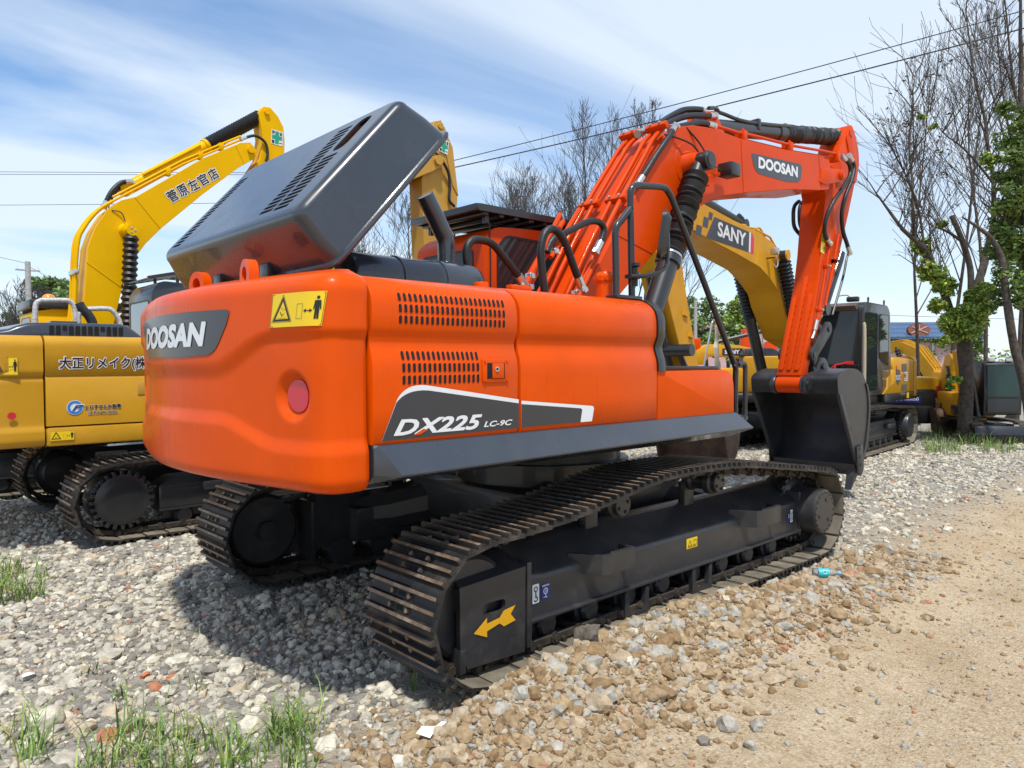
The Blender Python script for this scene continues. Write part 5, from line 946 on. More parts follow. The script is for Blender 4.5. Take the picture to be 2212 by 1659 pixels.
mb=MB(); mb.tube([(2.6,0,3.95),(4.6,0,4.20)],.09,14); mb.cyl((2.55,-.1,3.93),(2.55,.1,3.93),.1); mb.tube([(2.62,.05,4.02),(2.75,.05,4.06)],.04,8); mb.build('arm_cylinder',M['black'],D,smooth=40)
mb=MB(); mb.box((2.2,.42,3.50),(.07,.14,.11),.015,mi=0); mb.box((2.2,.34,3.40),(.03,.16,.02),mi=1); mb.tube(cat([(2.2,.42,3.46),(2.12,.44,3.34),(2.18,.44,3.24),(2.26,.42,3.3)],4),.01,6,mi=0); mb.build('work_lamp',[M['steel'],M['black']],bD)
for s in(-1,1):
    top=Vector((1.86,s*.41,3.47)); foot=Vector((.75,s*.41,1.45)); d=(foot-top).normalized(); PT=lambda t:top+d*t
    mb=MB(); mb.tube([PT(0),PT(1.15)],.05,10,mi=0); mb.cyl((1.86,s*.30,3.47),(1.86,s*.50,3.47),.085,seg=18,mi=0); mb.cyl((1.86,s*.49,3.47),(1.86,s*.515,3.47),.088,seg=18,mi=1); mb.tube([PT(1.1),PT(1.101),PT(1.2),PT(1.201),PT((foot-top).length)],[.08,.115,.115,.10,.10],18,mi=0); q=mb.build('boom_cylinder',[M['black'],M['sany']],D,smooth=35)
    mb=MB(); bellows(mb,PT(.1),PT(1.12),.105,15,14,.3); mb.build('bellows',M['rubber'],q,smooth=30)
# arm, link and rusty bucket
DA=[(5.2,4.0),(5.0,3.95),(4.75,2.95),(4.63,2.55),(4.30,1.63),(4.2,1.2),(4.32,1.08),(4.5,1.12),(4.75,1.7),(5.2,2.6),(5.5,3.2),(5.55,3.7),(5.45,3.95)]
mb=MB(); mb.prism(DA,-.17,.17,'y',.008,1); aD=mb.build('arm',M['sany'],D,smooth=30); warn_label(Plane((5.25,.171,2.95),(-1,0,0),(0,0,1)),.12,.3,aD,vert=True)
mb=MB()
for x,z in ((4.78,2.35),(4.62,2.05)): mb.prism([(x,z),(x-.12,z-.03),(x-.12,z+.0),(x-.02,z+.08)],.16,.20,'y')
mb.cyl((4.42,.15,1.50),(4.42,.24,1.50),.05,seg=14); mb.build('pipe_bracket',M['sany'],aD)
mb=MB(); mb.tube([(4.95,0,1.85),(4.55,0,1.05)],.06,10); mb.tube([(4.95,.2,1.85),(4.5,.2,1.3)],.045,10); mb.cyl((4.95,-.3,1.85),(4.95,.42,1.85),.085,seg=16); mb.build('bucket_link',M['black'],D)
mb=MB(); mb.tube([(5.35,0,2.9),(4.97,0,1.9)],.07,12); mb.build('bucket_cylinder',M['black'],D)
def old_bucket(root,m,cx,cz,w,face=1,rz=0,s=1):
    P=[(.0,.95),(-.30,.98),(-.52,.85),(-.62,.55),(-.55,.25),(-.35,.05),(-.30,.0),(.0,.0)] ; P=[(cx+face*x*s,cz+z*s) for x,z in P]; C=[tuple(p[:2]) for p in cat([(x,z,0) for x,z in P[:-1]],4)]
    mb=MB(); n=len(C); inner=[(x+face*.03,z) for x,z in C]; vs=[(x,-w,z) for x,z in C]+[(x,w,z) for x,z in C]+[(x,-w,z) for x,z in inner]+[(x,w,z) for x,z in inner]; fs=[]
    for i in range(n-1): fs+=[(i,i+1,n+i+1,n+i),(2*n+i+1,2*n+i,3*n+i,3*n+i+1)]
    mb.add(vs,fs)
    for sg in(-1,1): mb.prism(C,sg*w-.012,sg*w+.012,'y')
    for k in range(3): y=-w*.6+k*w*.6; mb.add([(x-face*.012,y-.03,z) for x,z in C]+[(x-face*.012,y+.03,z) for x,z in C],[(i,i+1,n+i+1,n+i) for i in range(n-1)])
    for sg in(-1,1): mb.prism([(cx-face*.05,cz+.93*s),(cx-face*.3*s,cz+.95*s),(cx-face*.2*s,cz+1.18*s),(cx-face*.08,cz+1.18*s)],sg*w*.3-.02,sg*w*.3+.02,'y')
    b=mb.build('bucket',m,root,smooth=40,fixn=True)
    for k in range(4): y=-w*.85+k*w*1.7/3; t=MB(); t.prism([(cx-face*.33*s,cz+.03),(cx-face*.18*s,cz-.06),(cx-face*.26*s,cz-.02)],y-.04,y+.04,'y'); t.build('tooth',m,b)
    return b
old_bucket(D,M['bucketrust'],4.45,.12,.58,1)
# small glazed step-ladder rail with a fluttering wrap beside it, seen past the orange arm
mb=MB(); mb.tube(cat([(2.1,-.95,1.05),(2.05,-.95,1.5),(1.75,-.95,2.30),(1.70,-.95,2.42),(1.62,-.95,2.45),(1.55,-.95,2.40),(1.50,-.95,2.2),(1.48,-.95,1.3)],4),.018,8); q=mb.build('handrail',M['steel'],D,smooth=60)
mb=MB(); pts=[((1.56,2.42),.06),((1.53,2.25),.10),((1.56,2.08),.05),((1.6,1.95),.12),((1.57,1.8),.05),((1.53,1.68),.14),((1.45,1.4),.13),((1.38,1.22),.11)]
for i in range(len(pts)-1):
    (x0,z0),w0=pts[i]; (x1,z1),w1=pts[i+1]; mb.add([(x0-w0/2,-.93+.02*(i%2),z0),(x0+w0/2,-.96,z0),(x1+w1/2,-.96+.0,z1),(x1-w1/2,-.93+.02*((i+1)%2),z1)],[(0,1,2,3)])
mb.build('torn_wrapping',mat('torn_paper_wrapping',(.62,.56,.44),.8,var=.2),q,smooth=60)
# ---------------------------------------------------------------- machines farther back
def at_px(px,depth,z=0):  # a spot of the yard at a given distance and bearing from the corner where we stand
    v=fw*depth+rt*((px-1106)/1581.5*depth); return Vector((CP.x+v.x,CP.y+v.y,z))
def far_machine(loc,rz,label,paint,hw=1.25,boom=None,arm=None,cab=True,text=None,tcol=None,zb=.95,ht=.95,group='golden yellow excavators at the back of the yard',bucket=True,tracks=True):
    o=thing('excavator',label,'excavator',loc,rz,group)
    if tracks:
        for s in(-1,1): make_track(o,s*1.15,.55,(-1.7,.40),(1.7,.40),.34,[(x*.95,z-.03) for x,z in STOP],45,.2,detail=False,shoes=False)
        mb=MB(); mb.box((0,1.15,.38),(2.8,.3,.3),.03); mb.box((0,-1.15,.38),(2.8,.3,.3),.03); mb.box((0,0,.55),(1.5,2.2,.3),.05); mb.build('track_frame',M['black'],o)
    w=weight(o,paint,hw,-1.5,-2.3,zb,zb+ht,.15); mb=MB(); mb.box((-.6,0,zb+.06),(2.6,hw*1.9,.14),.02); mb.build('upper_frame',M['black'],o)
    mb=MB(); mb.box((-.85,-.25,zb+ht*.5+.03),(1.5,hw*1.5,ht*.92),.06); mb.build('engine_housing',paint,o,smooth=35)
    if cab:
        mb=MB(); P=rpoly([(-.2,zb),(1.3,zb),(1.32,zb+.6),(1.22,zb+1.65),(1.1,zb+1.75),(-.05,zb+1.72),(-.2,zb+1.6)],[.02,.04,.1,.1,.1,.1,.08],3); mb.prism([tuple(p) for p in P],.3,1.2,'y',.04,2); c=mb.build('cab',M['black'],o,smooth=40)
        pane([(.38,zb+.75),(1.12,zb+.75),(1.12,zb+1.6),(.38,zb+1.6)],Plane((1.315,0,0),(0,1,0),(-.06,0,1)),'windscreen',c,M['paleglass'],fr=.01); pane([(.38,zb+.1),(1.12,zb+.1),(1.12,zb+.68),(.38,zb+.68)],Plane((1.31,0,0),(0,1,0),(0,0,1)),'lower_windscreen',c,fr=.01)
        pane([(-1.15,zb+.7),(-.0,zb+.7),(-.0,zb+1.55),(-1.15,zb+1.55)],Plane((0,1.2,0),(-1,0,0),(0,0,1)),'side_window',c,M['paleglass'],fr=.01)
        for y in (.5,1.0): mb=MB(); mb.box((1.2,y,zb+1.80),(.1,.2,.1),.02); mb.build('work_lamp',M['steel'],c)
    if boom:
        mb=MB(); mb.prism(boom,-.24,.24,'y',.01,1); b=mb.build('boom',paint,o,smooth=30)
        for s in(-1,1):
            x,z=boom[len(boom)//3]; mb=MB(); mb.tube([(.9,s*.38,1.2),(x-.15,s*.38,z-.3)],.09,10); mb.tube([(x-.15,s*.38,z-.3),(x+.1,s*.38,z+.2)],.05,8); bellows(mb,(x-.35,s*.38,z-.8),(x+.05,s*.38,z+.1),.10,8,10,.3); mb.build('boom_cylinder',M['rubber'],o,smooth=35)
        for y in (-.15,0,.15): mb=MB(); k=len(boom); mb.tube([(boom[j][0]-.04,y,boom[j][1]+.06) for j in range(k-1,k//2,-1)],.03,6); mb.build('hydraulic_pipe',paint,b,smooth=60)
    if arm:
        mb=MB(); mb.prism(arm,-.15,.15,'y',.01,1); mb.build('arm',paint,o,smooth=30)
    if text:
        mb=MB(); textmb(mb,text,Plane((-2.475,0,0),(0,-1,0),(0,0,1)),-.62,zb+ht*.35,.62,zb+ht*.68,.03,.06,.1); mb.build('lettering',tcol or M['redv'],w,smooth=0)
    return o
M['paleglass']=mat('pale_green_glass',(.022,.05,.048),.06,spec=.35,coat=0)
BM1=[(.1,1.5),(.6,1.6),(1.2,2.6),(1.9,3.1),(3.6,3.3),(4.4,3.4),(4.5,3.65),(3.6,3.8),(1.9,3.65),(.9,3.1),(.2,2.0)]
# compact machine facing us: cab to the right of its boom, blade in front, bucket hanging on the left
Fp=at_px(2120,15.5); Fr=YAW+PI-.13
Fm=thing('excavator','compact golden excavator with black cab and dozer blade, between the two right-hand trees','excavator',(Fp.x,Fp.y,0),Fr,'golden yellow excavators at the back of the yard')
Fm.scale=(.66,.66,.66)
for s in(-1,1): make_track(Fm,s*.68-.05,.36,(-1.2,.33),(1.2,.33),.28,[(1.2,.62),(0,.66),(-1.2,.62)],40,.2,detail=False,shoes=False)
mb=MB(); mb.box((0,-.05,.4),(1.8,1.2,.3),.04); mb.build('car_body',M['black'],Fm)
mb=MB(); mb.prism([(1.55,.05),(1.62,.05),(1.72,.3),(1.62,.55),(1.55,.55)],-.95,.95,'y',.01); mb.tube([(1.6,-.4,.3),(.8,-.3,.4)],.07,8); mb.tube([(1.6,.3,.3),(.8,.2,.4)],.07,8); mb.build('dozer_blade',M['black'],Fm)
mb=MB(); mb.prism([tuple(p) for p in rpoly([(-.3,.85),(1.1,.85),(1.14,1.5),(1.08,2.42),(.95,2.5),(-.2,2.48),(-.3,2.35)],[.03,.05,.1,.1,.1,.1,.08],4)],-.45,.62,'y',.05,2); fc=mb.build('cab',M['black'],Fm,smooth=40)
pane([(-.36,1.42),(.53,1.42),(.53,2.36),(-.36,2.36)],Plane((1.19,0,0),(0,1,0),(-.03,0,1)),'windscreen',fc,M['paleglass'],fr=.008); pane([(-.36,.95),(.53,.95),(.53,1.36),(-.36,1.36)],Plane((1.19,0,0),(0,1,0),(-.03,0,1)),'lower_windscreen',fc,fr=.008)
for y in (-.2,.3): mb=MB(); mb.box((1.0,y,2.54),(.1,.2,.1),.02); mb.build('work_lamp',M['steel'],fc)
mb=MB(); mb.box((-.9,-.05,1.1),(1.3,1.3,.8),.08); mb.build('engine_housing',M['sany'],Fm,smooth=35); mb=MB(); mb.box((.3,-.55,.95),(1.2,.5,.3),.05); mb.build('upper_frame',M['black'],Fm)
mb=MB(); mb.loft([[(x+.18,y-w,z),(x+.18,y+w,z),(x-.2,y+w,z+.05),(x-.2,y-w,z+.05)] for x,y,z,w in ((.7,-.64,.85,.17),(.72,-.74,1.5,.18),(.7,-.86,2.2,.16),(.66,-.97,2.8,.13))]); mb.build('boom',M['sany'],Fm,smooth=30,fixn=True)
mb=MB(); mb.tube([(1.0,-.55,.8),(.98,-.72,2.0)],.07,12); mb.build('boom_cylinder',M['black'],Fm)
# the machine whose hanging arm and bucket stand left of the tree
Ep=at_px(2036,21.0)
Em=far_machine((Ep.x,Ep.y,0),YAW+.35,'golden excavator with grey lettering on its counterweight, half hidden by the nearer tree trunk',M['sany'],1.3,[(.1,1.5),(.6,1.6),(1.2,2.4),(1.8,2.7),(3.3,2.6),(3.3,2.95),(1.8,3.15),(.9,2.8),(.2,2.0)],None,cab=False,text='SANY',tcol=M['steel']); Em.scale=(.72,.72,.72)
Gp=at_px(2040,16.4); Gm=thing('excavator','small excavator hanging a ribbed rusty bucket from its arm, left of the nearer tree','excavator',(Gp.x,Gp.y,0),YAW+PI-.05)
Gm.scale=(.62,.62,.62); mb=MB(); mb.tube([(.2,.05,2.2),(.2,.05,1.05)],.10,12); mb.box((.2,.05,.95),(.22,.3,.3),.03); mb.tube([(.18,.05,2.2),(.05,.05,2.5)],.05,8); mb.build('bucket_cylinder',M['black'],Gm); mb=MB(); mb.prism([(.05,1.0),(.22,1.0),(.22,2.3),(.3,2.75),(.1,2.95),(-.15,2.5),(-.1,1.4)],.10,.38,'y',.01); mb.prism([(-.9,.5),(-.5,.5),(-.1,2.4),(.1,2.95),(-.2,2.9),(-.6,2.0)],.12,.36,'y',.01); mb.build('arm',M['sany'],Gm,smooth=30)
old_bucket(Gm,M['bucketrust'],-.05,.06,.50,-1,s=.95)
# truck-like machine tail under the golden machine, with its number plate
Ip=at_px(1900,17.5); Im=thing('excavator','yellow machine with black bumper and blue number plate, seen beneath the golden cab machine','excavator',(Ip.x,Ip.y,0),YAW-.05,'golden yellow excavators at the back of the yard')
mb=MB(); mb.box((0,0,1.05),(1.6,2.0,.5),.08); mb.build('engine_housing',M['sany'],Im,smooth=35); mb=MB(); mb.box((-.72,.05,.78),(.3,1.9,.5),.08); mb.build('bumper',M['black'],Im); mb=MB(); pp=Plane((-.875,0,0),(0,-1,0),(0,0,1)); flat(mb,rrect(-.25,.72,.52,.86,.01),pp,.004,mi=0); textmb(mb,'X-QCH00050',pp,-.2,.755,.48,.845,.006,.02,mi=1); mb.build('number_plate',[M['bluev'],M['white']],Im,smooth=0)
mb=MB(); mb.box((-.85,-.93,.95),(.05,.08,.3),.01); mb.build('tail_lamp',M['red'],Im); mb=MB(); mb.box((0,.0,.45),(2.0,1.6,.4),.05); mb.build('car_body',M['black'],Im)
# lettered counterweight beyond the arm, and small machines past the tool box
Gq=at_px(1668,17.5); far_machine((Gq.x,Gq.y,0),YAW+.05,'golden excavator with red lettering on its counterweight, behind the orange arm',M['sany'],1.2,None,None,cab=False,text='SANY',zb=.75,ht=1.0)
Hq=at_px(1565,21); Hm=thing('excavator','small golden excavator with a dark lettered boom badge, seen above the orange tool box','excavator',(Hq.x,Hq.y,0),YAW-PI/2+.1,'golden yellow excavators at the back of the yard')
mb=MB(); mb.prism([(-1.0,1.65),(-.9,2.0),(-.55,2.18),(.3,2.15),(1.0,2.0),(1.0,1.7),(.2,1.8),(-.5,1.85),(-.7,1.6)],-.2,.2,'y',.02); bq=mb.build('boom',M['sany'],Hm,smooth=30); mb=MB(); hp2=Plane((0,-.203,0),(1,0,0),(0,0,1)); flat(mb,rrect(-.15,1.86,.45,2.06,.02),hp2,.004,mi=0); textmb(mb,'SANY',hp2,-.08,1.9,.36,2.02,.006,.06,mi=1); mb.build('badge',[M['charcoal'],M['white']],bq,smooth=0)
mb=MB(); mb.tube([(-.2,0,2.25),(1.1,0,2.55)],.06,10); mb.build('arm_cylinder',M['black'],Hm); mb=MB(); mb.box((-.85,0,2.1),(.22,.3,.5),.05); mb.build('arm_head',M['orange2'],Hm); mb=MB(); mb.box((.2,.2,1.15),(2.0,1.6,.7),.08); mb.build('engine_housing',M['sany'],Hm,smooth=35); mb=MB(); mb.box((0,0,.4),(2.4,1.9,.7),.1); mb.build('car_body',M['black'],Hm)
mb=MB(); mb.prism([tuple(p) for p in rpoly([(.3,1.2),(1.2,1.2),(1.2,1.95),(1.0,2.05),(.4,2.05),(.3,1.9)],.08,3)],-.9,-.3,'y',.04); mb.build('cab',M['black'],Hm,smooth=40)
for px,dp,h,lab in ((1612,24,2.75,'orange excavator with its arm standing upright, before the lone green tree'),(1655,26,2.4,'orange excavator with a low folded arm, right of the upright orange one')):
    q=at_px(px,dp); t=thing('excavator',lab,'excavator',(q.x,q.y,0),YAW-PI/2); mb=MB(); mb.prism([(-.25,.0),(.25,.0),(.2,1.4),(.05,h),(-.12,h),(-.3,1.4)] if h>2.5 else [(-.5,.0),(.6,.0),(.6,1.5),(.2,h),(.0,h),(-.3,1.5)],-.2,.2,'y',.03); mb.build('arm',M['orange2'],t); mb=MB(); mb.tube([(-.35,0,.6),(-.3,0,1.8)],.07,8); mb.build('hydraulic_cylinder',M['black'],t)
# ================================================================ the yard
from mathutils import noise as NZ
def smooth_(a,b,x): t=np.clip((x-a)/(b-a),0,1); return t*t*(3-2*t)
def wave(x,y,f,seed):
    r=np.random.RandomState(seed); o=np.zeros_like(x,dtype=float)
    for k in range(7): a=r.uniform(0,2*PI); q=f*r.uniform(.5,1.6); o+=np.sin((x*math.cos(a)+y*math.sin(a))*q+r.uniform(0,2*PI))/7
    return o
def edge_y(x): return -1.42+.12*np.sin(x*1.7)+.06*np.sin(x*4.1+1)+.03*np.clip(x-3,0,10)
def H(x,y):
    x=np.asarray(x,float); y=np.asarray(y,float)
    h=.012*wave(x,y,2.2,1)+.008*wave(x,y,6,2)
    cr=-1.68-.05*np.sin(x*2.1)-.06*smooth_(-.8,.3,x)                                      # bank of spoil pushed up along the track
    amp=.20*smooth_(-2.55,-2.0,x)*(1-smooth_(-.3,2.0,x)*.78)*(1-smooth_(2.0,3.2,x))
    yy=y-cr; h=h+amp*.05*wave(x,y,30,7)+amp*np.where(yy>0,np.exp(-(yy/.13)**2),np.exp(-(yy/.38)**2))*(1+.25*wave(x,y,9,3))
    rut=lambda c,w,d:-d*np.exp(-((y-c-.12*np.sin(x*.5)-.05*x)/w)**2)*(y<-1.9); h=h+rut(-2.75,.16,.022)+rut(-3.75,.2,.026)+rut(-2.45,.1,-.014)
    far=np.hypot(x+4,y+4); h=h*(1-smooth_(14,22,far))
    under=(np.abs(np.abs(y)-1.2)<.30)&(np.abs(x)<2.15); h=np.where(under,np.minimum(h,.02),h)
    return h
def add_sheet(name,xs,ys,fn,m,kind='structure'):
    X,Y=np.meshgrid(xs,ys); Z=fn(X,Y); nx,ny=len(xs),len(ys)
    co=np.stack([X,Y,Z],-1).reshape(-1,3); i=np.arange((ny-1)*(nx-1)); r,c=i//(nx-1),i%(nx-1); a=r*nx+c
    q=np.stack([a,a+1,a+nx+1,a+nx],-1); return np_mesh(name,co,q,m,kind=kind,smooth=True)
def np_mesh(name,co,faces,mats,mi=None,kind=None,smooth=False,parent=None):
    me=bpy.data.meshes.new(name); k=faces.shape[1]; me.vertices.add(len(co)); me.vertices.foreach_set('co',co.astype(np.float32).ravel())
    me.loops.add(faces.size); me.loops.foreach_set('vertex_index',faces.astype(np.int32).ravel()); me.polygons.add(len(faces)); me.polygons.foreach_set('loop_start',np.arange(0,faces.size,k,dtype=np.int32))
    mats=mats if isinstance(mats,(list,tuple)) else [mats]
    for m in mats: me.materials.append(m)
    if mi is not None: me.polygons.foreach_set('material_index',mi.astype(np.int32))
    me.polygons.foreach_set('use_smooth',np.full(len(faces),smooth)); me.update(calc_edges=True); o=bpy.data.objects.new(name,me); COL.objects.link(o); o.parent=parent
    if kind: o['kind']=kind
    return o
# ground material: grey stone litter on the left and behind, tan earth on the right
gm=bpy.data.materials.new('yard_ground'); gm.use_nodes=True; t=gm.node_tree; b=t.nodes['Principled BSDF']; b.inputs['Roughness'].default_value=.95; b.inputs['Specular IOR Level'].default_value=.15
geo=N(t,'ShaderNodeNewGeometry'); sp3=N(t,'ShaderNodeSeparateXYZ'); L(t,geo.outputs['Position'],sp3.inputs[0])
def noi(sc,det=6,rough=.6,dist=0):
    n=N(t,'ShaderNodeTexNoise'); n.inputs['Scale'].default_value=sc; n.inputs['Detail'].default_value=det; n.inputs['Roughness'].default_value=rough; n.inputs['Distortion'].default_value=dist; L(t,geo.outputs['Position'],n.inputs['Vector']); return n.outputs[0]
def ramp(src,stops):
    r=N(t,'ShaderNodeValToRGB'); e=r.color_ramp.elements
    while len(e)<len(stops): e.new(.5)
    for q,(p,c) in zip(e,stops): q.position=p; q.color=(*c,1)
    L(t,src,r.inputs[0]); return r.outputs[0]
def mixc(f,a,c,mode='MIX'):
    m=N(t,'ShaderNodeMix',data_type='RGBA',blend_type=mode); 
    L(t,f,m.inputs[0]) if not isinstance(f,float) else setattr(m.inputs[0],'default_value',f)
    for s,i in ((a,6),(c,7)):
        if isinstance(s,tuple): m.inputs[i].default_value=(*s,1)
        else: L(t,s,m.inputs[i])
    return m.outputs[2]
def mth(op,a,c):
    m=N(t,'ShaderNodeMath',operation=op)
    for s,i in ((a,0),(c,1)):
        if isinstance(s,(int,float)): m.inputs[i].default_value=s
        else: L(t,s,m.inputs[i])
    return m.outputs[0]
wob=mth('MULTIPLY',mth('SUBTRACT',noi(1.3,5),.5),.9)
ye=mth('ADD',sp3.outputs[1],wob); mk=N(t,'ShaderNodeMapRange',i_1=-2.0,i_2=-1.0,i_3=1,i_4=0); L(t,ye,mk.inputs[0])
vor=N(t,'ShaderNodeTexVoronoi'); vor.inputs['Scale'].default_value=26; L(t,geo.outputs['Position'],vor.inputs['Vector']); vor2=N(t,'ShaderNodeTexVoronoi'); vor2.inputs['Scale'].default_value=60; L(t,geo.outputs['Position'],vor2.inputs['Vector'])
gv=mixc(.45,ramp(vor.outputs['Color'],[(.2,(.20,.19,.165)),(.5,(.34,.32,.28)),(.85,(.47,.44,.38))]),ramp(noi(5),[(.35,(.18,.17,.145)),(.65,(.40,.365,.31))]))
dv=mixc(.5,ramp(noi(2.4,9,.7),[(.3,(.38,.275,.155)),(.5,(.51,.395,.25)),(.72,(.60,.49,.335))]),ramp(vor2.outputs['Color'],[(.15,(.35,.265,.165)),(.5,(.51,.405,.27)),(.9,(.64,.55,.41))]))
red=N(t,'ShaderNodeMapRange',i_1=.60,i_2=.72,i_3=0,i_4=.35); L(t,noi(1.7,6,.65),red.inputs[0]); dv=mixc(red.outputs[0],dv,(.46,.25,.16))
dk=N(t,'ShaderNodeMapRange',i_1=.5,i_2=.66,i_3=0,i_4=.5); L(t,noi(.75,7,.6,.6),dk.inputs[0]); dv=mixc(dk.outputs[0],dv,(.35,.245,.13)); L(t,mixc(mk.outputs[0],gv,dv),b.inputs['Base Color'])
bp=N(t,'ShaderNodeBump'); bp.inputs['Strength'].default_value=.9; bp.inputs['Distance'].default_value=.02
hh=mth('ADD',mth('MULTIPLY',noi(45,8,.7),1.0),mth('ADD',mth('MULTIPLY',vor2.outputs['Distance'],.5),mth('MULTIPLY',noi(9,6,.65),1.1))); L(t,hh,bp.inputs['Height']); L(t,bp.outputs[0],b.inputs['Normal'])
add_sheet('ground',np.concatenate([np.linspace(-900,-40,12),np.linspace(-30,-7,10),np.arange(-6.5,3.5,.055),np.arange(3.5,16,.2),np.linspace(17,60,20),np.linspace(80,900,14)]),np.concatenate([np.linspace(-900,-40,12),np.linspace(-30,-8,10),np.arange(-7,3,.055),np.arange(3,16,.2),np.linspace(17,60,20),np.linspace(80,900,14)]),H,gm)
# loose stones as stuff, gathered per kind of ground
def ico(sub,seed,rough=.28):
    bm=bmesh.new(); bmesh.ops.create_icosphere(bm,subdivisions=sub,radius=1); r=random.Random(seed); o=Vector((r.uniform(0,50),r.uniform(0,50),r.uniform(0,50)))
    pl=[(Vector((r.gauss(0,1),r.gauss(0,1),r.gauss(0,1))).normalized(),r.uniform(.55,.85)) for _ in range(7)]
    for v in bm.verts:
        p=v.co.copy()
        for n,d in pl:
            k=p.dot(n)
            if k>d: p-=n*(k-d)                                     # knock flats off it
        v.co=p*(1+rough*NZ.noise(v.co*1.6+o)+rough*.4*NZ.noise(v.co*4+o))
    bm.verts.index_update(); V=np.array([v.co[:] for v in bm.verts]); F=np.array([[v.index for v in f.verts] for f in bm.faces]); bm.free(); return V,F
ICO={s:[ico(s,i*7+s) for i in range(10)] for s in (1,2,3)}
def scatter(name,X,Y,size,sub,mats,w,label,cat_,seed=1,sink=.3,Z=None,flat_=(.55,1.0)):
    r=np.random.RandomState(seed); n=len(X); z=(H(X,Y) if Z is None else Z); cos=[];fcs=[];mis=[];off=0
    kind=r.randint(0,10,n); mi=r.choice(len(mats),n,p=np.array(w)/sum(w))
    for k in range(10):
        ix=np.where(kind==k)[0]
        if not len(ix): continue
        V,F=ICO[sub][k]; m=len(ix); a=r.uniform(0,2*PI,m); tl=r.normal(0,.35,(m,2)); sc=np.stack([r.uniform(.75,1.25,m),r.uniform(.75,1.2,m),r.uniform(*flat_,m)],-1)*size[ix][:,None]
        P=V[None]*sc[:,None,:]; 
        P=np.stack([P[...,0],P[...,1]*np.cos(tl[:,:1])-P[...,2]*np.sin(tl[:,:1]),P[...,1]*np.sin(tl[:,:1])+P[...,2]*np.cos(tl[:,:1])],-1)
        c,s=np.cos(a)[:,None],np.sin(a)[:,None]; P=np.stack([P[...,0]*c-P[...,1]*s,P[...,0]*s+P[...,1]*c,P[...,2]],-1)
        P+=np.stack([X[ix],Y[ix],z[ix]+size[ix]*sc[:,2]/size[ix]*(.5-sink)],-1)[:,None,:]
        cos.append(P.reshape(-1,3)); fcs.append((F[None]+(off+np.arange(m)*len(V))[:,None,None]).reshape(-1,3)); mis.append(np.repeat(mi[ix],len(F))); off+=m*len(V)
    return tag(np_mesh(name,np.concatenate(cos),np.concatenate(fcs),mats,np.concatenate(mis),smooth=False),label,cat_,kind='stuff')
def smat(n,c,v=.25): return mat(n,c,.92,spec=.2,var=v,vscale=30,bump=.35,bscale=70)
G1=[smat('grey_stone',(.44,.41,.335)),smat('pale_stone',(.58,.54,.435)),smat('dark_stone',(.24,.22,.185)),smat('buff_stone',(.47,.395,.285)),smat('brick_chip',(.42,.17,.09))]
T1=[smat('tan_clod',(.33,.235,.135)),smat('buff_rock',(.40,.315,.21)),smat('grey_rock',(.37,.345,.29)),smat('brown_clod',(.25,.165,.085)),smat('brick_bit',(.42,.19,.11))]
def inview(x,y,m=.12):
    d=np.stack([x-CP.x,y-CP.y],-1); dp=d@np.array([fw.x,fw.y]); lt=d@np.array([rt.x,rt.y]); return dp,(dp>.9)&(np.abs(lt/np.maximum(dp,.1))<.70+m)
r=np.random.RandomState(5)
def field(n,x0,x1,y0,y1,cond,dmin,dmax):
    x=r.uniform(x0,x1,n); y=r.uniform(y0,y1,n); d,v=inview(x,y); k=v&(d>dmin)&(d<dmax)&cond(x,y); return x[k],y[k]
grey=lambda x,y:(y>edge_y(x)+r.normal(0,.28,len(x)))&~((np.abs(np.abs(y)-1.2)<.27)&(np.abs(x)<2.1))&~((np.abs(np.abs(y-4.7)-1.2)<.27)&(np.abs(x+.37)<2.15))
x,y=field(46000,-5,2.5,-2.6,4.5,grey,1.5,6.2); s=.0125*np.exp(r.normal(0,.5,len(x))); s=np.clip(s,.004,.05)*1.2; scatter('gravel',x,y,s,2,G1,[5,2.8,2.4,2.2,.1],'grey crushed gravel covering the yard around the left tracks','gravel',1)
x,y=field(110000,-6,14,-3,16,grey,6.2,17); s=.019*np.exp(r.normal(0,.45,len(x))); scatter('gravel',x,y,np.clip(s,.008,.06)*1.15,1,G1,[5,3.5,2,2.6,.1],'pale crushed gravel spread between the parked machines farther back','gravel',2)
# spoil bank
n=17000; x=r.uniform(-2.6,2.6,n); y=-1.78+r.normal(0,.24,n)-.03*np.sin(x*3); k=(r.uniform(0,1,n)<1.05-.22*np.clip(x+.3,0,4))&~((y>-1.50)&(x>-1.9)); x,y=x[k],y[k]
bq_=at_px(1786,1.6504*1581.5/(1281-786)); kq=np.hypot(x-bq_.x,y-bq_.y)>.16; x,y=x[kq],y[kq]; kq=np.hypot(x-at_px(1740,5.27).x,y-at_px(1740,5.27).y)>.13; x,y=x[kq],y[kq]
s=.0098*np.exp(r.normal(0,.62,len(x)))*1.1; scatter('rubble',x,y,np.clip(s,.003,.058),2,T1,[5,3.6,3.0,2.6,.12],'bank of tan clods and broken stones along the right track','rubble',3,sink=.32,flat_=(.6,1.05))
x,y=field(22000,-3.2,9,-6,-1.2,lambda x,y:y<edge_y(x)+.1,1.2,9); s=np.clip(.0062*np.exp(r.normal(0,.62,len(x))),.002,.032); scatter('pebbles',x,y,s,1,T1,[3,3.5,3,1,.45],'small pebbles and brick chips trodden into the tan earth','pebbles',4)
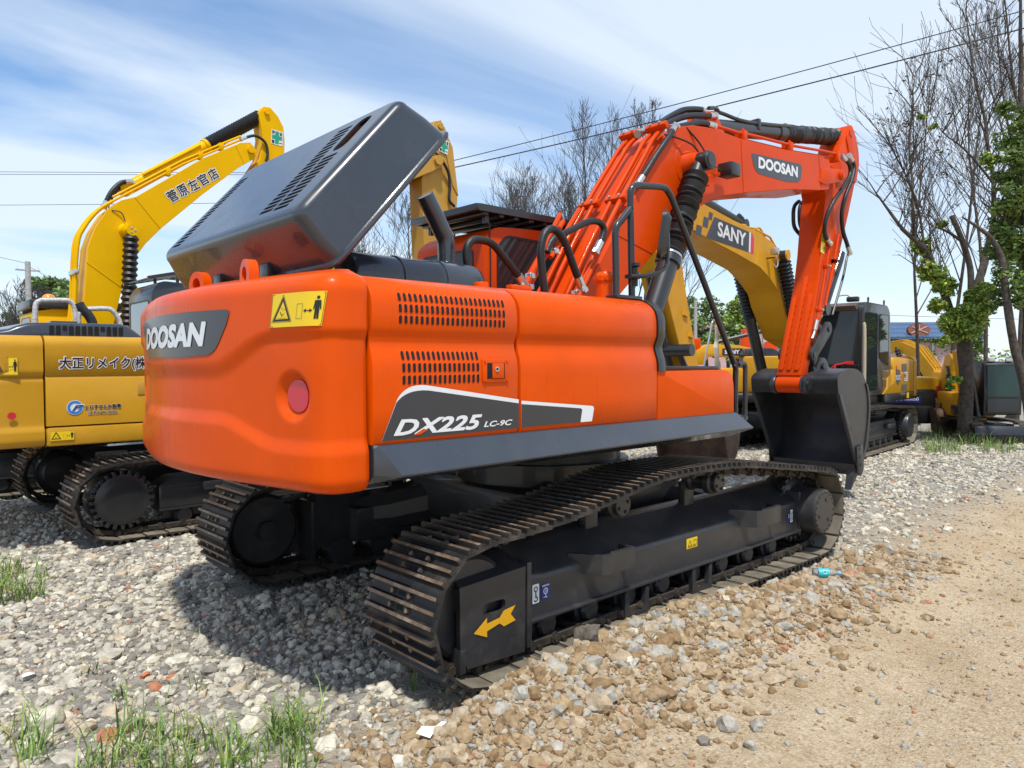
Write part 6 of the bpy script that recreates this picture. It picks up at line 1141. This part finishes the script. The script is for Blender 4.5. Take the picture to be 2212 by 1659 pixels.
# single rocks that stand out
def rock(px,py,rad,m,label,seed,name='rock',cat_='rock',flat_=(.8,.75),group=None,lift=0):
    dpt=1.6504*1581.5/(py-786.0); p=at_px(px,dpt); V,F=ICO[3][seed%10]; a=seed*1.7; c,s=math.cos(a),math.sin(a)
    q=V*np.array([rad*1.1,rad*flat_[0]*1.1,rad*flat_[1]]); q=np.stack([q[:,0]*c-q[:,1]*s,q[:,0]*s+q[:,1]*c,q[:,2]],-1)+np.array([0,0,rad*flat_[1]*.55])
    o=np_mesh(name,q,F,m,smooth=True); o.location=(p.x,p.y,float(H(p.x,p.y))+lift); return tag(o,label,cat_,group)
rock(1268,1478,.075,mat('dark_clod',(.14,.12,.095),.95,var=.4,vscale=18,bump=.9,bscale=45),'dark grey lump of hardened earth on top of the rubble bank',1,flat_=(.9,1.05))
rock(1639,1592,.040,T1[2],'pale round stone lying alone on the tan earth, lower right',2); rock(1520,1622,.028,G1[2],'dark speckled stone near the bottom edge, right of the rubble bank',3); rock(1622,1638,.030,T1[2],'grey stone half sunk in the earth at the bottom edge',5)
rock(1532,1580,.036,T1[1],'long buff stone at the foot of the rubble bank',4,flat_=(.55,.5)); rock(1415,1545,.062,T1[0],'rounded tan clod low on the rubble bank',6,flat_=(.9,.8)); rock(1335,1505,.05,T1[1],'broad buff stone halfway down the rubble bank',7)
rock(80,1572,.085,G1[1],'big whitish stone among the grass, lower left corner',8,flat_=(.8,.6)); rock(235,1325,.05,G1[0],'grey boulder lying on the gravel left of the shadow',9,flat_=(.9,.7))
for px,py,lab,sd in ((300,1466,'left orange brick fragment on the gravel',2),(358,1470,'right orange brick fragment on the gravel',4)): rock(px,py,.032,mat('orange_brick',(.50,.17,.07),.9,var=.2,bump=.4),lab,sd,'brick_fragment','brick',flat_=(.6,.5))
# drinking-water bottle lying on the earth
bt=thing('water_bottle','clear plastic water bottle with turquoise label lying on the tan earth','bottle'); p=at_px(1786,1.6504*1581.5/(1281-786)); bt.location=(p.x,p.y,float(H(p.x,p.y))+.034); bt.rotation_euler=(0,0,YAW-PI/2-.08)
pet=mat('clear_plastic',(.85,.9,.92),.08,trans=.9,spec=.6); mb=MB(); mb.lathe((-.09,0,0),(1,0,0),[(0,.026),(.004,.031),(.03,.031),(.034,.029),(.038,.031),(.115,.031),(.12,.029),(.125,.031),(.15,.024),(.165,.014),(.175,.013)],20); mb.build('body',pet,bt,smooth=40)
mb=MB(); mb.lathe((-.055,0,0),(1,0,0),[(0,.0315),(.075,.0315)],24,caps=False,mi=0); lm=lambda a,b,h=0:Vector((a,-math.cos(b/.0318)*(.0318+h),math.sin(b/.0318)*(.0318+h))); flat(mb,[tuple(q) for q in rrect(-.026,.001,.0,.028,.006)],lm,.0006,mi=1); flat(mb,circ(-.013,.014,.009,12),lm,.001,mi=2); mb.build('label',[mat('turquoise_label',(.04,.50,.58),.4),M['white'],M['green']],bt,smooth=40)
mb=MB(); mb.lathe((.085,0,0),(1,0,0),[(0,.015),(.02,.015),(.0201,0)],18); mb.build('cap',mat('light_blue_cap',(.16,.42,.75),.4),bt,smooth=40)
# litter
def scrap(px,py,pts,lab,m,lift=.0):
    p=at_px(px,1.6504*1581.5/(py-786)); z=float(H(p.x,p.y))+.022+lift; mb=MB(); n=len(pts); rr=random.Random(px)
    top=[(p.x+x,p.y+y,z+rr.uniform(0,.025)) for x,y in pts]; c=(p.x,p.y,z+.02); mb.add(top+[c],[(i,(i+1)%n,n) for i in range(n)]); o=mb.build('paper_scrap',m,None,smooth=0); return tag(o,lab,'paper')
wp=mat('white_paper',(.80,.79,.76),.8); scrap(935,1622,[(-.09,.02),(-.03,.06),(.02,.03),(.07,.05),(.09,.0),(.03,-.03),(-.02,-.01),(-.06,-.04)],'torn white paper scrap on the earth in front of the rubble bank',wp); scrap(45,1472,[(-.03,-.02),(.03,-.02),(.035,.02),(-.02,.03)],'small white paper scrap on the gravel, far left',wp)
# grass
def grass(name,spots,label,seed):
    r_=random.Random(seed); V=[];F=[];MI=[]
    for cx,cy,rad,n,hh in spots:
        z0=float(H(cx,cy))
        for _ in range(n):
            a=r_.uniform(0,2*PI); q=rad*math.sqrt(r_.random()); x=cx+q*math.cos(a); y=cy+q*math.sin(a); h=hh*r_.uniform(.3,1.1); w=.0020+.0032*r_.random(); b_=r_.uniform(0,2*PI); ln=r_.uniform(.1,1.0)*h; dx,dy=math.cos(b_),math.sin(b_); sx,sy=-dy*w,dx*w; n0=len(V); m=0 if r_.random()<.6 else (1 if r_.random()<.6 else 2)
            for i,tt in enumerate((0,.35,.7)): u=ln*tt*tt; k=1-.45*tt; V+= [(x+dx*u-sx*k,y+dy*u-sy*k,z0+h*tt*(1-.15*tt)),(x+dx*u+sx*k,y+dy*u+sy*k,z0+h*tt*(1-.15*tt))]
            V.append((x+dx*ln*1.05,y+dy*ln*1.05,z0+h*(.88 if ln<.5*h else .7))); F+=[(n0,n0+1,n0+3,n0+2),(n0+2,n0+3,n0+5,n0+4),(n0+4,n0+5,n0+6,n0+6)]; MI+=[m]*3
    me=bpy.data.meshes.new(name); me.from_pydata(V,[],[f if f[2]!=f[3] else f[:3] for f in F]); 
    for m in GR: me.materials.append(m)
    me.polygons.foreach_set('material_index',MI); o=bpy.data.objects.new(name,me); COL.objects.link(o); return tag(o,label,'grass',kind='stuff')
GR=[mat('grass_green',(.13,.23,.04),.6,var=.3),mat('grass_light',(.28,.38,.08),.6,var=.2),mat('grass_straw',(.34,.30,.12),.7)]
gs=lambda px,py,rad,n,h:(lambda p:(p.x,p.y,rad,n,h))(at_px(px,1.6504*1581.5/(py-786)))
sp=[]
rg=random.Random(4)
for _ in range(24): sp.append(gs(rg.uniform(260,670),rg.uniform(1590,1720),rg.uniform(.05,.12),rg.randint(10,26),rg.uniform(.16,.32)))
for _ in range(15): sp.append(gs(rg.uniform(-40,330),rg.uniform(1600,1730),rg.uniform(.04,.10),rg.randint(6,15),rg.uniform(.16,.34)))
for px,py,n,h in ((250,1520,16,.15),(420,1500,10,.14),(170,1460,6,.12),(430,1390,5,.13),(360,1420,5,.1),(560,1470,6,.1),(640,1580,24,.18),(600,1600,30,.2)): sp.append(gs(px,py,.06,n,h))
grass('grass',sp,'tufts of thin green grass growing through the gravel, lower left',1)
grass('grass',[gs(rg.uniform(-30,70),rg.uniform(1225,1300),.1,22,.26) for _ in range(14)],'clump of grass at the left edge beside the ochre tracks',2)
grass('grass',[gs(1708,1283,.05,22,.11),gs(1640,1262,.04,12,.09),gs(1745,1262,.03,6,.07),gs(882,1500,.03,14,.14),gs(1605,1395,.03,6,.08)],'small grass tufts beside the right track',3)
grass('grass',[gs(rg.uniform(1990,2260),rg.uniform(945,985),.3,55,rg.uniform(.15,.42)) for _ in range(30)],'tall grass at the foot of the right-hand trees',6)
# ================================================================ trees, buildings, poles, wires
BARK=mat('dark_bark',(.075,.06,.048),.95,var=.45,vscale=14,bump=.9,bscale=30); TWIG=mat('grey_twig',(.085,.078,.075),.9,var=.25,vscale=10)
LF=[mat('leaf_mid',(.17,.28,.04),.5,var=.3),mat('leaf_light',(.36,.45,.07),.5,var=.25),mat('leaf_dark',(.09,.16,.025),.6,var=.3)]
LD=[mat('leaf_ivy',(.17,.25,.05),.55,var=.3),mat('leaf_darkest',(.09,.15,.03),.6,var=.3),mat('leaf_deep',(.12,.20,.035),.55,var=.3)]; LFAR=[mat('far_leaf_a',(.16,.25,.07),.7,var=.25),mat('far_leaf_b',(.24,.33,.10),.7,var=.25),mat('far_leaf_c',(.09,.16,.045),.7,var=.25)]  # greens of different depth, mixed leaf by leaf at random
def pxz(px,py,d): p=at_px(px,d); return Vector((p.x,p.y,CP.z+(786-(px-1106)*.0057-py)/1581.5*d))
TWMIN=[.004]
def twigs(mb,p,d,l,r,lev,rn,upw=.35,nb=4,sp=.75,kink=.13,seg=5):
    pts=[p.copy()]; q=p.copy(); dd=d.normalized(); n=4 if lev>0 else 3
    for k in range(n):
        dd=(dd+Vector((rn.gauss(0,kink),rn.gauss(0,kink),rn.gauss(0,kink*.6)))+Vector((0,0,upw*.12))).normalized(); q=q+dd*l/n; pts.append(q.copy())
    mb.tube(pts,[max(TWMIN[0],r*(1-.62*i/n)) for i in range(n+1)],max(3,seg),caps=False)
    if lev<=0: return pts
    for k in range(nb):
        t=rn.uniform(.25,1.0); i=min(n-1,int(t*n)); b=pts[i].lerp(pts[i+1],t*n-i); a=rn.uniform(0,2*PI); o=dd.orthogonal().normalized(); o=Matrix.Rotation(a,3,dd)@o
        nd=(dd*(1-sp*.45)+o*sp*rn.uniform(.5,1.1)+Vector((0,0,upw))).normalized(); twigs(mb,b,nd,l*rn.uniform(.42,.68),r*(1-.6*t)*.55,lev-1,rn,upw,nb if lev>1 else nb+1,sp,kink,seg-1)
    return pts
def leaves(mb,c,rad,n,rn,size=.05,flat_=.8,nm=3,shell=.45):
    for _ in range(n):
        v=Vector((rn.gauss(0,1),rn.gauss(0,1),rn.gauss(0,1))).normalized(); q=c+Vector((v.x,v.y,v.z*flat_))*rad*(shell+(1-shell)*rn.random()**.6)
        a=Vector((rn.gauss(0,1),rn.gauss(0,1),rn.gauss(0,.6))).normalized(); b=a.orthogonal().normalized(); b=Matrix.Rotation(rn.uniform(0,6.28),3,a)@b; s=size*rn.uniform(.6,1.3)
        mb.add([q-a*s,q+b*s*.42,q+a*s,q-b*s*.42],[(0,1,2,3)],rn.choice((0,0,1,1,2)) if nm==3 else rn.randrange(nm))
def clumps(mb,c,rad,k,n,rn,size=.05,flat_=.8,sub=.42):
    for _ in range(k):
        v=Vector((rn.gauss(0,1),rn.gauss(0,1),rn.gauss(0,1)*flat_)).normalized()*rad*rn.uniform(.25,.85); leaves(mb,c+v,rad*sub*rn.uniform(.7,1.25),n,rn,size,.75,3,.2)
def bare_tree(px,d,top,label,seed,group,lev=3,nb=6,spread=.55,thick=.11,stems=1,z0=0,leafy=0,first=.16):
    rn=random.Random(seed); b=at_px(px,d,z0); t=thing('bare_tree',label,'tree',b,0,group); hgt=CP.z+(786-top)/1581.5*d-z0; tr=MB(); cr=MB(); TWMIN[0]=d*.00023
    for s in range(stems):
        a=rn.uniform(0,2*PI); lean=Vector((math.cos(a),math.sin(a),0))*(.10 if stems>1 else .03); pts=[Vector((0,0,0))]; q=Vector(); n=9; dd=(Vector((0,0,1))+lean).normalized()
        for k in range(n): dd=(dd+Vector((rn.gauss(0,.05),rn.gauss(0,.05),.06))).normalized(); q=q+dd*hgt*rn.uniform(.93,1.0)/n; pts.append(q.copy())
        tr.tube(pts,[max(.010,thick*(1-.93*i/n)) for i in range(n+1)],8,caps=False)
        for k in range(int(nb*4.6)):
            u=rn.uniform(first,.99); i=min(n-1,int(u*n)); p=pts[i].lerp(pts[i+1],u*n-i); a=rn.uniform(0,2*PI); nd=Vector((math.cos(a)*spread,math.sin(a)*spread,1)).normalized()
            twigs(cr,p,nd,hgt*(1.03-u)*rn.uniform(.35,.55)+.35,max(.007,thick*(1-.93*u)*.45),lev-1,rn,.30,nb-1,.6,.11,5)
    tr.build('trunk',BARK,t,smooth=60); cr.build('crown',TWIG,t,smooth=60)
    if leafy:
        lm=MB(); 
        for _ in range(leafy): v=Vector(rn.choice(cr.v)); leaves(lm,v,.10,3,rn,.055)
        lm.build('dead_leaves',[mat('withered_leaf',(.05,.04,.03),.8)]*3,t,smooth=0)
    return t
GB='bare trees behind the row of excavators'
for px,d,top,sd,th,lab in ((1290,44,228,1,.17,'tall bare tree behind the orange boom, left one of the tallest pair'),(1372,46,212,2,.17,'tallest bare tree behind the orange boom, right one of the tallest pair'),(1150,40,345,3,.14,'bare tree with spreading twigs above the black cab roof guard'),(1222,42,372,4,.13,'lower bare tree between the cab roof guard and the orange boom'),(1100,45,405,5,.12,'short bare tree just right of the ochre hanging arm'),(868,36,418,6,.11,'thin bare tree seen between raised hood and exhaust pipe'),(800,38,470,7,.10,'thinnest bare tree, against the edge of the raised hood'),(1440,50,330,8,.12,'bare tree peeping out right of the bent orange boom')):
    bare_tree(px,d,top,lab,sd,GB,3,5,.42,th,2 if px!=868 else 1)
GR_='bare trees at the right edge'
for px,d,top,sd,lab in ((1985,19,150,11,'slender bare tree with withered leaves, left of the right-hand trees'),(2052,23,60,12,'tall bare tree with fine upright twigs, behind the leafy trunk'),(2125,22,18,13,'very tall bare tree right of the leafy trunk'),(2196,19,-20,14,'bare tree at the right edge rising out of the frame')):
    bare_tree(px,d,top,lab,sd,GR_,3,5,.42,.07 if px!=1985 else .055,1,leafy=150 if px==1985 else 0,first=.3)
for px,d,top,sd,lab in ((28,42,602,21,'small bare tree at the left edge beyond the yellow excavator'),(75,44,625,22,'small bare tree in front of the concrete pole')): bare_tree(px,d,top,lab,sd,'bare trees at the left edge',3,5,.6,.07,2)
# the nearer leafy tree: thick trunk, sawn limbs, tufts of new leaves
D0=14.9; tb=at_px(2085,D0); T=thing('leafy_tree','thick-trunked tree with sawn limbs and tufts of bright leaves, right foreground','tree',tb); org=Vector(tb)
LS=.72; TWMIN[0]=.005
def limb(mb,P,Rr,dv,seg=10): 
    pts=[pxz(px,py,D0+dd)-org for (px,py),dd in zip(P,dv)]; C=cat(pts,5); n=len(C); rr=[LS*float(np.interp(i/(n-1)*(len(Rr)-1),range(len(Rr)),Rr)) for i in range(n)]
    C=[c+Vector((NZ.noise(c*1.3),NZ.noise(c*1.3+Vector((9,0,0))),0))*.03 for c in C]; mb.tube(C,[r*(1+.12*NZ.noise(c*5)) for r,c in zip(rr,C)],seg); return C
LS=.82; mb=MB(); limb(mb,[(2084,985),(2085,950),(2087,870),(2086,800),(2085,740),(2092,690),(2095,650)],[.22,.175,.160,.155,.185,.14,.12],[0]*7,14); mb.build('trunk',BARK,T,smooth=60)
LS=.66; tw=MB(); rn=random.Random(77); TIPS=[]
for P,Rr,dv in (([(2080,745),(2058,690),(2040,640),(2022,590),(2000,545),(1975,520),(1945,492),(1915,455),(1890,420)],[.13,.12,.11,.09,.08,.065,.05,.04,.02],[0,-.1,-.2,-.3,-.4,-.5,-.6,-.6,-.7]),([(2092,690),(2096,640),(2092,580),(2078,530),(2066,500),(2052,468)],[.12,.10,.09,.085,.08,.075],[0,.05,.1,.1,.15,.2]),([(2094,660),(2112,600),(2128,540),(2140,470),(2142,400),(2130,330),(2118,250),(2100,180),(2088,100),(2080,40)],[.10,.09,.085,.075,.065,.055,.045,.035,.025,.01],[0,0,.1,.1,.2,.2,.3,.3,.4,.4]),([(2105,640),(2122,590),(2130,560)],[.07,.06,.055],[.1,.3,.4]),([(1976,520),(1968,440),(1964,370),(1960,300),(1966,225),(1972,165)],[.045,.04,.033,.026,.016,.006],[-.5,-.5,-.4,-.4,-.4,-.4]),([(1995,545),(1985,470),(1960,400),(1925,330),(1905,290)],[.04,.035,.028,.02,.006],[-.4,-.4,-.6,-.7,-.8]),([(2070,520),(2040,500),(2010,490)],[.045,.04,.012],[.1,0,-.2]),([(2142,400),(2110,360),(2070,320),(2030,290),(2000,240)],[.04,.034,.026,.018,.006],[.2,.2,.2,.3,.3]),([(2140,455),(2165,480),(2195,500),(2240,520)],[.05,.04,.03,.02],[.1,-.2,-.5,-.9]),([(2010,600),(1990,590),(1972,572)],[.02,.015,.005],[-.3,-.4,-.5])):
    C=limb(tw,P,Rr,dv,8); TIPS.append((C,Rr))
    for _ in range(int(len(C)*(.5 if Rr[-1]<.03 else .1))):
        i=rn.randrange(len(C)//3,len(C)); a=rn.uniform(0,6.28); twigs(tw,C[i],Vector((math.cos(a)*.6,math.sin(a)*.6,.8)),rn.uniform(.5,1.3),.014,1,rn,.25,4,.6,.12,4)
tw.build('limbs',BARK,T,smooth=60)
lf=MB(); rn=random.Random(5)
for px,py,r_,k in ((1985,535,.17,6),(2003,585,.19,8),(1995,560,.13,3),(2018,600,.2,8),(2035,620,.22,9),(2022,655,.17,7),(2045,690,.15,5),(2075,685,.27,13),(2062,700,.25,9),(2100,690,.25,11),(2085,715,.27,9),(2112,650,.22,10),(2122,625,.18,7),(2095,640,.15,5),(2130,665,.16,5),(2065,720,.2,6),(2040,742,.12,3),(2148,352,.17,6),(2125,345,.12,3),(2028,487,.09,3),(2010,280,.07,2),(1985,260,.07,2),(2062,822,.11,3),(2050,835,.07,2)):
    clumps(lf,pxz(px,py,D0-.15+rn.uniform(-.35,.05))-org,r_*1.15,int(k*1.9),54,rn,.05,.85,.5)
lf.build('crown',LF,T,smooth=0)
# the darker tree half out of the frame on the right
D1=13.4; tb=at_px(2228,D1); T2=thing('leaning_tree','dark ivy-clad tree leaning left, cut by the right edge','tree',tb); org=Vector(tb); D0_,D0=D0,D1; LS=.6
mb=MB(); limb(mb,[(2236,985),(2226,900),(2206,800),(2190,740),(2178,680),(2168,620),(2160,560),(2140,520),(2105,490),(2075,470)],[.17,.15,.135,.12,.115,.11,.10,.07,.05,.02],[0]*10,12); mb.build('trunk',BARK,T2,smooth=60)
mb=MB(); limb(mb,[(2215,830),(2216,700),(2212,560),(2206,420),(2200,260),(2196,120),(2190,-40)],[.12,.11,.105,.10,.085,.06,.03],[.2]*7,12)
for P in ([(2206,420),(2180,330),(2160,220),(2150,120),(2140,20)],[(2200,260),(2180,180),(2168,80),(2150,-40)],[(2212,560),(2185,500),(2160,470),(2120,440)]): limb(mb,P,[.045,.035,.028,.02,.01][:len(P)],[.2]*len(P),7)
rn=random.Random(9)
for _ in range(40): v=Vector(rn.choice(mb.v)); a=rn.uniform(0,6.28); twigs(mb,v,Vector((math.cos(a)*.7,math.sin(a)*.7,.7)),rn.uniform(.5,1.2),.012,1,rn,.25,4,.6,.12,4) if v.z>4 else None
mb.build('limbs',BARK,T2,smooth=60)
lf=MB()
for px,py,r_,k in ((2165,245,.18,6),(2180,300,.28,12),(2196,345,.3,14),(2170,385,.25,10),(2190,430,.32,15),(2205,470,.34,15),(2168,455,.25,10),(2160,500,.3,12),(2186,520,.36,16),(2205,560,.36,15),(2150,545,.26,10),(2172,590,.28,11),(2196,620,.26,9),(2160,640,.2,7),(2205,660,.2,6),(2210,250,.25,9),(2212,400,.3,10)):
    clumps(lf,pxz(px,py,D1+rn.uniform(-.2,.5))-org,r_*1.05,int(k*1.3),48,rn,.05,.95,.5)
lf.build('crown',LD,T2,smooth=0); D0=D0_
# green trees far behind
def round_tree(px,d,top,base,rx,label,seed,mats=LFAR,trunk=True,size=.22,dens=1.0,group='green trees at the back'):
    rn=random.Random(seed); b=at_px(px,d); t=thing('green_tree',label,'tree',b,0,group); z1=CP.z+(786-top)/1581.5*d; z0=CP.z+(786-base)/1581.5*d; R_=rx/1581.5*d; c=Vector((0,0,(z0+z1)/2)); hz_=(z1-z0)/2
    mb=MB(); mb.tube([(0,0,0),(.1,0,z0),(.05,.1,c.z)],[R_*.10,R_*.08,R_*.04],8)
    for k in range(9): a=k*.7; mb.tube([(.05,.05,z0+hz_*.3),(math.cos(a)*R_*.4,math.sin(a)*R_*.4,c.z+hz_*.1),(math.cos(a)*R_*.75,math.sin(a)*R_*.75,c.z+hz_*rn.uniform(-.1,.6))],[R_*.035,R_*.025,R_*.01],5)
    mb.build('trunk',BARK,t,smooth=60); lf=MB()
    for _ in range(int(26*dens)):
        v=Vector((rn.gauss(0,1),rn.gauss(0,1),rn.gauss(0,1))).normalized()*rn.uniform(.3,.86); leaves(lf,c+Vector((v.x*R_,v.y*R_,v.z*hz_)),R_*.36*rn.uniform(.7,1.2),110,rn,size,.8,3,.15)
    lf.build('crown',mats,t,smooth=0)
round_tree(118,52,578,690,56,'rounded green tree left of the bright yellow boom',1); round_tree(40,60,660,760,42,'low green tree at the far left edge',2,dens=.8); round_tree(1525,60,632,800,56,'green tree behind the slim concrete pole, right of the orange boom',3); round_tree(1620,48,628,752,52,'lone leafy green tree right of the torn wrapping',4,mats=LF,size=.17); round_tree(1482,66,625,800,36,'narrow green tree close to the orange boom cylinder',5); round_tree(1572,75,668,800,52,'pale green tree between pole and lone tree',6); round_tree(575,58,590,690,26,'green tree just visible above the black roof guard',8,dens=.6); round_tree(1945,58,755,800,22,'dark rounded shrub under the window of the pink building',9,mats=LD,dens=.7,size=.16)
tl=MB(); rn=random.Random(31)
for k in range(150): px=-500+k*24; d=120+rn.uniform(-6,6); q=at_px(px,d); leaves(tl,Vector((q.x,q.y,rn.uniform(.6,2.6))),rn.uniform(1.6,3.2)*(1.2 if px>2100 else 1),70,rn,.5,.8,3,.1)
tag(tl.build('distant_treeline',LFAR,None,smooth=0),'distant line of green trees along the horizon','trees',kind='stuff')
# pink building with a blue tiled roof
bd=46.0; bp0=at_px(1985,bd); Bq=thing('building','pink house with blue tiled roof and ivy, beyond the golden machines','building',bp0,YAW-PI/2); mpx=bd/1581.5; bx=lambda px:(px-1985)*mpx; bz=lambda py:CP.z+(786-5-py)*mpx
pink=mat('pink_render',(.56,.36,.35),.85,var=.1,vscale=2); tile=bpy.data.materials.new('blue_tile'); tile.use_nodes=True; t=tile.node_tree; b=t.nodes['Principled BSDF']; b.inputs['Roughness'].default_value=.45
tcx=N(t,'ShaderNodeTexCoord'); br=N(t,'ShaderNodeTexBrick'); br.offset=0; br.inputs['Color1'].default_value=(.07,.125,.21,1); br.inputs['Color2'].default_value=(.085,.15,.25,1); br.inputs['Mortar'].default_value=(.03,.07,.16,1); br.inputs['Scale'].default_value=1; br.inputs['Mortar Size'].default_value=.05; br.inputs['Brick Width'].default_value=.22; br.inputs['Row Height'].default_value=.24; mpn=N(t,'ShaderNodeMapping'); mpn.inputs['Rotation'].default_value=(R(55),0,0); L(t,tcx.outputs['Object'],mpn.inputs[0]); L(t,mpn.outputs[0],br.inputs['Vector']); L(t,br.outputs['Color'],b.inputs['Base Color'])
mb=MB(); xl,xr=bx(1840),bx(2112); mb.box(((xl+xr)/2,3.5,bz(733)/2),(xr-xl,7,bz(733))); mb.build('wall',pink,Bq,smooth=0)
mb=MB(); e=bz(731); rz_=bz(695); mb.prism([(-.45,e-.05),(2.6,rz_),(6.8,e-.05),(6.8,e+.08),(2.6,rz_+.12),(-.45,e+.08)],xl-.3,xr+.2,'x'); mb.build('roof',tile,Bq,smooth=0)
for px0,px1 in ((1952,1975),(1880,1900)):
    mb=MB(); a,c,zb,zt=bx(px0),bx(px1),bz(764),bz(739); mb.box(((a+c)/2,-.03,(zb+zt)/2),(c-a+.2,.1,zt-zb+.2)); w=mb.build('window',mat('grey_window_surround',(.40,.42,.43),.8),Bq,smooth=0); mb=MB(); 
    for k in range(2): mb.box((a+(c-a)*(.26+.48*k),-.085,zb+(zt-zb)*.36),((c-a)*.42,.02,(zt-zb)*.66)); 
    mb.box(((a+c)/2,-.085,zt-(zt-zb)*.13),((c-a)*.9,.02,(zt-zb)*.2)); mb.build('pane',M['glass'],w,smooth=0)
    mb=MB(); mb.box(((a+c)/2,-.1,zb+(zt-zb)*.7),(c-a,.03,.06)); mb.box(((a+c)/2,-.1,(zb+zt)/2-.1),(.06,.03,zt-zb)); mb.build('frame',M['white'],w,smooth=0)
mb=MB(); ex=bx(1982); P=circ(ex,bz(713),.70,26,.40); mb.prism(P,-.15,-.05,'y',mi=0); P2=[(ex+(x-ex)*1.05,bz(713)+(z-bz(713))*1.05) for x,z in P]; mb.prism(P2,-.05,.02,'y',mi=1)
for a in (R(90),R(215),R(325),R(40),R(140)): mb.tube([(ex,-.16,bz(713)),(ex+.62*math.cos(a),-.16,bz(713)+.34*math.sin(a))],.035,5,mi=2)
mb.prism([(ex-.55,bz(705)),(ex,bz(696)),(ex+.55,bz(705)),(ex,bz(702))],-.1,0,'y',mi=1); mb.build('roof_ornament',[mat('brown_red_disc',(.26,.09,.06),.7),M['black'],mat('pale_trim',(.5,.36,.3),.7)],Bq,smooth=0)
for px in (2012,2123): mb=MB(); mb.tube([(bx(min(px,2108)),-.1,0),(bx(min(px,2108)),-.1,bz(733))],.05,6); mb.build('downpipe',M['white'],Bq)
iv=MB(); rn=random.Random(3)
for k in range(70): px=1860+k*3.7; leaves(iv,Vector((bx(px),-.25,bz(733+rn.uniform(-2,5)))),.28,22,rn,.11,.7,3,.1)
for k in range(50): leaves(iv,Vector((bx(rn.uniform(2088,2118)),-.2,bz(rn.uniform(690,800)))),.40,40,rn,.12,1,3,.1)
for k in range(16): leaves(iv,Vector((bx(2020+rn.uniform(-30,60)),-.15,bz(745+rn.uniform(0,25)))),.25,10,rn,.1,1,3,.1)
iv.build('ivy',LD,Bq,smooth=0)
# grey and pink flats farther left, with a balcony
bd=70.0; q0=at_px(1665,bd); B2=thing('building','pink and grey block of flats with balcony, behind the golden boom','building',q0,YAW-PI/2); mpx=bd/1581.5; bx=lambda px:(px-1665)*mpx; bz=lambda py:CP.z+(786-3-py)*mpx
mb=MB(); mb.box((bx(1700),4,bz(706)/2),(bx(1770)-bx(1640),8,bz(706)),mi=0); mb.build('wall',mat('pale_pink_wall',(.50,.38,.37),.85,var=.08),B2,smooth=0); mb=MB(); mb.box((bx(1700),4,bz(704)),(bx(1776)-bx(1634),8.6,.3)); mb.build('roof',mat('red_brown_edge',(.25,.12,.1),.8),B2,smooth=0)
mb=MB(); mb.box((bx(1664),-.1,(bz(710)+bz(770))/2),(bx(1682)-bx(1648),.2,bz(710)-bz(770))); mb.build('grey_bay',mat('grey_wall',(.42,.42,.42),.85),B2,smooth=0)
for zc in (724,763): mb=MB(); mb.box((bx(1662),-.22,bz(zc)),(.75,.06,.95),mi=0); w=mb.build('window',M['glass'],B2,smooth=0); mb=MB(); mb.box((bx(1662),-.27,bz(zc)),(.05,.05,.95)); mb.box((bx(1662),-.27,bz(zc)+.15),(.75,.05,.05)); mb.build('frame',M['white'],w,smooth=0)
mb=MB(); mb.box((bx(1666),-.7,bz(742)),(1.6,1.1,.1)); 
for k in range(12): mb.box((bx(1666)-.75+k*.136,-1.2,bz(742)+.35),(.03,.03,.7))
mb.box((bx(1666),-1.2,bz(742)+.7),(1.6,.05,.05)); mb.build('balcony',M['white'],B2,smooth=0)
q0=at_px(1530,95); B3=thing('building','pink house mostly hidden by the green trees, behind the slim pole','building',q0,YAW-PI/2); mb=MB(); mb.box((0,4,3),(7,8,6)); mb.build('wall',pink,B3,smooth=0); mb=MB(); mb.prism([(-.5,5.9),(4,7.0),(8.5,5.9)],-3.8,3.8,'x'); mb.build('roof',mat('dull_red_roof',(.28,.13,.10),.8),B3,smooth=0)
# concrete poles and cables
conc=mat('pole_concrete',(.38,.37,.34),.9,var=.15)
def pole(px,d,top,r_,label):
    b=at_px(px,d); t=thing('utility_pole',label,'utility pole',b,0,'utility poles'); h=CP.z+(786-top)/1581.5*d; mb=MB(); mb.tube([(0,0,0),(0,0,h)],[r_*1.35,r_],12); mb.build('post',conc,t,smooth=60); mb=MB(); mb.box((0,0,h-.5),(1.2,.08,.08)); mb.build('crossarm',conc,t)
    for x in(-.5,0,.5): mb=MB(); mb.lathe((x,0,h-.46),(0,0,1),[(0,.04),(.05,.06),(.1,.03),(.15,.045)],8); mb.build('insulator',M['white'],t)
pole(66,42,560,.14,'concrete pole rising beside the green tree, far left'); pole(1502,46,650,.10,'slim concrete pole behind the orange arm, right of the handrail')
WR=mat('black_cable',(.02,.02,.022),.6)
def cable(P,r_,label,sag=.0,group='overhead cables'):
    a,b=(pxz(*p) for p in P); mb=MB(); n=24; mb.tube([a.lerp(b,k/n)-Vector((0,0,sag*4*(k/n)*(1-k/n))) for k in range(n+1)],r_,5); o=mb.build('cable',WR,None,smooth=60); tag(o,label,'cable',group)
cable(((560,448,34),(2500,-50,22)),.017,'upper of the two black cables rising to the top right',.25); cable(((560,452,33),(2500,-8,21)),.022,'lower and thicker black cable rising to the top right',.30)
for y0,y1,lab in ((371,376,'upper of the close pair of thin cables at left'),(377,380,'lower of the close pair of thin cables at left'),(447,438,'single thin cable at left, below the close pair')): cable(((-400,y0,50),(720,y1,50)),.016,lab,.05)
cable(((66,570,42),(-600,420,30)),.012,'thin cable from the far left pole'); cable(((66,575,42),(330,720,60)),.012,'thin stay cable dropping right of the far left pole'); cable(((1502,655,46),(2400,690,52)),.014,'thin cable running right from the slim pole',.3)
